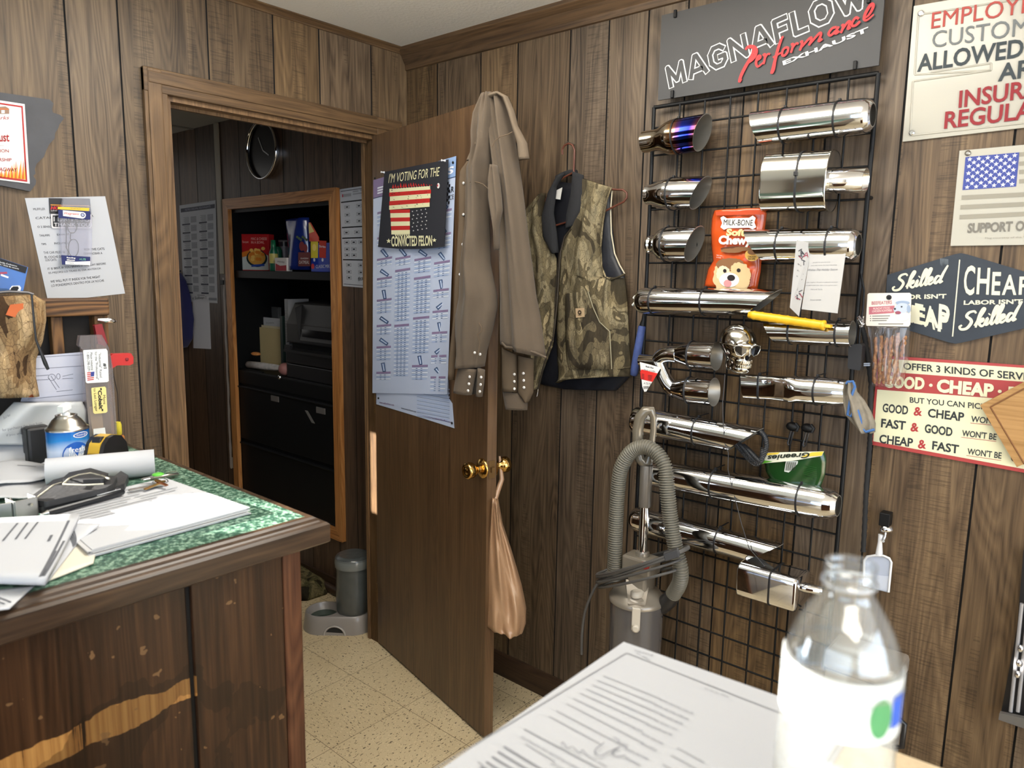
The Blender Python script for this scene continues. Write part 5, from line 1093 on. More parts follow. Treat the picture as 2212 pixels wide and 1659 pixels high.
# --- black flag banner
t = thing('slogan_banner', DOOR(890, 530), 'black cloth banner reading convicted felon with an upside-down striped flag', 'banner')
bq = [d6(182, 690), d6(680, 592), d6(648, 1272), d6(132, 1275)]
bf = lambda u, v: .016+.004*math.sin(6*u+2*v)*v+.006*v
mb = MB(); nx, ny = 14, 14; n = nx+1; vs = []
for j in range(ny+1):
    for i in range(nx+1):
        p = bil(bq, i/nx, j/ny); vs.append(DOOR(p[0], p[1]+(5*math.sin(math.pi*i/nx) if j == ny else 5*math.sin(math.pi*i/nx)*j/ny), bf(i/nx, j/ny)))
N = len(vs); vs += [v-dn*.001 for v in vs]
mb.raw(vs, [(j*n+i, (j+1)*n+i, (j+1)*n+i+1, j*n+i+1) for j in range(ny) for i in range(nx)]+[(N+j*n+i, N+j*n+i+1, N+(j+1)*n+i+1, N+(j+1)*n+i) for j in range(ny) for i in range(nx)], 0, True)
mb.build('cloth', mat('banner_black', (34, 35, 42), .75), t)
inv = lambda x, y: d6(x, y)
def bo(x, y):   # depth of the banner surface under crop point
    p = d6(x, y); u = (p[0]-bq[0][0]+(p[1]-bq[0][1])*.085)/(bq[1][0]-bq[0][0]); v = (p[1]-bq[0][1]+u*27)/(bq[3][1]-bq[0][1]); u = min(1, max(0, u)); v = min(1, max(0, v)); return bf(u, v)+.0022
BP = lambda x, y, d=0: DOOR(*d6(x, y), bo(x, y)+d)
mb = MB()
def btext(s, bl, br, tl, m, bold):
    n_ = len(s); vs, fs = text_geo(s, bold); q_ = []
    for x, y, z in vs: q_.append(BP(bl[0]+(br[0]-bl[0])*x+(tl[0]-bl[0])*y, bl[1]+(br[1]-bl[1])*x+(tl[1]-bl[1])*y, .0008))
    mb.raw(q_, fs, m)
btext("I'M VOTING FOR THE", (213, 778), (606, 722), (222, 704), 0, .03); btext('CONVICTED FELON', (236, 1272), (553, 1266), (236, 1190), 0, .03)
def bst(cx, cy, r, m):
    mb.poly([BP(cx+math.sin(math.pi*i/5)*r*(1 if i % 2 == 0 else .42), cy-math.cos(math.pi*i/5)*r*(1 if i % 2 == 0 else .42), .0010) for i in range(10)], m)
bst(215, 1228, 20, 0); bst(571, 1222, 18, 0)
random.seed(4)
def bst_strip(x0, x1, ya, yb, m, sl=-.075):
    k = 8
    for i in range(k):
        a, b = x0+(x1-x0)*i/k, x0+(x1-x0)*(i+1)/k; mb.poly([BP(a, yb+(a-220)*sl), BP(b, yb+(b-220)*sl), BP(b, ya+(b-220)*sl), BP(a, ya+(a-220)*sl)], m)
ys = [822, 851, 882, 918, 952, 985]
for i in range(5): bst_strip(222+random.randint(-4, 4), 540+random.randint(-6, 6), ys[i], ys[i+1], 1 if i in (1, 3) else 0)
ys = [985, 1012, 1047, 1078, 1112, 1145, 1178]
for i in range(6): bst_strip(226+i*2, 380, ys[i], ys[i+1], 1 if i % 2 == 0 else 0, -.02)
for i in range(16):
    x = 240+i*20; mb.poly([BP(x, 818-(x-220)*.075), BP(x+18, 818-(x-220)*.075), BP(x+random.randint(4, 16), random.randint(768, 795))], 1); mb.poly([BP(x-3, 824-(x-220)*.075, .0003), BP(x+10, 824-(x-220)*.075, .0003), BP(x+random.randint(0, 8), 824-(x-220)*.075-random.randint(6, 22), .0003)], 2)
for i in range(7): x = 262+i*17; mb.poly([BP(x, 1178), BP(x+16, 1178), BP(x+8, 1188+random.randint(0, 8))], 0)
for i in range(30): x, y = 225+random.random()*310, 830+random.random()*140; mb.poly([BP(x, y, .0006), BP(x+random.randint(6, 16), y+random.randint(2, 5), .0006), BP(x+random.randint(0, 8), y-random.randint(2, 7), .0006)], 2)
for r in range(6):
    for c in range(4): bst(400+c*34+(r % 2)*8, 998+r*30-c*6, 6.5, 3)
mb.disc(BP(602, 798, .0012), dn, .0082, 20, 3); mb.disc(BP(596, 796, .0016), dn, .004, 10, 4)
mb.build('print', [ink(226, 220, 176), ink(190, 42, 40), ink(34, 35, 42), ink(228, 224, 220), ink(180, 60, 70)], t)
for x, y in ((181, 694), (655, 604)): MB().lathe(DOOR(*d6(x, y), .017), dn, [(0, .004), (.002, .0042), (.003, .002), (.012, .003), (.013, .004), (.014, .002)], 10).build('clear_pin', mat('pin_clear', (210, 210, 214), .1), t)
# --- brown work shirt over the door corner
SP = PL((-.352, -.765, 0), (-.97, -.25, 0)); sn = SP.n
M_sh = mat('shirt_canvas', (86, 75, 63), .95, spec=.1, bump=.35, bscale=700, var=.10, vscale=9, sheen=.1); M_sh2 = mat('shirt_inside', (92, 78, 63), .95, spec=.1, var=.1, vscale=9)
M_snap = mat('pearl_snap', (214, 210, 206), .15, .3)
t = thing('work_shirt', SP(1075, 860), 'faded brown snap-front work shirt hung over the top corner of the open door', 'shirt')
S6 = lambda *r: [(d6(*a), d6(*b)) for a, b in r]
rows = S6(((1035, 92), (1130, 98)), ((1022, 220), (1165, 220)), ((1020, 340), (1190, 360)), ((1040, 520), (1222, 560)), ((1070, 800), (1262, 820)), ((1090, 1100), (1296, 1110)), ((1100, 1659), (1368, 1659)))+[(d7(1098, 300), d7(1400, 310)), (d7(1096, 505), d7(1442, 618))]
MB().pillow(rows, SP, .012, .045, 18, 6, lambda s, q: .010*math.sin(10*s+2*q)+.004*math.sin(23*s-4*q)).build('body_back', M_sh, t)
hm = [d7(1096, 505), d7(1130, 540), d7(1250, 552), d7(1360, 585), d7(1442, 622)]
MB().tube([SP(*p, .05) for p in hm], .0035, 8).build('hem', M_sh, t)
rows = S6(((1000, 112), (1060, 95)), ((925, 260), (1062, 260)), ((905, 400), (1050, 400)), ((905, 500), (1040, 500)), ((880, 600), (1030, 590)), ((852, 660), (1020, 680)), ((846, 780), (1010, 840)), ((840, 1100), (1004, 1100)), ((800, 1400), (1010, 1400)), ((785, 1659), (1062, 1659)))+[(d7(752, 300), d7(1066, 230)), (d7(752, 450), d7(1030, 400)), (d7(770, 600), d7(985, 560)), (d7(765, 690), d7(965, 690))]
MB().pillow(rows, SP, .022, .055, 18, 4, lambda s, q: .009*math.sin(9*s+5*q)+.005*math.sin(17*s-9*q)).build('left_sleeve', M_sh, t)
cuff_a = MB().pillow([(d7(765, 690), d7(906, 712)), (d7(740, 790), d7(885, 810)), (d7(723, 890), d7(866, 912))], SP, .05, .018, 10, 4).build('cuff', M_sh, t)
cuff_b = MB().pillow([(d7(915, 700), d7(966, 716)), (d7(910, 800), d7(962, 815)), (d7(904, 918), d7(946, 926))], SP, .048, .012, 8, 4).build('cuff', M_sh, t)
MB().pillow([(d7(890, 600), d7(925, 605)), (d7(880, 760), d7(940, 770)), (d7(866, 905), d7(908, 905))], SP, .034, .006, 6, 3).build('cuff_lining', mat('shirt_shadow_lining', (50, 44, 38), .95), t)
snaps = [d7(886, 584), d7(928, 596), d7(846, 772), d7(841, 827), d7(834, 880), d7(936, 775), d7(932, 832), d7(926, 886)]
for i, p in enumerate(snaps): MB().lathe(SP(*p, .071), sn, [(0, .0042), (.0015, .0042), (.0025, .0025)], 12).build('snap', M_snap, t if i < 2 else (cuff_a if i < 5 else cuff_b))
MB().tube([SP(*d7(*p), .078) for p in ((918, 350), (938, 385), (938, 420), (905, 440), (925, 500), (912, 600))], .0016, 6).build('sleeve_placket_seam', M_sh2, t)
plk = MB().pillow(S6(((838, 598), (900, 590)), ((775, 690), (862, 645)), ((765, 780), (850, 790)), ((768, 1040), (830, 1040)), ((755, 1250), (822, 1250)), ((738, 1500), (800, 1500)), ((730, 1659), (790, 1659)))+[(d7(730, 300), d7(760, 300)), (d7(690, 640), d7(740, 640)), (d7(686, 790), d7(728, 795))], SP, .004, .010, 8, 3).build('front_placket', M_sh2, t)
for p in ((799, 778), (798, 1022), (792, 1255), (772, 1488)): MB().lathe(SP(*d6(*p), .018), sn, [(0, .0042), (.0015, .0042), (.0025, .0025)], 12).build('snap', M_snap, plk)
rows = S6(((882, 470), (932, 492)), ((868, 385), (905, 400)), ((885, 250), (918, 290)), ((935, 150), (962, 180)), ((1000, 90), (1022, 118)), ((1075, 66), (1082, 98)), ((1150, 105), (1120, 125)), ((1200, 220), (1152, 220)), ((1228, 335), (1190, 350)), ((1300, 470), (1222, 470)), ((1316, 590), (1236, 602)))
MB().pillow(rows, SP, .05, .014, 6, 6, edge=.006).build('collar', mat('shirt_collar', (100, 88, 74), .95, spec=.1, bump=.4, bscale=600), t)
MB().pillow(S6(((885, 480), (930, 495)), ((868, 520), (915, 520)), ((835, 585), (905, 560)), ((830, 605), (880, 600))), SP, .05, .012, 6, 4).build('collar_point', mat('shirt_collar', (100, 88, 74), .95), t)
MB().pillow(S6(((1030, 640), (1062, 640)), ((1008, 760), (1080, 740)), ((1008, 900), (1100, 900)), ((1030, 1040), (1106, 985)), ((1062, 1180), (1080, 1120)), ((1070, 1300), (1080, 1290))), SP, .075, .022, 8, 4, lambda s, q: .006*math.sin(9*s)).build('underarm_fold', M_sh, t)
MB().tube([SP(*d6(*p), .082) for p in ((1020, 500), (1040, 450), (1085, 415), (1140, 400), (1180, 378))], .0012, 6).build('yoke_seam', M_sh2, t)
MB().tube([SP(*d6(*p), .083) for p in ((848, 768), (900, 768), (950, 785), (1005, 835))], .0014, 6).build('yoke_seam', M_sh2, t)
M_shd = mat('shirt_cuff_dark', (84, 72, 58), .95, spec=.1, var=.1, vscale=12)
cuff_c = MB().pillow([(d7(1100, 540), d7(1218, 600)), (d7(1100, 760), d7(1222, 760)), (d7(1104, 880), d7(1224, 885))], SP, .006, .014, 8, 4).build('cuff', M_shd, t)
cuff_d = MB().pillow([(d7(1226, 600), d7(1345, 630)), (d7(1228, 760), d7(1346, 780)), (d7(1226, 895), d7(1345, 892)), (d7(1290, 970), d7(1310, 968))], SP, .008, .014, 8, 4).build('cuff', M_shd, t)
MB().pillow([(d7(1106, 884), d7(1235, 900)), (d7(1120, 960), d7(1298, 975)), (d7(1130, 1024), d7(1296, 1030))], SP, .003, .008, 8, 3).build('shirt_tail', M_sh, t)
for p in ((1195, 752), (1195, 808), (1195, 865), (1265, 745), (1268, 800), (1270, 855)): MB().lathe(SP(*d7(*p), .022 if p[0] < 1230 else .026), sn, [(0, .0042), (.0015, .0042), (.0025, .0025)], 12).build('snap', M_snap, cuff_c if p[0] < 1230 else cuff_d)
# --- plastic bag on the far knob
BP2 = PL((-.235, -.80, 0), (-.72, -.69, 0))
t = thing('plastic_bag', BP2(1100, 1360), 'tan plastic shopping bag hanging from the far door knob', 'bag')
MB().pillow([((1062, 1070), (1076, 1075)), ((1058, 1120), (1086, 1130)), ((1052, 1190), (1106, 1190)), ((1048, 1260), (1127, 1262)), ((1046, 1310), (1137, 1312)), ((1048, 1345), (1136, 1345)), ((1060, 1352), (1130, 1363))], BP2, 0, .05, 18, 5, lambda s, q: .010*math.sin(12*s+7*q)+.006*math.sin(25*s-6*q)).build('bag_body', mat('bag_tan', (164, 130, 100), .3, coat=.3, bump=.5, bscale=60), t)
hk = dp(ku, kz, -DT-.03); MB().tube([hk+V((0, 0, .03)), lerp(hk, BP2(1068, 1080), .4)+V((.01, -.01, 0)), BP2(1068, 1080, .01)], [.004, .008, .010], 8).build('bag_handle', MC['bag_tan'], t)
# ================================================================ wire grid display with chrome exhaust tips on the right wall
def cA(x, y): return (1360+.2893*x, .2893*y)
def cB(x, y): return (1360+.2532*x, 430+.2532*y)
def cC(x, y): return (1340+.2652*x, 660+.2652*y)
def cD(x, y): return (1240+.3375*x, 860+.3375*y)
GO = .030; G = X(-GO)
M_grid = mat('grid_black', (13, 13, 14), .5, spec=.3)
yl, yr = G(1414, 214).y, G(1899, 142).y; zS = G(1419, 215.5).z
ZB, ZT = .27, 1.98
t = thing('wire_grid', (-GO, (yl+yr)/2, ZB), 'black wire grid wall panel holding the chrome exhaust tips', 'display grid')
for yy in (yl, yr): MB().tube([(-GO, yy, ZB), (-GO, yy, ZT)], .0055, 10).build('frame_post', M_grid, t)
for z in (ZB, ZT): MB().tube([(-GO, yl, z), (-GO, yr, z)], .0055, 10).build('frame_rail', M_grid, t)
for px in (1472, 1526, 1581, 1641, 1702, 1767, 1834): yy = G(px, 180).y; MB().tube([(-GO-.002, yy, ZB), (-GO-.002, yy, ZT)], .0028, 8).build('wire', M_grid, t)
k = math.ceil((ZB-zS)/.0762); z = zS+k*.0762
while z < ZT-.02:
    MB().tube([(-GO+.0028, yl, z), (-GO+.0028, yr, z)], .0028, 8).build('wire', M_grid, t); z += .0762
for yy in (yl, yr):
    for z in (.4, 1.7): MB().tube([(0, yy, z), (-GO, yy, z)], .005, 8).build('wall_bracket', M_grid, t)
# --- brand panel at the top of the grid
SPn = X(-.044)
t = thing('brand_sign', SPn(1660, 180), 'dark grey exhaust brand panel with white outlined letters clipped to the grid top', 'sign')
q = [(1421, 215.5), (1898, 142.5), (1914, -95), (1424.5, 34.5)]
a, b = SPn(1421, 215.5), SPn(1898, 142.5); zt_ = SPn(1424, 34.6).z; z_ = (a.z+b.z)/2
MB().prism([V((-.038, a.y, z_)), V((-.038, b.y, z_)), V((-.038, b.y, zt_)), V((-.038, a.y, zt_))], NB*.006).build('panel', mat('sign_charcoal', (52, 52, 53), .5), t, bevel=.001)
for p in (cA(345, 105), cA(323, 705), cA(1687, 490), (1878, -2)): c = SPn(*p); MB().obox(c+V((-.003, 0, 0)), (.004, 0, 0), (0, .004, 0), (0, 0, .010)).build('clip', M_grid, t, bevel=.0015)
mw = MB(); mg = MB(); mr = MB(); me = MB()
# letters ride on a slope: solve each letter box from the photograph
BLm, BRm, TLm = cA(288, 672), cA(1800, 42), cA(256, 508)
W0 = SPn(*BLm); W1 = SPn(*BRm); W2 = SPn(*TLm)
dx = (W1-W0); dy = (W2-W0)
GL = {'M': [[(.09, 0), (.09, 1), (.5, .22), (.91, 1), (.91, 0)]], 'A': [[(.02, 0), (.44, 1), (.56, 1), (.98, 0)], [(.25, .28), (.75, .28)]], 'G': [[(.92, .80), (.70, .97), (.32, .97), (.08, .72), (.08, .28), (.32, .03), (.70, .03), (.92, .24), (.92, .46), (.58, .46)]],
      'N': [[(.09, 0), (.09, 1), (.91, 0), (.91, 1)]], 'F': [[(.10, 0), (.10, .97), (.92, .97)], [(.10, .5), (.78, .5)]], 'L': [[(.10, 1), (.10, .03), (.92, .03)]], 'O': [[(.32, .97), (.68, .97), (.93, .72), (.93, .28), (.68, .03), (.32, .03), (.07, .28), (.07, .72), (.32, .97)]], 'W': [[(.02, 1), (.27, 0), (.5, .75), (.73, 0), (.98, 1)]]}
wl = {'M': 1.12, 'W': 1.3, 'F': .8, 'L': .74, 'O': 1.05, 'G': 1.0, 'A': 1.08, 'N': 1.0}
tot = sum(wl[c] for c in 'MAGNAFLOW'); asp = dx.length/dy.length/tot
def heavy(mb, w, cut, off):
    x0 = 0
    for ci, ch in enumerate('MAGNAFLOW'):
        wd_ = wl[ch]/tot; gap = .10*wd_
        for si, st in enumerate(GL[ch]):
            pts = [((x0+gap/2+(wd_-gap)*(.06+.88*x))*tot*asp, .08+.84*y) for x, y in st]
            for i, (a, b) in enumerate(zip(pts, pts[1:])):
                d = (b[0]-a[0], b[1]-a[1]); l = math.hypot(*d); d = (d[0]/l, d[1]/l); e0 = w/2-cut; nx, ny = -d[1]*w/2, d[0]*w/2
                q4 = [(a[0]-d[0]*e0*.5+nx, a[1]-d[1]*e0*.5+ny), (a[0]-d[0]*e0*.5-nx, a[1]-d[1]*e0*.5-ny), (b[0]+d[0]*e0*.5-nx, b[1]+d[1]*e0*.5-ny), (b[0]+d[0]*e0*.5+nx, b[1]+d[1]*e0*.5+ny)]
                mb.poly([W0+dx*(x/(tot*asp))+dy*y+NB*(off+.00006*(i+2*si+ci % 2)) for x, y in q4])
                if i: mb.disc(W0+dx*(a[0]/(tot*asp))+dy*a[1]+NB*(off+.0004+.00005*i), NB, w/2*dy.length*.98, 12)
        x0 += wd_
heavy(mw, .265, 0, .0008); heavy(mg, .17, 0, .0022)
mw.build('lettering_outline', WHT, t); mg.build('lettering_fill', MC['sign_charcoal'], t)
me.text('EXHAUST', SPn(*cA(1150, 490)), SPn(*cA(1790, 235)), SPn(*cA(1143, 458)), 0, .03, off=.0020); me.build('lettering', WHT, t)
# brush script word, stroke by stroke (crop coordinates)
RED = ink(206, 60, 62)
nbr = [0]
def br(pts, w=.008, wf=None):
    nbr[0] += 1; mr.stroke([SPn(*cA(x, y), .0036+.00006*nbr[0]) for x, y in pts], w*.72, NB, 0, 4, wf)
tap = lambda u: .35+.9*math.sin(math.pi*min(1, .12+.8*u))
br([(865, 372), (885, 350), (925, 352), (945, 380), (935, 420), (905, 455), (880, 470)], .011, tap); br([(925, 355), (915, 410), (870, 490), (835, 560), (820, 610), (838, 590)], .010, tap)
br([(945, 455), (975, 435), (975, 420), (958, 425), (945, 470), (960, 498), (1000, 465)], .008, tap); br([(995, 415), (1012, 405), (1010, 440), (1000, 480)], .008); br([(1008, 440), (1030, 405), (1050, 405)], .007)
br([(1150, 275), (1135, 290), (1105, 380), (1075, 500), (1062, 545), (1078, 520), (1090, 470)], .009, tap); br([(1070, 430), (1130, 395)], .006)
br([(1165, 355), (1145, 375), (1140, 410), (1158, 415), (1180, 390), (1185, 360), (1165, 355)], .008); br([(1205, 335), (1222, 330), (1215, 365), (1205, 395)], .008); br([(1215, 360), (1245, 325), (1262, 330)], .007)
br([(1275, 318), (1290, 310), (1284, 345), (1272, 378)]); br([(1284, 350), (1345, 285), (1358, 291), (1340, 340)]); br([(1348, 325), (1415, 250), (1430, 257), (1412, 308), (1440, 290)])
br([(1545, 203), (1512, 212), (1486, 250), (1503, 264), (1545, 225), (1562, 198)]); br([(1556, 205), (1536, 252), (1566, 232)])
br([(1582, 195), (1597, 186), (1589, 222), (1577, 247)]); br([(1589, 220), (1632, 163), (1646, 168), (1629, 215), (1652, 203)])
br([(1712, 142), (1690, 132), (1665, 165), (1662, 192), (1690, 190), (1722, 160)])
br([(1745, 142), (1785, 115), (1815, 65), (1818, 35), (1800, 38), (1765, 95), (1752, 140), (1772, 152), (1825, 108)], .008, tap)
mr.build('script_lettering', RED, t)
# --- chrome pieces
M_dark_in = mat('chrome_inside', (150, 146, 138), .35, .55); M_tie = mat('zip_tie', (22, 22, 24), .5)
M_warm = mat('chrome_warm', (206, 200, 188), .07, 1)
def bluemat():
    m = bpy.data.materials.new('burnt_titanium'); m.use_nodes = True; nt = m.node_tree; b = nt.nodes['Principled BSDF']
    a = node(nt, 'Attribute'); a.attribute_name = 'tint'; sp = node(nt, 'SeparateColor'); nt.links.new(a.outputs['Color'], sp.inputs[0])
    nt.links.new(ramp(nt, sp.outputs[0], [(0, (196, 186, 170)), (.08, (196, 140, 80)), (.2, (120, 70, 130)), (.4, (40, 60, 180)), (.75, (30, 36, 120)), (1, (110, 60, 60))]), b.inputs['Base Color']); b.inputs['Metallic'].default_value = 1; b.inputs['Roughness'].default_value = .08
    return m
def rad(rpx, p): return rpx*((p-CAM).dot(FW))/F_
def chrome_tip(label, a, b, off, prof, s0=0, s1=0, ties=(), m=None, cap0=False, cap1=False, n=36, mats2=None, kind='exhaust_tip', cat='exhaust tip', flat=None):
    P = X(-off); p0, p1 = P(*a), P(*b); ax = p1-p0; L = ax.length; axn = ax.normalized(); mid = (p0+p1)/2
    t = thing(kind, mid, label, cat, 'exhaust tips on the grid')
    pr = [(u*L, 1.06*rad(r, p0+ax*u)) for u, r in prof]
    def ringset(rad_off, pts):
        mb = MB(); rs = []
        u = (UP-axn*UP.dot(axn)).normalized(); w = axn.cross(u)
        for (tt, r) in pts:
            ring = []
            fx, fy = (flat(tt/L) if flat else (1, 1))
            for j in range(n):
                c, q = math.cos(2*math.pi*j/n), math.sin(2*math.pi*j/n)
                if flat and flat(tt/L) != (1, 1): e = .55; c2 = math.copysign(abs(c)**e, c); q2 = math.copysign(abs(q)**e, q)
                else: c2, q2 = c, q
                k_ = s0*L*max(0, 1-tt/L*2.5) + s1*L*max(0, tt/L*2.5-1.5)
                ring.append(p0+axn*(tt+k_*c)+(u*c2*fy+w*q2*fx)*max(r-rad_off, .001))
            rs.append(ring)
        return rs
    th = .0022
    dense = []
    for i in range(len(pr)-1):
        for k in range(3): f = k/3; dense.append((pr[i][0]+(pr[i+1][0]-pr[i][0])*f, pr[i][1]+(pr[i+1][1]-pr[i][1])*f))
    dense.append(pr[-1])
    outer = ringset(0, dense); inner = ringset(th, dense)
    if mats2:
        mb = MB(); mb.rings(outer, 0, False, cap0, False); cut = mats2
        o = mb.build('tip_body', [bluemat()], t)
        ca = o.data.color_attributes.new('tint', 'FLOAT_COLOR', 'POINT')
        for i, rg in enumerate(outer):
            for j in range(n): v = max(0, (dense[i][0]/L-cut)/(1-cut)); ca.data[i*n+j].color = (v, v, v, 1)
        mb = MB()
    else:
        mb = MB(); mb.rings(outer, 0, False, cap0, cap1)
        mb.build('tip_body', m or M_chrome, t)
    mb = MB(); mb.rings(inner[::-1], 0, False, cap1, cap0)
    if not cap0: mb.raw(outer[0]+inner[0], [(j, n+j, n+(j+1) % n, (j+1) % n) for j in range(n)])
    if not cap1: mb.raw(outer[-1]+inner[-1], [(j, (j+1) % n, n+(j+1) % n, n+j) for j in range(n)])
    mb.build('tip_lining', M_dark_in, t)
    for tt in ties:
        r = None
        for i in range(len(pr)-1):
            if pr[i][0] <= tt*L <= pr[i+1][0]: f = (tt*L-pr[i][0])/(pr[i+1][0]-pr[i][0]); r = pr[i][1]+(pr[i+1][1]-pr[i][1])*f
        fx, fy = flat(tt) if flat else (1, 1)
        mb = MB(); u = (UP-axn*UP.dot(axn)).normalized(); w = axn.cross(u)
        rs = []
        for (d, e) in ((-.0022, .0002), (-.0022, .0016), (.0022, .0016), (.0022, .0002)):
            rg = []
            for j in range(n):
                c, q = math.cos(2*math.pi*j/n), math.sin(2*math.pi*j/n)
                if flat and (fx, fy) != (1, 1): ee = .55; c = math.copysign(abs(c)**ee, c); q = math.copysign(abs(q)**ee, q)
                rg.append(p0+axn*(tt*L+d)+u*c*(r*fy+e)+w*q*(r*fx+e))
            rs.append(rg)
        mb.rings(rs, 0, False, False, False, False); tie = mb.build('zip_tie', M_tie, t)
        h = p0+axn*(tt*L)+u*(r*fy+.003); MB().obox(h, axn*.003, w*.004, u*.003).raw([], []).build('zip_tie_head', M_tie, tie, bevel=.001)
        MB().obox(h-V((-1, 0, 0))*-.0+V((off-GO, 0, 0))*.5, V((abs(off-GO)/2, 0, 0)), (0, .0022, 0), (0, 0, .0008)).build('zip_tie_tail', M_tie, tie)
    return t, p0, p1, axn, L
chrome_tip('small chrome tip with burnt blue slanted outlet, top left of the grid', cA(110, 1062), cA(545, 990), .080, [(0, 21.5), (.2, 21.5), (.27, 23), (.42, 32), (.5, 35), (1, 35.5)], 0, .09, (.60,), mats2=.60)
chrome_tip('small chrome tip with slanted outlet, second in left column below the blue tip', cA(135, 1455), cA(530, 1440), .078, [(0, 20), (.08, 20.5), (.3, 29), (.42, 32), (1, 33)], 0, .13, (.48,))
chrome_tip('small chrome bell tip with ringed neck, left of the orange treat bag', cB(162, 392), cB(555, 382), .080, [(0, 17), (.04, 19), (.09, 17), (.13, 19), (.17, 21), (.26, 30), (.36, 34.5), (1, 36)], 0, .12, (.42,))
chrome_tip('long chrome tube with slant-cut left end, top right of the grid', cA(955, 962), cA(1818, 858), .094, [(0, 34), (.5, 35), (.9, 35.5), (.955, 34), (.985, 29), (1, 24)], -.06, 0, (.25, .72))
chrome_tip('long chrome tube half behind the greeting card', cB(1075, 400), cB(1955, 392), .096, [(0, 33), (.5, 33.5), (.9, 34), (.955, 32.5), (.985, 28), (1, 23)], -.12, 0, (.26, .74))
t6 = chrome_tip('long chrome tube with rounded left end and slant-cut right end under the treat bag', cB(78, 868), cB(1150, 885), .084, [(0, 17), (.008, 22), (.03, 25.5), (.07, 27), (.5, 27.5), (1, 28)], 0, .115, (.14, .56))
for d in (cB(60, 830), cB(52, 890)):
    MB().tube([X(-.09)(d[0]+8, d[1]), X(-.09)(d[0]-3, d[1]), X(-.088)(d[0]-6, d[1]+4)], .0042, 8).build('white_plug', mat('plug_white', (226, 226, 222), .5), t6[0])
chrome_tip('chrome straight tube with dark open right end below the greeting card', cB(1205, 1125), cB(1900, 1150), .078, [(0, 25), (.5, 26), (1, 27)], -.09, 0, (.27, .84))
# flattened tip
chrome_tip('chrome tip flattened to a wide slot at its left end, below the skull', cC(1000, 652), cC(1850, 712), .090, [(0, 24.5), (.3, 24.5), (.5, 27.5), (.7, 29), (.9, 29), (1, 27)], -.02, 0, (.17, .73), flat=lambda u: (.42, 1.0) if u < .28 else ((.42+.58*min(1, (u-.28)/.24), 1.0) if u < .515 else (1, 1)))
t10 = chrome_tip('chrome slash-cut tube with black corrugated hose coiled inside', cC(115, 930), cC(1015, 1092), .088, [(0, 22), (.015, 27), (.04, 28.5), (.5, 29), (1, 30)], 0, .135, (.60,))
chrome_tip('longest chrome tube, rounded at its right end, below the green treat bag', cD(480, 475), cD(1692, 690), .086, [(0, 27), (.5, 31), (.88, 34), (.945, 32.5), (.98, 28), (1, 22)], 0, 0, (.39, .83))
chrome_tip('lowest long chrome tube with round left end and slash-cut right end', cD(368, 765), cD(1205, 985), .082, [(0, 14), (.015, 20), (.045, 24), (.1, 25.5), (.5, 26.5), (1, 28)], 0, .13, (.70,))
# double-outlet elbow
P = X(-.088); t = thing('exhaust_tip', P(*cC(480, 550)), 'chrome double-outlet tip with two curved pipes at left of the skull', 'exhaust tip', 'exhaust tips on the grid')
pt = lambda x, y: P(*cC(x, y)); rr_ = lambda px: rad(px*.2652, pt(500, 500))
MB().lathe(pt(165, 448), pt(305, 452)-pt(165, 448), [(0, rr_(52)), ((pt(305, 452)-pt(165, 448)).length, rr_(52))], 24, cap0=False, cap1=False).build('inlet_pipe', M_warm, t)
def bez(ps, n_=18):
    ps = [V(p) for p in ps]; out = []
    for i in range(n_+1):
        u = i/n_; out.append(ps[0]*(1-u)**3+ps[1]*3*u*(1-u)**2+ps[2]*3*u*u*(1-u)+ps[3]*u**3)
    return out
pa = bez([pt(300, 452), pt(330, 405), pt(380, 385), pt(470, 400)]); pb = bez([pt(300, 452), pt(345, 560), pt(375, 660), pt(450, 690)])
MB().tube(pa, [rr_(54+20*i/18) for i in range(19)], 24).build('curved_pipe', M_chrome, t); MB().tube(pb, [rr_(54+14*i/18) for i in range(19)], 24).build('curved_pipe', M_chrome, t)
for (a, b) in (((445, 392), (785, 412)), ((425, 680), (765, 705))):
    p0, p1 = pt(*a), pt(*b); d = p1-p0; L = d.length
    MB().lathe(p0, d, [(0, rr_(62)), (L*.2, rr_(86)), (L*.4, rr_(108)), (L*.42, rr_(110)), (L*.95, rr_(112)), (L, rr_(115))], 32, cap0=False, cap1=False).build('outlet_tip', M_chrome, t)
    MB().lathe(p0, d, [(L, rr_(115)), (L, rr_(107)), (L*.5, rr_(104)), (L*.42, rr_(60))], 32, cap0=False, cap1=True).build('outlet_lining', M_dark_in, t)
    MB().lathe(p0+d*.42, d, [(-.0022, rr_(111)), (-.0022, rr_(115)), (.0022, rr_(115)), (.0022, rr_(111))], 32, cap0=False, cap1=False).build('zip_tie', M_tie, t)
# oval muffler
P = X(-.088); p0, p1 = P(*cA(1035, 1372)), P(*cA(1512, 1352)); d = p1-p0; L = d.length; dn_ = d.normalized()
t = thing('muffler', (p0+p1)/2, 'wide polished oval muffler with short outlet pipe, at right of the grid', 'muffler')
def supring(c, ry, rx, ax, e, n=40):
    u = (UP-ax*UP.dot(ax)).normalized(); w = ax.cross(u); out = []
    for j in range(n):
        a, b = math.cos(2*math.pi*j/n), math.sin(2*math.pi*j/n); out.append(c+u*math.copysign(abs(a)**e, a)*ry+w*math.copysign(abs(b)**e, b)*rx)
    return out
RY = rad(61, p0); RX = .052
MB().rings([supring(p0+d*u, RY*k, RX*k, dn_, .72) for u, k in ((-.012, .94), (-.012, 1.0), (.0, 1.01), (.02, 1.0), (.98, 1.0), (1.0, 1.01), (1.012, 1.0), (1.012, .94))]).build('muffler_body', mat('polished_steel', (200, 198, 192), .10, 1), t)
q0 = P(*cA(1515, 1352)); q1 = P(*cA(1768, 1350)); e = q1-q0; ro = rad(26, q0)
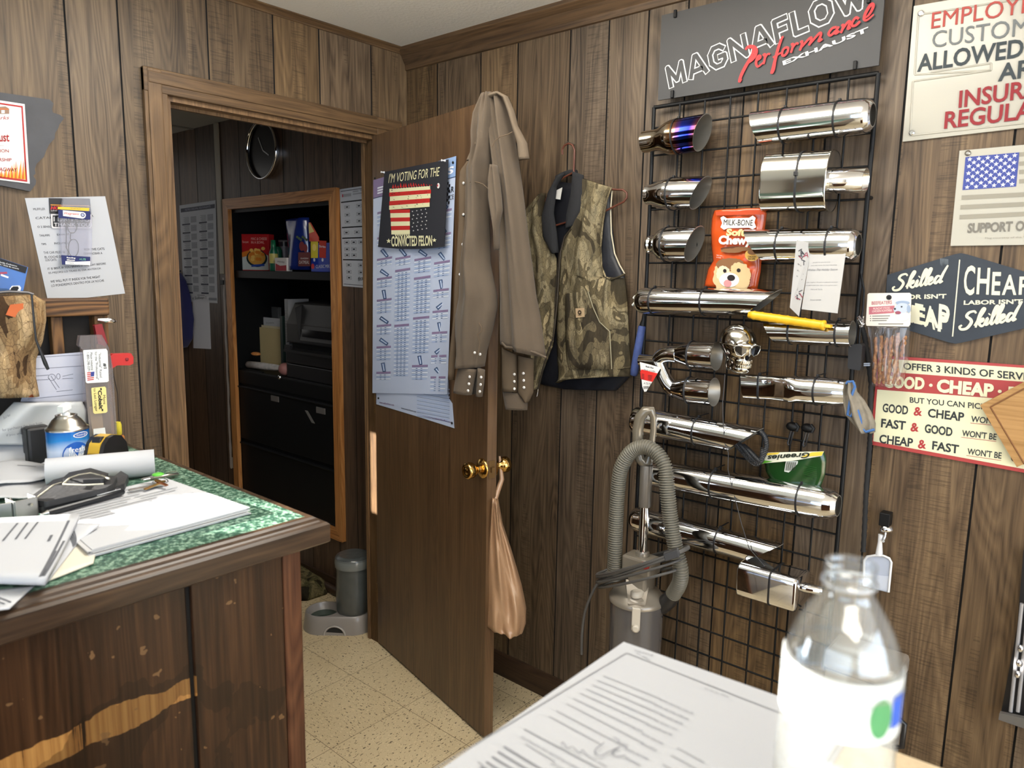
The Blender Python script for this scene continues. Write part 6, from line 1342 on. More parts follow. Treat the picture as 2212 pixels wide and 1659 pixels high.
MB().lathe(q0-e*.02, e, [(0, ro*1.05), (.004, ro), (e.length, ro), (e.length, ro-.002), (.01, ro-.002)], 28, cap0=False).build('outlet_pipe', M_chrome, t)
mb = MB(); mb.rings([supring(p0+d*.56+dn_*a, RY+b, RX+b, dn_, .72) for a, b in ((-.0022, .0002), (-.0022, .0018), (.0022, .0018), (.0022, .0002))], 0, False, False, False, False); mb.build('zip_tie', M_tie, t)
c = P(*cA(1298, 1315)); MB().obox(c+V((-RX-.002, 0, 0)), (.003, 0, 0), (0, .004, 0), (0, 0, .005)).build('zip_tie_head', M_tie, t, bevel=.001)
# square tip at the bottom
P = X(-.108); p0, p1 = P(*cD(1092, 1130)), P(*cD(1462, 1235)); d = p1-p0; L = d.length; dn_ = d.normalized()
t = thing('exhaust_tip', (p0+p1)/2, 'chrome square box-shaped tip, lowest right on the grid beside the bottle', 'exhaust tip', 'exhaust tips on the grid')
RY = rad(37, p0); RX = .052
MB().rings([supring(p0+d*u, RY*k, RX*k, dn_, .36) for u, k in ((0, .97), (0, 1.0), (.02, 1.0), (.94, 1.0), (.98, .98), (1.0, .93), (1.0, .4))]).build('tip_body', M_chrome, t)
q0 = P(*cD(1470, 1212)); q1 = P(*cD(1580, 1235)); e = q1-q0; MB().lathe(q0-e*.1, e, [(0, rad(10, q0)), (e.length*1.1, rad(10, q0)), (e.length*1.1, rad(8.5, q0)), (.01, rad(8.5, q0))], 24, cap0=False).build('inlet_pipe', M_chrome, t)
mb = MB(); mb.rings([supring(p0+d*.56+dn_*a, RY+b, RX+b, dn_, .36) for a, b in ((-.0022, .0002), (-.0022, .0018), (.0022, .0018), (.0022, .0002))], 0, False, False, False, False); mb.build('zip_tie', M_tie, t)
# black corrugated hose in the slash-cut tube
P = X(-.098); t = thing('corrugated_hose', P(*cC(1100, 1150)), 'black corrugated loom hose coiled out of the slash-cut chrome tube', 'hose')
def corr(path, r, amp, n, step, m, name, par):
    L = [0]
    for a, b in zip(path, path[1:]): L.append(L[-1]+(b-a).length)
    k = int(L[-1]/step*4); pts = []; rs = []
    for i in range(k+1):
        s = L[-1]*i/k; j = max(j for j in range(len(L)) if L[j] <= s+1e-9); j = min(j, len(path)-2); f = (s-L[j])/max(1e-9, L[j+1]-L[j]); pts.append(path[j].lerp(path[j+1], f)); rs.append(r+amp*(1 if (i % 4) in (0, 1) else -1))
    return MB().tube(pts, rs, n).build(name, m, par)
M_loom = mat('loom_black', (34, 36, 40), .45)
for sh, off in (((0, 0), 0), ((38, 10), .012), ((75, 25), .02)):
    corr(bez([P(*cC(930+sh[0], 1120+sh[1]), -.02), P(*cC(1050+sh[0], 1240), off), P(*cC(1120+sh[0]*.5, 1380-sh[1]), off), P(*cC(1160, 1210-sh[1]*2), off)], 30), .0065, .0009, 8, .0042, M_loom, 'hose_loop', t)
corr(bez([P(*cC(1160, 1230), .02), P(*cC(1215, 1150), .02), P(*cC(1190, 1040), .01), P(*cC(1120, 1020), -.01)], 24), .0065, .0009, 8, .0042, M_loom, 'hose_loop', t)
# --- chrome skull with sunglasses
P = X(-.115); c = P(*cC(958, 305)); f = V((-.60, -.78, -.14)).normalized(); s = f.cross(UP).normalized(); u = s.cross(f); k = rad(.2652, c)   # metres per crop pixel
t = thing('skull_ornament', c-UP*.08, 'chrome skull ornament wearing dark sunglasses, mounted on the grid centre', 'skull')
mb = MB(); AX = (f, s, u); E_ = lambda a, b, d, x, y, z: mb.ell(c+f*a*k+s*b*k+u*d*k, x*k, y*k, z*k, 24, 16, 0, AX)
E_(-10, 0, 15, 175, 142, 140); E_(70, 0, -20, 110, 118, 110); E_(95, 0, -120, 78, 78, 90); E_(85, 0, -185, 85, 82, 50); E_(40, 84, -95, 80, 22, 30); E_(40, -84, -95, 80, 22, 30); E_(20, 70, -165, 50, 20, 58); E_(20, -70, -165, 50, 20, 58); E_(150, 0, 20, 40, 95, 26)
E_(150, 0, -70, 22, 18, 40)
o = mb.build('skull', mat('skull_chrome', (196, 192, 182), .12, 1), t, smooth=True)
md = o.modifiers.new('r', 'REMESH'); md.mode = 'VOXEL'; md.voxel_size = .0035; md.use_smooth_shade = True; md = o.modifiers.new('s', 'SMOOTH'); md.iterations = 4
mb = MB()
for row, zz in ((0, -122), (1, -158)):
    for i in range(11):
        a = (i-5)*.19; p = c+f*(95+74*math.cos(a))*k+s*78*math.sin(a)*k+u*zz*k; d = f*math.cos(a)+s*math.sin(a); mb.obox(p, d*5*k, UP.cross(d).normalized()*6.3*k, u*14*k)
mb.build('teeth', MC['skull_chrome'], t, bevel=.0012)
MB().ell(c+f*172*k-u*82*k, 8*k, 17*k, 22*k, 12, 8, 0, AX).build('nose_hole', M_blk2, t)
for sg in (1, -1):
    pts = [c+f*(176-.0022*(y-10)**2)*k+s*sg*y*k+u*z*k for y, z in ((14, 12), (60, 22), (108, 14), (112, -20), (92, -58), (50, -66), (22, -40))]
    MB().prism(pts, f*3*k).build('lens', mat('lens_black', (14, 14, 16), .12), t)
    fr = MB().tube([p+f*2*k for p in pts], 4*k, 8, closed=True); fr.tube([c+f*152*k+s*sg*112*k+u*12*k, c+f*60*k+s*sg*138*k+u*5*k, c-f*30*k+s*sg*146*k-u*10*k], 3.6*k, 8); fr.build('glasses_frame', MC['skull_chrome'], t)
MB().tube([c+f*178*k+s*14*k+u*12*k, c+f*182*k+u*15*k, c+f*178*k-s*14*k+u*12*k], 4*k, 8).build('nose_bridge', MC['skull_chrome'], t)
MB().tube([c-f*40*k, c+V((.075, .0, 0))], .012, 10).build('mount', M_grid, t)
# --- orange treat bag
P = X(-.040); t = thing('treat_bag', P(*cB(870, 760)), 'orange soft chewy dog treat bag standing on a chrome tube', 'bag')
M_or = mat('bag_orange', (206, 84, 34), .22, coat=.5, bump=.25, bscale=70)
rows = [(cB(*a), cB(*b)) for a, b in (((725, 100), (1177, 78)), ((705, 165), (1168, 165)), ((698, 300), (1150, 300)), ((705, 430), (1138, 440)), ((715, 530), (1125, 550)), ((672, 600), (1120, 620)), ((638, 748), (1092, 772)))]
MB().pillow(rows, P, 0, .020, 16, 5, lambda s_, q: .002*math.sin(12*s_+9*q)+.0015*math.sin(23*q)).build('pouch', M_or, t)
mb = MB(); TB = lambda x, y, d=0: X(-.0700-d)(*cB(x, y))
def tpoly(pts, m, d=0): mb.poly([TB(x, y, d) for x, y in pts], m)
def tell(cx, cy, rx, ry, m, d=0, k=20):
    k = 44 if rx > 50 and m in (4, 7, 8) else k; jt = lambda: 1+(random.uniform(-.09, .05) if k == 44 else 0)
    tpoly([(cx+rx*z*math.cos(2*math.pi*i/k), cy-ry*z*math.sin(2*math.pi*i/k)) for i in range(k) for z in (jt(),)][::-1], m, d)
tpoly([(735, 108), (1160, 92), (1150, 130), (740, 140)], 5, .0)
tpoly([(775, 160), (800, 145), (830, 165), (1020, 160), (1050, 142), (1075, 160), (1065, 200), (1080, 240), (1050, 258), (1020, 245), (840, 248), (805, 262), (775, 240), (790, 205)], 0)
tx_ = lambda s_, bl, br_, tl, m, bold=0, sh=0, d=.0012: mb.text(s_, TB(*bl, d), TB(*br_, d), TB(*tl, d), m, bold, 0, sh, 0)
tx_('MILK-BONE', (800, 222), (1048, 228), (805, 172), 1, .03); tx_('Soft', (822, 312), (985, 318), (828, 252), 2, .05, 0, .0012); tx_('Chewy', (755, 408), (1040, 412), (762, 310), 0, .05)
tell(905, 425, 130, 22, 3, .0008); tell(870, 440, 95, 20, 4, .0014); tell(960, 425, 80, 18, 4, .0018)
tell(1045, 478, 62, 52, 6, .0008); tx_('CHICKEN', (1008, 500), (1078, 500), (1008, 484), 1, .02); tx_('RECIPE', (1012, 518), (1072, 518), (1012, 504), 1, .02); tell(1050, 452, 44, 24, 4, .0014)
tell(870, 660, 165, 150, 7, .0008); tell(860, 560, 120, 60, 4, .0011); tell(800, 640, 60, 70, 8, .0014); tell(930, 600, 70, 60, 7, .0018); tell(955, 690, 75, 75, 7, .0020); tell(850, 690, 85, 62, 0, .0022); tell(866, 672, 34, 26, 1, .0032); tell(930, 608, 17, 17, 1, .0030); tell(812, 612, 15, 16, 1, .0030); tell(836, 720, 34, 32, 9, .0030)
tx_('NET WT', (742, 482), (790, 490), (742, 474), 0, 0, 0, .0010); tx_('6 OZ', (742, 500), (780, 506), (742, 491), 0, 0, 0, .0010)
mb.build('print', [ink(232, 228, 220), ink(34, 26, 26), ink(244, 214, 150), ink(92, 52, 32), ink(130, 92, 60), ink(186, 70, 34), ink(214, 168, 84), ink(206, 180, 134), ink(226, 206, 172), ink(206, 140, 140)], t)
# --- greeting card taped on the tube
P = X(-.128); t = thing('greeting_card', P(*cB(1600, 960)), 'opened white holiday greeting card taped to a chrome tube', 'card')
M_card = mat('card_white', (184, 182, 179), .6)
cr = [P(*cB(1555, 378)), P(*cB(1858, 365)), P(*cB(1775, 975)), P(*cB(1468, 940))]
MB().prism(cr, NB*.0006).build('card_inside', M_card, t)
PF_ = X(-.165); fl = [PF_(*cB(1424, 346)), cr[0], cr[3], PF_(*cB(1440, 1002))]; fl2 = [PF_(*cB(1424, 346)), cr[0], PF_(*cB(1440, 1002)), PF_(*cB(1367, 925))]
fq_ = [PF_(*cB(1424, 346)), cr[0], cr[3]*.0+X(-.134)(*cB(1443, 1000)), PF_(*cB(1367, 925))]
MB().raw(fq_+[p+V((.0008, -.0004, 0)) for p in fq_], [(3, 2, 1, 0), (4, 5, 6, 7), (0, 1, 5, 4), (1, 2, 6, 5), (2, 3, 7, 6), (3, 0, 4, 7)]).build('card_flap', M_card, t)
MB().prism([X(-.122)(*cB(x, y)) for x, y in ((1530, 285), (1612, 292), (1555, 350), (1500, 340))], NB*.001).build('tape', mat('tape_white', (206, 208, 210), .2), t)
mb = MB(); cu = (cr[1]-cr[0]); cv = (cr[3]-cr[0]); cp = lambda a, b, o=.0012: cr[0]+cu*a+cv*b+NB*o
cn = NB
def ct(s_, a, b, w, h, m=0, sh=0, bold=0): mb.text(s_, cp(a, b), cp(a+w, b), cp(a, b-h), m, bold, 0, sh, 0)
ct('grateful for your business', .12, .30, .50, .020, 0, .2); ct('and, even more, for your friendship', .08, .345, .74, .020, 0, .2); ct('Wishes This Holiday Season', .02, .425, .84, .042, 0, .35)
ct('cheer, laughter. We want to make sure you know', .02, .60, .90, .020, 0, .25); ct('we appreciate you. Here is to a great year!', .02, .645, .90, .020, 0, .25); ct('Nancy & Charlie', .18, .71, .34, .024, 0, .3); ct('Edward', .22, .865, .16, .020); ct('Jones', .39, .865, .14, .020, 0, 0, .03)
mb.build('print', [ink(120, 120, 122)], t)
mb = MB(); F4 = lambda a, b: lerp(lerp(fq_[0], fq_[1], a), lerp(fq_[3], fq_[2], a), b)
fn = (fq_[1]-fq_[0]).cross(fq_[3]-fq_[0]).normalized(); fn = fn if fn.dot(FW) < 0 else -fn
random.seed(8)
for i in range(26):
    top = i % 2; a, b = .35+random.random()*.4, (.10+random.random()*.16) if top else (.60+random.random()*.22); p = F4(a, b)+fn*.0012; d = (fq_[1]-fq_[0]).normalized()*math.cos(i*1.7)+UP*math.sin(i*1.7); mb.bar(p, p+d*.012, .0022, fn, 0 if i % 3 else 1)
for s_, b in (('be joyful,', .35), ('all the way,', .44), ('all day', .52)):
    mb.text(s_, F4(.25, b)+fn*.0012, F4(.78, b+.012)+fn*.0012, F4(.24, b-.032)+fn*.0012, 0, 0, 0, .3, 0)
mb.build('print', [ink(66, 66, 70), ink(150, 64, 80)], t)
# --- yellow ribbed stick, blue-handled tool, hang tag
P = X(-.12); p0, p1 = P(*cB(1012, 985)), P(*cB(1672, 1080)); d = p1-p0; L = d.length; r = rad(9.2, p0)
t = thing('marking_stick', p0, 'yellow ribbed plastic stick poking out of a chrome tube mouth', 'stick')
mb = MB(); mb.lathe(p0, d, [(0, r*.35), (L*.01, r*.8), (L*.06, r*.95)]+[(L*(.08+.88*i/40), r*(1+.10*((i % 5) == 0))) for i in range(41)]+[(L*.965, r*1.15), (L*.99, r*1.15), (L, r*.8)], 18); mb.build('stick', mat('stick_yellow', (226, 176, 34), .4), t)
dn_ = d.normalized(); MB().obox(p1+dn_*.006, dn_*.008, UP*r*.35, V((r*.8, 0, 0))).build('end_notch', MC['stick_yellow'], t, bevel=.001)
P = X(-.036); t = thing('blue_handled_tool', P(*cC(110, 575)), 'tool with worn blue rubber handle hanging at the left grid post', 'tool')
p0, p1 = P(*cC(178, 165)), P(*cC(108, 572)); d = p1-p0; L = d.length
MB().lathe(p0, d, [(0, .009), (.004, .0115), (L*.5, .0128), (L*.92, .0122), (L*.985, .011), (L, .006)], 16).build('handle', mat('rubber_blue', (60, 76, 128), .7, var=.15, vscale=60), t)
MB().tube([P(*cC(192, 60)), P(*cC(190, 110)), P(*cC(178, 168))], [.004, .006, .009], 10).build('neck', M_grid, t)
P = X(-.118); t = thing('price_tag', P(*cC(205, 700)), 'triangular white and red hang tag on the double-outlet tip', 'tag')
MB().prism(poly_on(P, [cC(*p) for p in ((160, 460), (332, 505), (212, 700), (196, 702), (180, 660))]), NB*.0008).build('tag_card', mat('tag_white', (226, 224, 220), .5), t)
mb = MB(); o = .0014; mb.poly(poly_on(P, [cC(*p) for p in ((162, 540), (172, 520), (304, 553), (272, 605), (262, 622), (168, 600))], o), 0)
tx(mb, 'Bush Hog', P, cC(205, 505), cC(270, 520), cC(208, 488), o, 1, .02); tx(mb, 'Made in USA', P, cC(190, 527), cC(285, 545), cC(192, 515), o+.0003, 1, .01)
for i in range(4): strip(mb, P, cC(172, 558+i*12), cC(195, 562+i*12), .0015, o+.0004, 1); strip(mb, P, cC(225, 568+i*11), cC(262-i*3, 574+i*11), .0015, o+.0004, 1)
tx(mb, 'A 72175', P, cC(190, 640), cC(248, 648), cC(191, 624), o, 1, .01)
for i in range(9): strip(mb, P, cC(190+i*5, 656), cC(192+i*5, 678), .0008 if i % 2 else .0014, o, 1)
mb.build('print', [ink(206, 46, 40), ink(40, 38, 40)], t)
# --- two black spring clips on a wire
for i, (x, lab) in enumerate(((1392, 'left of two small black key clips on a grid wire'), (1515, 'right of two small black key clips on a grid wire, nearer the right post'))):
    P = X(-.045); y = 985+(12 if i else 0); t = thing('key_clip', P(*cC(x, y+150)), lab, 'clip', 'key clips on the grid')
    MB().ell(P(*cC(x+8, y)), .012, .016, .012, 14, 8).build('clip_body', M_grid, t)
    MB().tube([P(*cC(x-34, y-15)), P(*cC(x-8, y+5)), P(*cC(x+2, y+30))], [.004, .006, .004], 8).build('thumb_lever', M_grid, t); MB().tube([P(*cC(x+34, y-25)), P(*cC(x+58, y+2)), P(*cC(x+40, y+38))], .005, 8).build('thumb_lever', M_grid, t)
    MB().tube([P(*cC(x-2, y+35)), P(*cC(x-30, y+135)), P(*cC(x-22, y+155)), P(*cC(x-6, y+145)), P(*cC(x+18, y+45))], .0022, 8).build('wire_loop', mat('loop_steel', (90, 90, 92), .3, .9), t)
# --- green treat pouch
P = X(-.075); t = thing('green_treat_bag', P(*cC(1400, 1480)), 'torn green dog treat pouch wedged upside down behind the longest tube', 'bag')
rows = [(cC(*a), cC(*b)) for a, b in (((1180, 1195), (1662, 1185)), ((1180, 1290), (1680, 1260)), ((1190, 1350), (1668, 1380)), ((1230, 1420), (1630, 1490)))]
MB().pillow(rows, P, 0, .012, 14, 5, lambda s_, q: .003*math.sin(9*s_+5*q)).build('pouch', mat('bag_green', (26, 64, 26), .25, coat=.5, bump=.2, bscale=60), t)
P = X(-.094); MB().prism(poly_on(P, [cC(*p) for p in ((1096, 1300), (1178, 1198), (1300, 1195), (1660, 1187), (1640, 1225), (1420, 1262), (1180, 1284))]), NB*.001).build('torn_flap', mat('flap_cream', (226, 226, 206), .35, coat=.3), t)
mb = MB(); o = .0016
mb.poly(poly_on(P, [cC(*p) for p in ((1100, 1297), (1135, 1256), (1240, 1270), (1180, 1284))], o), 0); mb.poly(poly_on(P, [cC(*p) for p in ((1470, 1235), (1560, 1196), (1655, 1189), (1640, 1222))], o), 1); mb.poly(poly_on(P, [cC(*p) for p in ((1178, 1202), (1300, 1197), (1280, 1212), (1176, 1222))], o), 1)
tx(mb, 'Greenies', P, cC(1540, 1195), cC(1195, 1222), cC(1545, 1240), o+.0006, 2, .03, .3)
P2_ = X(-.0925); mb.poly([P2_(*cC(*p)) for p in ((1350, 1262), (1448, 1268), (1424, 1372), (1335, 1352))], 3)
for i in range(10): a = 1356+i*8.4; mb.poly([X(-.0935)(*cC(*p)) for p in ((a, 1275), (a+(3 if i % 2 else 5), 1276), (a-12+(3 if i % 2 else 5), 1345), (a-12, 1344))], 2)
for i in range(6): mb.bar(X(-.0930)(*cC(1490, 1300+i*14)), X(-.0930)(*cC(1600, 1322+i*16)), .0018, NB, 4)
mb.text('HARK', X(-.093)(*cC(1502, 1410)), X(-.093)(*cC(1572, 1422)), X(-.093)(*cC(1504, 1390)), 4, .02, off=0)
mb.build('print', [ink(96, 170, 50), ink(232, 200, 70), ink(40, 46, 36), ink(206, 212, 206), ink(30, 76, 26)], t)
# --- black power adapter on the right post, its cable, and loose wire
P = X(-.05); t = thing('power_adapter', P(*cC(1940, 515)), 'black wall-plug power adapter hanging at the right grid post', 'power adapter')
MB().prism(poly_on(P, [cC(*p) for p in ((1895, 315), (1985, 305), (2000, 325), (1985, 510), (1975, 522), (1890, 505), (1882, 490), (1888, 325))]), NB*.03).build('plug_body', mat('black_plastic', (34, 33, 34), .45), t, bevel=.004)
for y in (473, 488): a = P(*cC(1985, y), .015); b = P(*cC(2036, y-2), .015); MB().obox((a+b)/2, (b-a)/2, UP*.0016, V((.003, 0, 0))).build('prong', M_chrome, t)
MB().tube([P(*p, .012) for p in (cC(1945, 310), cC(1948, 240), cC(1955, 140), cC(1975, 40), cC(1985, -120), cC(1960, -260))], .0026, 8).build('cable', M_grid, t)
P = X(-.05); t = thing('wire_bundle', P(*cC(1960, 130)), 'twist of thin silver wire hooked on the right grid post', 'wire')
random.seed(6)
for i in range(4): MB().tube([P(*cC(1950+random.randint(-20, 40), 90+random.randint(-10, 90)), .01+.006*j) for j in range(6)], .0012, 6).build('wire_loop', M_chrome, t)
# --- grey-blue cleaning rag over the tube end
P = X(-.10); t = thing('cleaning_rag', P(*cC(1990, 1035)), 'grey microfibre rag with blue edging draped over the chrome tube end', 'rag')
rows = [(cC(*a), cC(*b)) for a, b in (((1838, 618), (1915, 622)), ((1822, 700), (1930, 700)), ((1824, 790), (1990, 770)), ((1835, 890), (2048, 870)), ((1880, 940), (2080, 960)), ((1955, 1025), (2078, 1030)))]
MB().pillow(rows, P, 0, .022, 14, 6, lambda s_, q: .010*math.sin(11*s_+4*q)).build('rag_cloth', mat('rag_grey', (134, 126, 112), .95, var=.15, vscale=50, bump=.6, bscale=400), t)
ed = mat('rag_blue', (66, 104, 160), .9)
MB().tube([P(*cC(x, y), .024) for x, y in ((1842, 640), (1850, 622), (1895, 618), (1912, 660), (1880, 740), (1862, 830), (1850, 890), (1880, 905), (1900, 850), (1935, 855), (1955, 920), (1965, 1000), (2000, 1030), (2070, 1010))], .0032, 8).build('rag_edging', ed, t)
# --- thin cords hanging over the display
P = X(-.125); tag(MB().tube([P(*cC(*p)) for p in ((852, 560), (845, 660), (832, 800), (838, 960), (850, 1120), (880, 1200))]+[P(*cD(*p)) for p in ((985, 460), (1020, 600), (1070, 800), (1120, 960), (1240, 1100), (1350, 1200), (1430, 1215), (1500, 1190))], .0012, 6).build('thin_cord', mat('cord_grey', (62, 60, 60), .6)), 'thin dark cord drooping down over the lower chrome tubes', 'cord')
# ================================================================ vest, signs, vacuum and small things on the right wall
def cV(x, y): return (1100+.3616*x, 280+.3617*y)
def cS(x, y): return (1900+.3377*x, .3377*y)
def cK(x, y): return (1840+.2893*x, 540+.2893*y)
def cE(x, y): return (1640+.349*x, 1080+.349*y)
rw = lambda c, *r: [(c(*a), c(*b)) for a, b in r]
# --- wire hanger on its nail
P = X(-.034); t = thing('coat_hanger', P(*cV(385, 250)), 'brown coated wire hanger carrying the camouflage vest on the wall', 'hanger')
M_hang = mat('hanger_brown', (92, 50, 36), .4)
MB().tube([P(*cV(x, y)) for x, y in ((318, 150), (316, 120), (330, 95), (355, 82), (378, 92), (390, 120), (388, 180), (385, 250))], .0032, 8).build('hook', M_hang, t)
MB().tube([P(*cV(x, y)) for x, y in ((385, 250), (400, 275), (480, 320), (600, 356), (680, 360), (702, 378), (703, 405), (685, 430), (570, 488), (420, 530), (270, 575), (150, 600), (120, 570), (160, 520), (270, 330), (300, 300), (385, 255))], .0032, 8).build('hanger_wire', M_hang, t)
a = P(*cV(352, 84)); tag(MB().tube([V((.02, a.y, a.z+.001)), V((-.045, a.y, a.z+.004))], .0022, 8).build('nail', M_steel), 'steel nail in the wall holding the hanger of the camouflage vest', 'nail')
# --- camouflage vest
V0 = .012
PV = X(-V0); t = thing('hunting_vest', PV(*cV(450, 1540)), 'sleeveless camouflage work vest with black collar hanging on the right wall', 'vest')
M_cam = camo('camo_vest', [(66, 60, 48), (108, 99, 78), (136, 126, 102), (90, 82, 64), (160, 146, 116), (54, 47, 38)], 13); M_lin = mat('vest_lining', (20, 21, 28), .5, var=.3, vscale=30, bump=.6, bscale=50)
MB().pillow(rw(cV, ((290, 310), (610, 352)), ((220, 480), (615, 560)), ((200, 700), (640, 760)), ((180, 900), (690, 865)), ((150, 1200), (715, 1200)), ((130, 1500), (722, 1475)), ((230, 1530), (700, 1500)), ((320, 1548), (640, 1558))), PV, 0, .012, 16, 4, lambda s_, q: .002*math.sin(20*s_+14*q)).build('lining', M_lin, t)
PV2 = X(-.034)
MB().pillow(rw(cV, ((200, 392), (222, 380)), ((100, 488), (210, 470)), ((108, 600), (215, 620)), ((130, 760), (285, 770)), ((140, 1000), (286, 1000)), ((150, 1180), (278, 1180)), ((120, 1350), (262, 1290)), ((105, 1500), (205, 1440)), ((100, 1570), (180, 1545))), PV2, 0, .020, 14, 5, lambda s_, q: .006*math.sin(9*s_+7*q)).build('front_panel', M_cam, t)
MB().pillow(rw(cV, ((440, 290), (612, 345)), ((438, 400), (582, 400)), ((372, 590), (556, 600)), ((318, 700), (548, 760)), ((306, 860), (566, 880)), ((300, 925), (692, 886)), ((292, 1050), (706, 1010)), ((288, 1200), (716, 1200)), ((292, 1380), (726, 1400)), ((298, 1440), (728, 1474)), ((298, 1512), (360, 1482))), PV2, 0, .026, 20, 5, lambda s_, q: .006*math.sin(10*s_+6*q)+.003*math.sin(19*s_-9*q)).build('front_panel', M_cam, t)
PV3 = X(-.056)
MB().pillow(rw(cV, ((340, 980), (470, 966)), ((338, 1080), (500, 1080)), ((338, 1150), (540, 1150)), ((340, 1210), (596, 1205)), ((345, 1430), (616, 1430))), PV3, 0, .010, 14, 4, lambda s_, q: .002*math.sin(14*s_)).build('pocket', camo('camo_pocket', [(62, 56, 46), (102, 93, 74), (128, 118, 96), (84, 77, 60), (150, 136, 108), (50, 43, 35)], 11), t)
M_seam = mat('vest_seam', (150, 142, 116), .9)
MB().tube([X(-.070)(*cV(x, y)) for x, y in ((470, 968), (500, 1060), (540, 1150), (600, 1205), (612, 1430))], .0016, 6).build('pocket_seam', M_seam, t)
MB().tube([X(-.052)(*cV(x, y)) for x, y in ((610, 345), (582, 420), (558, 560), (546, 700), (552, 820), (575, 880), (610, 896), (655, 880), (690, 864))], .003, 8).build('armhole_piping', M_cam, t)
MB().tube([X(-.026)(*cV(x, y)) for x, y in ((616, 352), (606, 480), (610, 620), (630, 740), (660, 810), (690, 862))], .0022, 8).build('armhole_edge', mat('edge_cream', (196, 186, 160), .9), t)
M_knit = mat('collar_knit', (34, 34, 36), .95, bump=.6, bscale=500)
MB().pillow(rw(cV, ((285, 288), (335, 262)), ((235, 390), (285, 340)), ((198, 520), (268, 500)), ((205, 640), (286, 620)), ((262, 742), (297, 735))), X(-.050), 0, .012, 8, 5).build('collar', M_knit, t)
MB().pillow(rw(cV, ((383, 250), (446, 272)), ((372, 380), (446, 380)), ((345, 510), (424, 490)), ((343, 592), (384, 575))), X(-.056), 0, .012, 8, 5).build('collar', M_knit, t)
MB().tube([X(-.024)(*cV(x, y)) for x, y in ((285, 292), (320, 272), (360, 258), (400, 258))], .010, 10).build('collar', M_knit, t)
MB().prism([X(-.040)(*cV(x, y)) for x, y in ((278, 365), (318, 345), (306, 418), (265, 412))], NB*.001).build('neck_label', mat('label_white', (206, 204, 198), .7), t)
zp = [cV(*p) for p in ((368, 592), (330, 640), (306, 730), (296, 850), (288, 1000), (276, 1130), (262, 1250), (230, 1330), (200, 1430), (170, 1555))]
M_zip = mat('zipper_dark', (58, 50, 40), .5, .4)
MB().tube([X(-.064)(*p) for p in zp], .0028, 8).build('zipper', M_zip, t)
MB().tube([X(-.060)(*cV(x, y)) for x, y in ((300, 735), (288, 850), (276, 1000), (272, 1130))], .0024, 8).build('zipper', M_zip, t)
MB().tube([X(-.068)(*cV(x, y)) for x, y in ((172, 1548), (168, 1575), (164, 1592))], .0035, 8).build('zipper_pull', M_chrome, t)
pp = [X(-.0735)(*cV(x, y)) for x, y in ((397, 1068), (448, 1064), (451, 1118), (400, 1124))]
MB().prism(pp, NB*.0015).build('logo_patch', mat('patch_tan', (176, 150, 116), .8), t)
mb = MB(); cc = (pp[0]+pp[1]+pp[2]+pp[3])/4+NB*.002; r = .0052
mb.stroke([cc+V((0, -r*math.cos(a), r*math.sin(a)+.001)) for a in [math.radians(d) for d in (-25, -60, -120, -180, -240, -300, -335, -380, -420)]], .0036, NB, 0, 4)
mb.bar(cc+V((0, .006, -.0078)), cc+V((0, -.006, -.0078)), .0012, NB); mb.build('logo_mark', ink(44, 34, 26), t)
MB().tube([X(-.058)(*cV(x, y)) for x, y in ((355, 1462), (470, 1440), (600, 1432), (725, 1420))], .0028, 8).build('hem', M_cam, t)
# --- painted signs
def plate(name, quad, th, off, m, label, cat='sign', bev=.0015):
    P = X(-off); t = thing(name, sum((P(*p) for p in quad), V())/len(quad), label, cat); MB().prism([P(*p) for p in quad], NB*th).build('plate', m, t, bevel=bev); return t, X(-off-th)
_lx = [0]
def lx(mb, P, s_, bl, br_, h, m=0, bold=.01, c=cK, lean=0, ext=0, sh=0, d=.0006):
    _lx[0] = (_lx[0]+1) % 9; d = d+.00009*_lx[0]
    BL, BR = P(*c(*bl), d), P(*c(*br_), d); TL = P(*c(bl[0]+lean, bl[1]-h), d); mb.text(s_, BL, BR, TL, m, bold, ext, sh, 0)
t, P = plate('employee_sign', [cS(*p) for p in ((150, 908), (1500, 752), (1560, -190), (222, 42))], .004, .002, mat('sign_ivory', (178, 174, 161), .3, coat=.3), 'white embossed metal sign about employees and insurance regulations, top right')
mb = MB()
lx(mb, P, 'EMPLOYEES ONLY', (330, 186), (1700, -46), 105, 0, .004, cS, 8, .0015); lx(mb, P, 'CUSTOMERS NOT', (335, 308), (1700, 118), 106, 1, 0, cS, 6, .0015); lx(mb, P, 'ALLOWED IN WORK', (240, 462), (1720, 250), 112, 2, .02, cS, 8, .0015)
lx(mb, P, 'AREA', (757, 522), (1180, 460), 112, 2, .02, cS, 8, .0015); lx(mb, P, 'INSURANCE', (505, 692), (1360, 570), 112, 3, .02, cS, 8, .0015); lx(mb, P, 'REGULATIONS', (412, 826), (1480, 700), 112, 3, .02, cS, 10, .0015)
mb.build('raised_letters', [ink(172, 74, 66), ink(112, 116, 116), ink(56, 64, 68), ink(140, 40, 46)], t)
mb = MB()
for pts in (((250, 95), (1400, -85)), ((225, 478), (715, 450)), ((215, 520), (715, 450)), ((715, 405), (715, 450)), ((195, 868), (1400, 735)), ((215, 520), (195, 868)), ((250, 95), (225, 478)), ((330, 462), (715, 405))): mb.tube([P(*cS(*pts[0]), .0), P(*cS(*pts[1]), .0)], .0022, 6)
mb.build('raised_border', MC['sign_ivory'], t)
for p in ((265, 87), (206, 850)): MB().lathe(P(*cS(*p)), NB, [(0, .007), (.002, .007), (.004, .004)], 14).build('screw', M_chrome, t)
t, P = plate('flag_sign', [cS(*p) for p in ((455, 1573), (1400, 1560), (1440, 880), (513, 965))], .003, .002, mat('sign_cream', (182, 178, 165), .35), 'white support our troops sign with faded flag and blue star field')
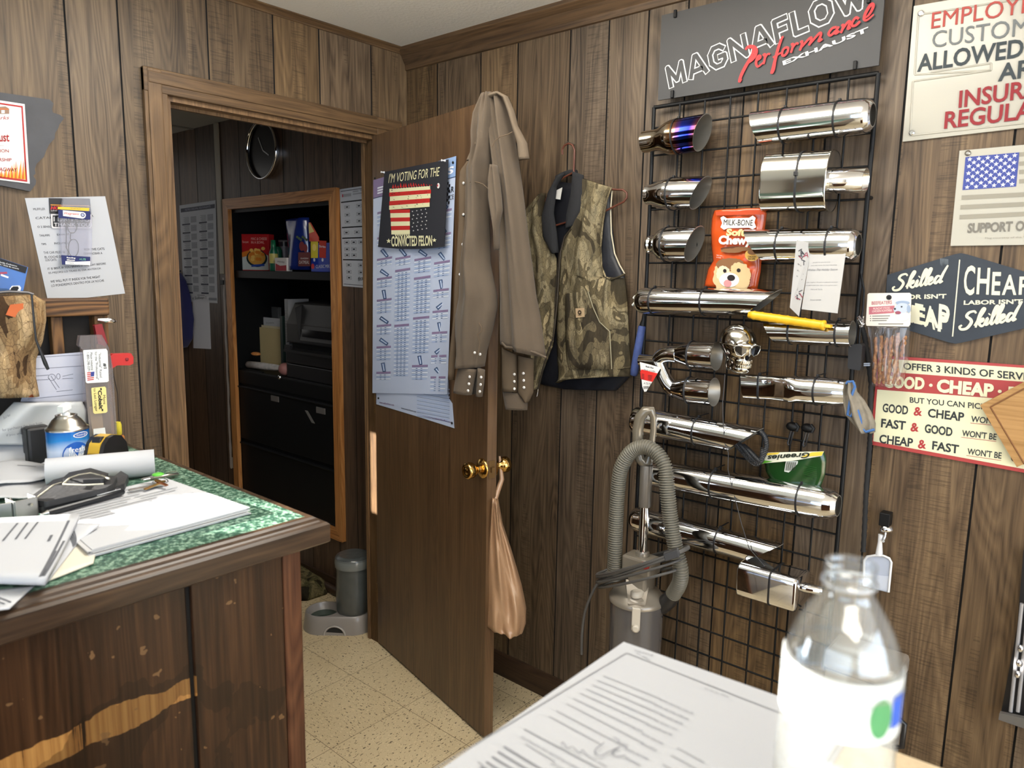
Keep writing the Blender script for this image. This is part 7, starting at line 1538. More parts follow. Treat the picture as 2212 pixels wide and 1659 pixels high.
mb = MB(); can = [(550, 1005), (895, 974), (874, 1193), (530, 1216)]
mb.poly([P(*cS(*p), .0006) for p in (can[0], can[1], can[2], can[3])][::-1], 0)
for r in range(9):
    for c in range(6 if r % 2 == 0 else 5):
        u = (c+.5+(.5 if r % 2 else 0))/6; v = (r+.75)/9.5; p = bil(can, u, v); q0 = P(*cS(*p), .0012); mb.star(q0, NB, UP, .0052, 1)
for y in (1003, 1062, 1115, 1175): mb.poly([P(*cS(*p), .0006) for p in ((892, y-28), (892, y), (1420, y-40), (1420, y-68))], 2)
for x, y in ((525, 1250), (518, 1312), (512, 1375)): mb.poly([P(*cS(*p), .0006) for p in ((x, y), (x-2, y+29), (1420, y-16), (1420, y-46))], 2)
lx(mb, P, 'SUPPORT OUR TROOPS', (560, 1492), (1330, 1462), 64, 3, .035, cS, 6); lx(mb, P, 'Flag courtesy of the Veterans of Foreign Wars', (675, 1531), (1250, 1516), 13, 2, 0, cS)
mb.build('print', [ink(66, 78, 148), WHT, ink(148, 143, 130), ink(120, 116, 108)], t)
MB().lathe(P(*cS(565, 980)), NB, [(0, .006), (.002, .006), (.004, .003)], 12).build('screw', M_steel, t)
# skilled / cheap labour sign
hexa = [(268, 186), (770, 32), (815, 24), (860, 32), (1420, 200), (1400, 560), (830, 690), (775, 700), (730, 690), (245, 545), (256, 365)]
t, P = plate('labor_sign', [cK(*p) for p in hexa], .004, .002, mat('sign_slate', (46, 52, 60), .45, var=.08, vscale=30), 'dark hexagonal sign reading skilled labor is not cheap in cream letters')
CRM = ink(226, 222, 196); mb = MB()
mb.poly([P(*cK(*p), .0006) for p in ((801, 73), (810, 73), (757, 646), (748, 646))], 0)
lx(mb, P, "LABOR ISN'T", (300, 370), (705, 362), 34, 0, .03, cK, 2); lx(mb, P, 'CHEAP', (282, 500), (722, 606), 130, 0, .03); lx(mb, P, 'CHEAP', (832, 338), (1330, 330), 200, 0, .03) if False else None
# tall letters narrow with the slanted edge: one by one
for ch, a, b, h, ln in (('C', (290, 512), (360, 526), 120, 8), ('H', (378, 530), (455, 545), 130, 8), ('E', (463, 546), (525, 560), 150, 10), ('A', (540, 570), (622, 598), 165, 6), ('P', (640, 606), (722, 606), 205, 12)):
    lx(mb, P, ch, a, (b[0], b[1] if ch != 'P' else 626), h, 0, .018, cK, ln)
for ch, a, b, h, ln in (('C', (832, 336), (912, 340), 222, 12), ('H', (930, 330), (1022, 334), 198, 12), ('E', (1042, 336), (1106, 338), 172, 10), ('A', (1120, 336), (1228, 336), 150, 8), ('P', (1245, 334), (1325, 334), 135, 8)): lx(mb, P, ch, a, b, h, 0, .018, cK, ln)
lx(mb, P, "LABOR ISN'T", (835, 410), (1275, 402), 34, 0, .03, cK, 2)
SK = [[(1.15, 1.75), (.95, 2.05), (.5, 2.0), (.35, 1.6), (.75, 1.15), (.9, .7), (.6, .1), (.1, .1), (-.1, .45), (.1, .6)], [(1.25, .25), (1.55, 1.1), (1.85, 2.0), (1.72, 2.12), (1.5, 1.4), (1.4, 0)], [(1.45, .5), (1.85, .95), (1.9, .7), (1.6, .52), (1.9, .05), (2.15, .2)], [(2.1, .2), (2.3, .9), (2.25, .15), (2.5, .2)], [(2.36, 1.28), (2.44, 1.36)],
      [(2.5, .2), (2.85, 1.2), (3.0, 2.0), (2.88, 2.1), (2.72, 1.3), (2.72, .1), (2.95, .2)], [(2.95, .2), (3.3, 1.2), (3.45, 2.0), (3.33, 2.1), (3.17, 1.3), (3.17, .1), (3.4, .2)], [(3.4, .35), (3.72, .6), (3.7, .92), (3.5, .85), (3.45, .3), (3.65, .05), (3.95, .3)], [(4.5, .85), (4.2, .95), (4.02, .4), (4.2, .05), (4.5, .5)], [(5.0, 2.15), (4.7, 1.1), (4.55, .1), (4.85, .2)]]
def script(mb, P, BL, BR, TL, w, m=0):
    a, b, c = P(*cK(*BL), .0008), P(*cK(*BR), .0008), P(*cK(*TL), .0008); ex = (b-a)/5.0; ey = (c-a)/2.1
    for s_ in SK: mb.stroke([a+ex*x+ey*y for x, y in s_], w, NB, m, 5, lambda u: .7+.5*math.sin(math.pi*u))
script(mb, P, (310, 308), (690, 240), (335, 190), .0050); script(mb, P, (808, 600), (1240, 522), (836, 470), .0054)
mb.build('lettering', [CRM], t)
mb = MB(); random.seed(12)
for i in range(7): x = 660+i*9; mb.poly([P(*cK(*p), .0005) for p in ((x, 62+i), (x+5, 62+i), (x+4, 90+random.randint(0, 40)), (x+1, 88+random.randint(0, 30)))])
mb.build('worn_marks', ink(120, 128, 134), t)
# three kinds of service sign
t, P = plate('service_sign', [cK(*p) for p in ((140, 1450), (1500, 1700), (1560, 880), (200, 783))], .004, .002, mat('sign_red', (172, 66, 64), .4), 'cream and red sign offering good, cheap or fast service, partly behind cutting board')
mb = MB(); qd = lambda pts, m, d=.0004: mb.poly([P(*cK(*p), d) for p in pts], m)
qd(((218, 810), (206, 905), (1500, 1000), (1500, 895)), 0); qd(((190, 1042), (160, 1428), (1500, 1675), (1500, 1140)), 0)
lx(mb, P, 'WE', (262, 882), (345, 888), 52, 1, .03); lx(mb, P, 'OFFER 3 KINDS OF SERVICE', (385, 892), (1410, 984), 52, 1, .02)
for s_, a, b, h in (('GOOD', (240, 1028), (540, 1046), 92), ('CHEAP', (632, 1062), (1056, 1104), 100), ('FAST', (1165, 1118), (1480, 1140), 100)): lx(mb, P, s_, a, b, h, 0, .05, cK, 6, 0, 0, .0010)
for x, y in ((590, 1010), (1105, 1056)): mb.disc(P(*cK(x, y), .001), NB, .0038, 12, 0)
lx(mb, P, 'BUT YOU CAN PICK ONLY TWO', (433, 1140), (1400, 1230), 42, 1, .02)
for s_, a, b, h, m in (('GOOD', (228, 1210), (418, 1232), 66, 1), ('&', (460, 1238), (524, 1240), 66, 2), ('CHEAP', (566, 1248), (836, 1282), 66, 1), ("WON'T BE FAST", (888, 1284), (1330, 1330), 48, 1), ('FAST', (217, 1324), (400, 1346), 66, 1), ('&', (437, 1356), (499, 1358), 66, 2), ('GOOD', (543, 1364), (749, 1394), 66, 1), ("WON'T BE", (821, 1390), (1078, 1420), 48, 1), ('CHEAP', (1135, 1432), (1420, 1480), 66, 1),
                       ('CHEAP', (203, 1442), (454, 1474), 66, 1), ('&', (492, 1482), (554, 1486), 66, 2), ('FAST', (598, 1490), (797, 1524), 66, 1), ("WON'T BE", (861, 1526), (1116, 1560), 48, 1), ('GOOD', (1184, 1578), (1420, 1624), 66, 1)): lx(mb, P, s_, a, b, h, m, .03 if h > 50 else .02, cK, 5)
for a, b in (((885, 1292), (1050, 1308)), ((817, 1398), (1078, 1430)), ((855, 1534), (1115, 1572))): strip(mb, P, cK(*a), cK(*b), .0012, .0006, 2)
mb.build('print', [ink(226, 224, 190), ink(52, 56, 58), ink(170, 60, 62)], t)
# --- cutting board hung cornerwise
P = X(-.012); t = thing('cutting_board', P(*cK(1240, 1650)), 'light wooden cutting board hung cornerwise over the service sign', 'cutting board')
q = [cK(*p) for p in ((968, 1152), (1240, 1610), (1900, 1330), (1500, 870))]
MB().prism([P(*p) for p in q], NB*.018).build('board', wood('bamboo', (150, 112, 66), (176, 136, 86), (192, 154, 104), axis=1, rough=.45, cath=.15), t, bevel=.003)
mb = MB(); PB_ = X(-.0302)
for a, b in (((1035, 1172), (1480, 930)), ((1035, 1172), (1290, 1600))): mb.tube([PB_(*cK(*a)), PB_(*cK(*b))], .0016, 6)
mb.build('juice_groove', mat('bamboo_dark', (120, 78, 40), .5), t)
# --- pack of rawhide sticks
P = X(-.045); t = thing('dog_stick_pack', P(*cK(260, 1010)), 'clear hanging pack of brown dog chew sticks with white header card', 'package')
MB().prism([P(*cK(*p)) for p in ((118, 332), (130, 322), (432, 320), (446, 332), (438, 555), (425, 572), (112, 566), (105, 552))], NB*.0012).build('header_card', mat('card_white2', (232, 226, 214), .5), t, bevel=.0004)
mb = MB(); o = .0018
tx(mb, 'BEEFEATERS', P, cK(148, 410), cK(300, 404), cK(148, 384), o, 0, .02); mb.poly([P(*cK(*p), o) for p in ((128, 425), (318, 415), (314, 470), (128, 482))], 0)
tx(mb, 'MUNCHY STICKS', P, cK(160, 448), cK(285, 442), cK(160, 430), o+.0004, 1, .01); tx(mb, 'CHICKEN FLAVORED', P, cK(152, 466), cK(300, 458), cK(152, 452), o+.0004, 1, .01)
for i, y in enumerate((494, 512, 528)): mb.disc(P(*cK(140, y), o), NB, .0012, 8, 2); strip(mb, P, cK(152, y), cK(285-12*i, y-2), .0022, o, 3)
strip(mb, P, cK(198, 552), cK(385, 552), .0022, o, 3)
for cx, cy, rx, ry, m, d in ((378, 375, 60, 26, 4, 0), (360, 360, 26, 22, 4, .0003), (398, 358, 26, 22, 4, .0004), (380, 395, 54, 16, 5, .0005), (378, 432, 56, 36, 6, .0008), (340, 445, 30, 20, 6, .001), (380, 495, 50, 36, 4, .0005), (345, 468, 22, 12, 7, .0012), (322, 440, 8, 7, 2, .0016), (372, 424, 7, 6, 2, .0014), (425, 440, 14, 30, 5, .0012)): mb.poly([P(*cK(cx+rx*math.cos(2*math.pi*i/18), cy+ry*math.sin(2*math.pi*i/18)), o+d) for i in range(18)], m)
mb.disc(P(*cK(277, 354), o), NB, .0060, 16, 2)
mb.build('print', [ink(186, 110, 120), ink(236, 220, 214), ink(44, 44, 48), ink(130, 126, 120), ink(206, 214, 226), ink(150, 166, 190), ink(186, 196, 212), ink(150, 80, 96)], t)
M_stk = speckle('rawhide', [(.35, (92, 58, 34)), (.5, (140, 94, 56)), (.65, (178, 132, 84))], 160, .6)
for (a, b, r) in (((182, 650), (166, 1000), 16), ((222, 640), (206, 1000), 17), ((262, 655), (240, 1000), 17), ((300, 640), (270, 1000), 18), ((348, 618), (312, 1000), 18), ((400, 640), (368, 800), 16), ((330, 640), (345, 1000), 15)):
    p0, p1 = P(*cK(*a), .004), P(*cK(*b), .006); rr = rad(r*.2893, p0); k = 14
    MB().tube([lerp(p0, p1, i/k)+V((0, .0012*math.sin(i*1.3+a[0]), 0)) for i in range(k+1)], [rr*(.85+.2*math.sin(i*2.1+a[0]))*(.7 if i in (0, k) else 1) for i in range(k+1)], 10).build('chew_stick', M_stk, t)
MB().pillow(rw(cK, ((120, 568), (438, 570)), ((128, 640), (436, 640)), ((140, 800), (430, 800)), ((150, 960), (395, 960)), ((155, 1010), (372, 1014))), X(-.034), 0, .028, 16, 6, lambda s_, q: .0035*math.sin(26*s_+5*q)+.003*math.sin(41*s_-8*q)).build('clear_bag', clear('clear_bag_film', (240, 238, 238), .05, .12, .02), t)
MB().tube([P(*cK(277, 354), -.045), P(*cK(277, 354), .010)], .0022, 8).build('hanging_hole_pin', M_grid, t)
# --- braided leash along the grid post, magnet hook with litter scoop
P = X(-.030); MBt = MB()
pth = [P(*cK(*p)) for p in ((70, 560), (95, 640), (120, 800), (145, 1000), (135, 1200), (140, 1350), (130, 1500))]+[P(1871, 1060), P(1868, 1130), P(1864, 1200)]
dense = []
for i in range(len(pth)-1):
    for k in range(8): dense.append(lerp(pth[i], pth[i+1], k/8))
tag(MBt.tube(dense, [.0055+.0012*(i % 2) for i in range(len(dense))], 8).build('braided_leash', mat('leash_black', (28, 28, 30), .8)), 'black braided leash hanging down beside the right grid post', 'leash')
P = X(-.004); a = P(*cE(790, 110)); t = thing('magnet_hook', a, 'black wall bracket with round chrome magnet hook above the scoop', 'hook')
y0_, z0_ = P(*cE(755, 142)).y, P(*cE(755, 142)).z; y1_, z1_ = P(*cE(828, 75)).y, P(*cE(828, 75)).z
MB().box((-.030, min(y0_, y1_), z0_), (-.0006, max(y0_, y1_), z1_)).build('bracket', M_grid, t, bevel=.002)
mc = X(-.030)(*cE(775, 180)); mc2 = V((-.014, mc.y, z0_-.016)); MB().lathe(V((-.014, mc.y, z0_)), V((-.25, -.1, -.9)), [(0, .010), (.004, .015), (.012, .016), (.016, .014), (.018, .006)], 28).build('magnet_cup', M_chrome, t)
hk = V((-.019, mc.y-.001, z0_-.018)); MB().tube([hk, hk+V((-.004, 0, -.010)), hk+V((-.008, 0, -.020)), hk+V((-.014, 0, -.018))], .003, 10).build('hook_arm', M_chrome, t)
P = X(-.022); t = thing('plastic_scoop', P(*cE(735, 560)), 'small clear and white plastic scoop hanging from the magnet hook', 'scoop')
M_sc = mat('scoop_plastic', (176, 186, 206), .3, spec=.6, coat=.3); M_hd = mat('scoop_handle', (214, 216, 220), .2, coat=.4)
MB().tube([P(*cE(753, 214)), P(*cE(748, 260)), P(*cE(742, 340))], [.006, .0052, .009], 10).build('handle', M_hd, t)
MB().prism([P(*cE(*p)) for p in ((650, 375), (668, 348), (720, 342), (770, 345), (805, 360), (818, 385), (800, 570), (645, 530))], NB*.003).build('blade', M_sc, t, bevel=.001)
MB().tube([P(*cE(*p), .004) for p in ((645, 530), (650, 375), (668, 350), (720, 343), (770, 346), (805, 361), (818, 385), (800, 570))], .003, 8).build('rim', M_hd, t)
tx_pts = [P(*cE(*p), .0036) for p in ((655, 455), (805, 472), (799, 565), (648, 526))]; MB().prism(tx_pts, NB*.0008).build('frosted_band', mat('scoop_light', (196, 204, 220), .5), t)
# --- acrylic pamphlet holder at the right edge
P = X(-.004); t = thing('pamphlet_holder', P(*cE(1560, 1380)), 'dark wall holder with clear acrylic rails cut by the right picture edge', 'holder')
MB().prism([P(*cE(*p)) for p in ((1500, 1310), (1600, 780), (1640, 300), (1900, 280), (1900, 1440))], NB*.012).build('back_plate', mat('holder_black', (30, 30, 32), .4), t, bevel=.002)
PA = X(-.03)
for x in (1556, 1600): MB().tube([PA(*cE(x+70, 640)), PA(*cE(x, 1310))], .004, 8).build('acrylic_rail', mat('acrylic_grey', (150, 150, 154), .1, coat=.5), t)
MB().prism([PA(*cE(*p)) for p in ((1492, 1305), (1700, 1350), (1700, 1420), (1485, 1345))], NB*.012).build('base_ledge', mat('ledge_grey', (96, 94, 92), .4), t, bevel=.002)
for y in (920, 1010, 1080): MB().ell(PA(*cE(1618-(y-920)*.12, y), .004), .006, .006, .009, 12, 8).build('steel_knob', M_chrome, t)
# --- grey steel box against the wall behind the bottle
ye = -1.871; P = Yp(ye); xb = P(1935, 1474).x; ztop_ = B(1965, 1410).z
t = thing('steel_box', (xb/2, ye+.08, 0), 'grey metal box with rounded lid standing against the wall behind the bottle', 'box')
MB().box((xb, ye, .002), (-.004, ye+.16, ztop_-.05)).build('body', mat('box_grey', (120, 116, 110), .45), t, bevel=.006); MB().box((xb-.006, ye-.004, ztop_-.048), (-.004, ye+.165, ztop_)).build('lid', mat('lid_taupe', (136, 128, 118), .4), t, bevel=.010)
ha = P(*cE(862, 1300)); hb = P(*cE(835, 1500)); MB().tube([V((xb+.03, ye-.002, ha.z)), V((xb+.03, ye-.022, ha.z-.01)), V((xb+.03, ye-.022, hb.z+.01)), V((xb+.03, ye-.002, hb.z))], .006, 10).build('handle', mat('handle_black', (34, 34, 36), .4), t)
# --- canister vacuum cleaner
VO = .172; P = X(-VO); rv = lambda q: rad(q*.3375, P(*cD(440, 900)))
ct_ = P(*cD(402, 1290)); cx_, cy_ = ct_.x, ct_.y; zr = ct_.z; R_ = rv(176)
t = thing('canister_vacuum', V((cx_, cy_, 0)), 'grey canister vacuum with ribbed hose and cord wound round its pole', 'vacuum cleaner')
M_vac = mat('vac_grey', (128, 124, 118), .35, coat=.2); M_vl = mat('vac_silver', (134, 126, 114), .3, .3, coat=.3)
MB().lathe((cx_, cy_, 0), UP, [(0, R_*.8), (.02, R_*.95), (.03, R_*.92), (zr-.008, R_*.98), (zr, R_*.98)], 40).build('canister', mat('vac_smoke', (84, 81, 80), .15, coat=.5), t)
vlid = MB().lathe((cx_, cy_, zr), UP, [(0, R_*1.02), (.010, R_*1.03), (.014, R_*.98), (.028, R_*.86), (.040, R_*.62), (.048, R_*.4), (.05, R_*.2)], 40).build('lid', M_vl, t)
tc = V((cx_, cy_, zr)); vd = V((CAM.x-cx_, CAM.y-cy_, 0)).normalized(); vs_ = UP.cross(vd)
MB().prism([tc+vd*R_*.95+UP*.006+vs_*.024, tc+vd*R_*.2+UP*.052+vs_*.034, tc+vd*R_*.2+UP*.052-vs_*.034, tc+vd*R_*.95+UP*.006-vs_*.024], UP*.014).build('lid_bridge', M_vl, vlid, bevel=.004)
vlat = MB().obox(tc+vd*(R_*1.03)-UP*.020, vs_*.012, vd*.005, UP*.034).build('latch', mat('latch_cream', (186, 178, 164), .35), t, bevel=.003)
MB().lathe(tc+vd*(R_*1.03+.004)-UP*.046, vd, [(0, .011), (.006, .011), (.008, .007)], 18).build('latch_button', MC['latch_cream'], vlat)
MB().lathe(tc+vd*(R_*.62)+UP*.034, UP, [(0, .022), (.012, .024), (.016, .016)], 24, sx=.7).build('lid_knob', MC['latch_cream'], vlid)
zz_ = lambda y: P(*cD(450, y)).z; pc = P(*cD(452, 700)); px0, py0 = pc.x, pc.y
yl2 = P(*cD(440, 1060)); 
MB().box((px0-.03, py0-.03, zr+.03), (px0+.03, py0+.03, zz_(1085))).build('pole_base', M_vl, t, bevel=.008)
ha_, hb_ = P(*cD(342, 1082)), P(*cD(525, 1046)); vsw = MB().box((px0-.035, min(ha_.y, hb_.y), ha_.z), (px0+.03, max(ha_.y, hb_.y), hb_.z+.006)).build('switch_head', M_vl, t, bevel=.006)
sw = P(*cD(500, 1058)); MB().obox(V((px0-.038, sw.y, sw.z+.004)), (.004, 0, 0), (0, .011, 0), (0, 0, .009)).build('red_switch', mat('switch_red', (150, 50, 44), .3), vsw, bevel=.001)
kb = P(*cD(388, 1040)); MB().ell(V((px0-.01, kb.y, kb.z)), .014, .014, .010, 14, 8).build('black_knob', mat('handle_black', (34, 34, 36), .4), vsw)
def vtube(nm, y1, y0, r, m): MB().lathe((px0, py0, zz_(y1)), UP, [(0, r*.97), (.003, r), (zz_(y0)-zz_(y1)-.003, r), (zz_(y0)-zz_(y1), r*.95)], 28).build(nm, m, t)
vtube('pole_collar', 1040, 985, rv(44), M_vl); vtube('chrome_pole', 990, 685, rv(31), M_chrome); vtube('pole_sleeve', 692, 425, rv(40), mat('sleeve_grey', (122, 116, 108), .4, .5))
hp = [P(*cD(x, y), d) for x, y, d in ((455, 425, 0), (425, 390, .002), (408, 310, .004), (408, 200, .004), (425, 120, .003), (460, 80, .001), (492, 78, -.004), (508, 120, -.010), (510, 200, -.012), (500, 290, -.012), (488, 360, -.008), (470, 415, -.002))]
MB().tube(hp, [.015, .0155, .0155, .016, .016, .015, .013, .010, .009, .009, .010, .014], 14, closed=True).build('handle_loop', mat('vac_handle', (116, 108, 94), .25, .2, coat=.5), t)
M_hose = mat('hose_grey', (104, 100, 88), .5)
def sm(pts, k=8):
    q = []
    for i in range(len(pts)-1):
        p0, p1, p2, p3 = pts[max(i-1, 0)], pts[i], pts[i+1], pts[min(i+2, len(pts)-1)]
        for j in range(k): f_ = j/k; q.append(.5*((2*p1)+(p2-p0)*f_+(2*p0-5*p1+4*p2-p3)*f_*f_+(3*p1-p0-3*p2+p3)*f_**3))
    return q+[pts[-1]]
hpts = [P(*cD(x, y), d) for x, y, d in ((258, 1150, .02), (262, 1000, .03), (268, 800, .03), (280, 600, .03), (300, 455, .03), (360, 350, .025), (440, 312, .02), (520, 345, .02), (580, 440, .025), (598, 600, .03), (618, 780, .03), (650, 960, .03), (682, 1090, .03), (676, 1180, .02), (635, 1255, .0))]
corr(sm(hpts), rv(45)*.95, rv(45)*.12, 16, .0068, M_hose, 'ribbed_hose', t)
e0_ = P(*cD(640, 1250)); MB().tube([e0_, P(*cD(610, 1290), -.01), P(*cD(560, 1330), -.03)], [.020, .023, .024], 14).build('hose_elbow', mat('handle_black', (34, 34, 36), .4), t)
M_crd = mat('cord_dark_grey', (78, 76, 74), .5)
for i, (cx2, cy2, rx, rz, tl2) in enumerate(((430, 1075, 285, 60, -.30), (440, 1060, 292, 62, -.33), (425, 1095, 280, 66, -.28), (450, 1040, 284, 58, -.36), (420, 1110, 262, 60, -.24))):
    pts = []
    for k in range(29):
        a = 2*math.pi*k/28; x = rx*math.cos(a); d = .075*math.sin(a)
        pts.append(P(*cD(cx2+x, cy2+tl2*x+(18*math.sin(a)+i*17-30)), d+.014))
    MB().tube(pts[:-1], .0042, 8, closed=True).build('cord_loop', M_crd, t)
MB().tube(sm([P(*cD(x, y), .03) for x, y in ((205, 1130), (150, 1190), (110, 1260), (70, 1370), (52, 1500), (48, 1640))]), .0042, 8).build('cord_tail', M_crd, t)
cp_ = P(*cD(625, 1000), .09); MB().obox(cp_, (.004, -.018, .010), (.010, .004, 0), (0, .004, .009)).build('cord_plug', mat('plug_grey', (60, 60, 62), .4), t, bevel=.002)
# ================================================================ high counter in the foreground with form stack and water bottle
def c9(x, y): return (940+.3707*x, 1360+.3707*y)
SZ = 1.0785; ST = .010; PT = Z(SZ+ST)
pc = PT(1345, 1385); e1 = (PT(955, 1655)-pc).normalized(); e2 = (PT(1730, 1520)-pc).normalized()
dsk = Z(SZ)
d0 = V((pc.x, pc.y, SZ))+e1*.006+e2*.0; e3 = (dsk(2060, 1659)-dsk(1925, 1600)).normalized()
t = thing('front_counter', V((d0.x, d0.y, 0)), 'beige high counter top at the lower right under the forms and bottle', 'counter')
q = [d0+e1*.001, d0+e2*.95, d0+e2*.95+e1*.9, d0+e1*.9]
MB().prism([p-UP*.0302 for p in q], UP*.030).build('counter_top', speckle('counter_beige', [(.3, (176, 156, 128)), (.6, (198, 180, 150))], 60, .35), t, bevel=.003)
qi = [d0+e1*.12+e2*.02, d0+e2*.9+e1*.12, d0+e2*.9+e1*.8, d0+e1*.8+e2*.02]
MB().prism([V((p.x, p.y, 0)) for p in qi], UP*(SZ-.0305)).build('counter_body', MC['counter_post'], t)
t = thing('form_stack', pc, 'thick stack of printed white forms on the front counter beside the bottle', 'papers')
WD = (PT(1835, 1556)-pc).dot(e2); HT_ = .46
mb = MB()
for i in range(8):
    j = e1*random.uniform(0, .003)+e2*random.uniform(-.002, .002)+(e2*.004 if i < 4 else V())
    b0_ = V((pc.x, pc.y, SZ+ST*i/8)); mb.prism([b0_+j, b0_+e2*WD+j, b0_+e2*WD+e1*HT_+j, b0_+e1*HT_+j], UP*(ST/8-.0001), 0)
mb.build('paper_stack', [mat('form_paper', (164, 166, 171), .7)], t)
mb = MB(); PP_ = Z(SZ+ST+.0006)
def ln9(a, b, w, m=0): p, q_ = PP_(*c9(*a)), PP_(*c9(*b)); mb.bar(p, q_, w, UP, m)
ln9((1115, 135), (-60, 845), .0013); ln9((1115, 135), (2080, 512), .0013); ln9((518, 578), (1240, 960), .0013)
for a, b in (((980, 268), (1312, 402)), ((946, 295), (1282, 430)), ((916, 320), (1320, 492)), ((880, 345), (1285, 524)), ((846, 370), (1240, 548)), ((805, 400), (1160, 570)), ((765, 430), (1210, 660)), ((706, 472), (1120, 690)), ((664, 504), (960, 665)), ((525, 665), (700, 770)), ((1410, 688), (1570, 775)), ((1375, 730), (1590, 850)), ((1325, 785), (1400, 825)), ((250, 770), (330, 830)), ((1040, 625), (1075, 645)), ((950, 770), (1000, 800))): ln9(a, b, .0009)
def tx9(s_, a, b, h, bold=0):      # text is upside down for the viewer: starts right, runs left
    p = PP_(*c9(*b)); q_ = PP_(*c9(*a)); u = (q_-p); v = UP.cross(u).normalized()*h
    mb.text(s_, p, q_, p+v, 1, bold, 0, 0, .0002)
for s_, a, b in (("BUYER'S PRINTED NAME", (1312, 402), (1506, 486)), ("BUYER'S PRINTED NAME", (1282, 432), (1478, 520)), ("SELLER'S SIGNATURE", (1318, 492), (1446, 548)), ('CITY, STATE, ZIP', (1285, 522), (1416, 580)), ("SELLER'S SIGNATURE", (1238, 548), (1384, 612)), ('DATE', (1158, 566), (1212, 590)), ('PRINTED NAME', (1208, 602), (1334, 662)), ('SIGNATURE', (1204, 658), (1295, 702)), ('DATE', (1066, 648), (1126, 674)), ('PRINTED NAME', (1112, 690), (1246, 750)), ('SIGNATURE', (1112, 740), (1200, 790)), ('Page 10 of 10', (1575, 338), (1712, 390)), ('THIS FORM IS PRODUCED AND COPYRIGHTED', (506, 620), (880, 830)), ('FORM SERIAL NUMBER 0772209', (680, 775), (900, 880)), ('Page 10', (1180, 135), (1255, 175)), ('Form', (1165, 118), (1270, 148))): tx9(s_, a, b, .0026, .01)
for k in range(5): ln9((400-k*34, 680+k*30), (860-k*34, 960+k*30), .0022, 1)
sg = [(1110, 735), (1060, 742), (1030, 722), (1060, 700), (1075, 690), (1010, 720), (960, 745), (930, 715), (985, 668)]
mb.stroke([PP_(*c9(*p)) for p in sg], .0010, UP, 1, 6); mb.stroke([PP_(*c9(*p)) for p in ((940, 765), (880, 730), (860, 705), (840, 725), (800, 690), (770, 700), (745, 665), (735, 680))], .0008, UP, 1, 6)
mb.build('print', [ink(120, 122, 126), ink(110, 112, 118)], t)
# --- open water bottle
fwh = V((FW.x, FW.y, 0)).normalized(); dep = .457
bc = CAM + ray(1814, 1480)*dep; PB2 = PL(bc, -fwh); zb_ = lambda y: PB2(1814, 1080+.349*y).z; rb_ = lambda w: w*.349*dep/F_
ZB_ = SZ+.0006
t = thing('water_bottle', V((bc.x, bc.y, ZB_)), 'open clear plastic water bottle with white label glaring in the sun', 'bottle')
pr = [(zb_(388), 138), (zb_(388), 146), (zb_(410), 147), (zb_(418), 140), (zb_(440), 141), (zb_(448), 147), (zb_(462), 147), (zb_(470), 140), (zb_(488), 142), (zb_(494), 156), (zb_(520), 156), (zb_(528), 142), (zb_(560), 142), (zb_(600), 165), (zb_(660), 205), (zb_(740), 255), (zb_(820), 292), (zb_(900), 318), (zb_(950), 328), (zb_(975), 322), (zb_(1000), 340), (zb_(1060), 350), (zb_(1090), 346), (zb_(1100), 340), (zb_(1540), 338), (zb_(1550), 346), (zb_(1600), 348), (zb_(1660), 340), (zb_(1700), 348), (zb_(1760), 348)]
zz1 = pr[-1][0]
prof = [(z-ZB_, rb_(w)) for z, w in pr if z > ZB_+.02]
prof += [(.018, rb_(348)), (.006, rb_(325)), (.0, rb_(270)), (.0, rb_(180)), (.010, rb_(60)), (.012, rb_(4))]
M_pet2 = clear('clear_bottle', (240, 244, 246), .14, .035, .05)
MB().lathe((bc.x, bc.y, ZB_), UP, prof, 48, cap0=False, cap1=False).build('bottle_body', M_pet2, t)
for y in (505,): MB().lathe((bc.x, bc.y, zb_(y+14)), UP, [(0, rb_(150)), (.0006, rb_(160)), (zb_(y-10)-zb_(y+14)-.0006, rb_(160)), (zb_(y-10)-zb_(y+14), rb_(150))], 40, cap0=False, cap1=False).build('neck_ring', clear('clear_ring', (226, 230, 236), .2, .1, .3), t)
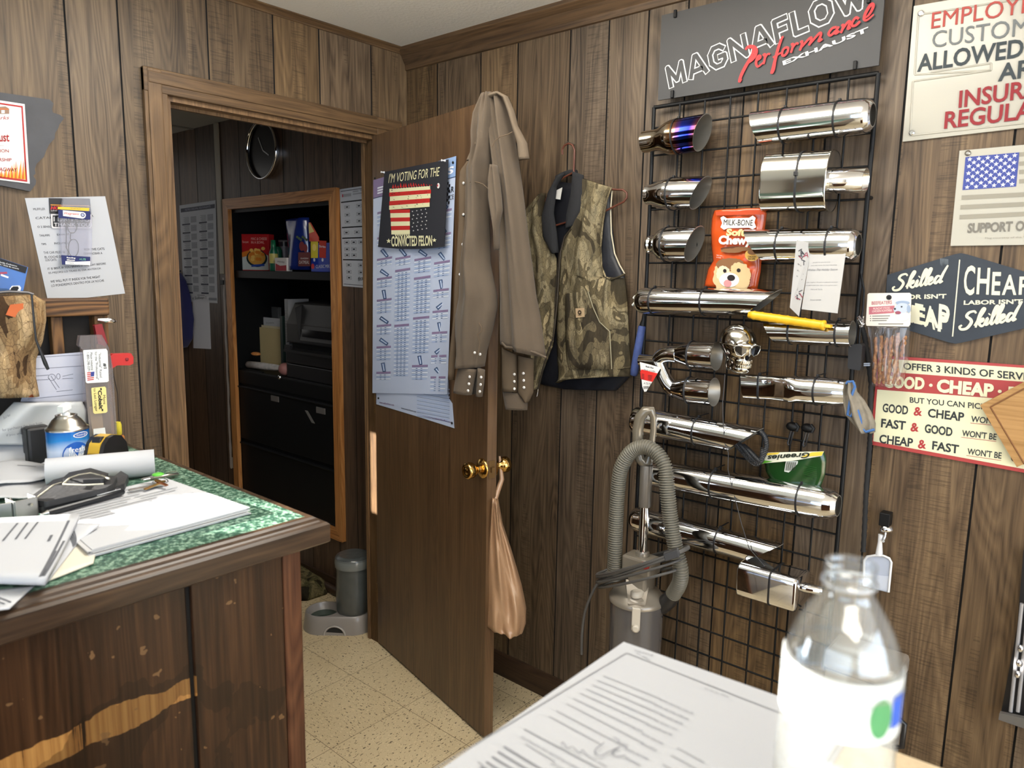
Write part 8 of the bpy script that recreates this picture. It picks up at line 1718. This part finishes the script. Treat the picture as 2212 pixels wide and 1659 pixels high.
lm = bpy.data.materials.new('label_film'); lm.use_nodes = True; nt = lm.node_tree; b_ = nt.nodes['Principled BSDF']; b_.inputs['Base Color'].default_value = lin((236, 238, 236)); b_.inputs['Roughness'].default_value = .3
tr = node(nt, 'BsdfTranslucent'); tr.inputs[0].default_value = lin((236, 238, 236)); mx = node(nt, 'MixShader'); mx.inputs[0].default_value = .3
nt.links.new(b_.outputs[0], mx.inputs[1]); nt.links.new(tr.outputs[0], mx.inputs[2]); nt.links.new(mx.outputs[0], nt.nodes['Material Output'].inputs['Surface'])
PBf = PL(bc-fwh*rb_(343), -fwh); zf_ = lambda y: PBf(1814, 1080+.349*y).z
zl0, zl1 = zf_(1520), zf_(1150)
a0 = math.atan2(CAM.y-bc.y, CAM.x-bc.x); lv = []; rl0 = rb_(343)
for i in range(41):
    a = a0+math.radians(-100+5*i); lv += [V((bc.x+math.cos(a)*rl0, bc.y+math.sin(a)*rl0, zl0)), V((bc.x+math.cos(a)*rl0, bc.y+math.sin(a)*rl0, zl1))]
lbl = MB().raw(lv, [(2*i, 2*i+2, 2*i+3, 2*i+1) for i in range(40)], 0, True).build('label', lm, t)
a0 = math.atan2(CAM.y-bc.y, CAM.x-bc.x); mb = MB(); rl = rb_(345); sgn = 1
cyl_ell(mb, bc, rl, a0, .0255, zf_(1360), .0075, .0125, 0); cyl_text(mb, 'SPRING', bc, rl, a0, .004, .018, zf_(1300), zf_(1280), 2); cyl_text(mb, 'WATER', bc, rl, a0, .004, .016, zf_(1460), zf_(1430), 2); cyl_text(mb, '16.9 FL OZ', bc, rl, a0, .004, .018, zf_(1510), zf_(1490), 2)
k = 8
for i in range(k):
    x0_, x1_ = .0335+.012*i/k, .0335+.012*(i+1)/k; mb.raw([V((bc.x+math.cos(a0+x/rl)*(rl+.0004), bc.y+math.sin(a0+x/rl)*(rl+.0004), z)) for x, z in ((x0_, zf_(1440)), (x1_, zf_(1440)), (x1_, zf_(1240)), (x0_, zf_(1240)))], [(0, 1, 2, 3)], 1)
mb.build('label_print', [ink(86, 150, 96), ink(60, 96, 190), ink(150, 160, 160)], lbl)
for o in bpy.data.objects:
    if '_o' in o.keys(): del o['_o']
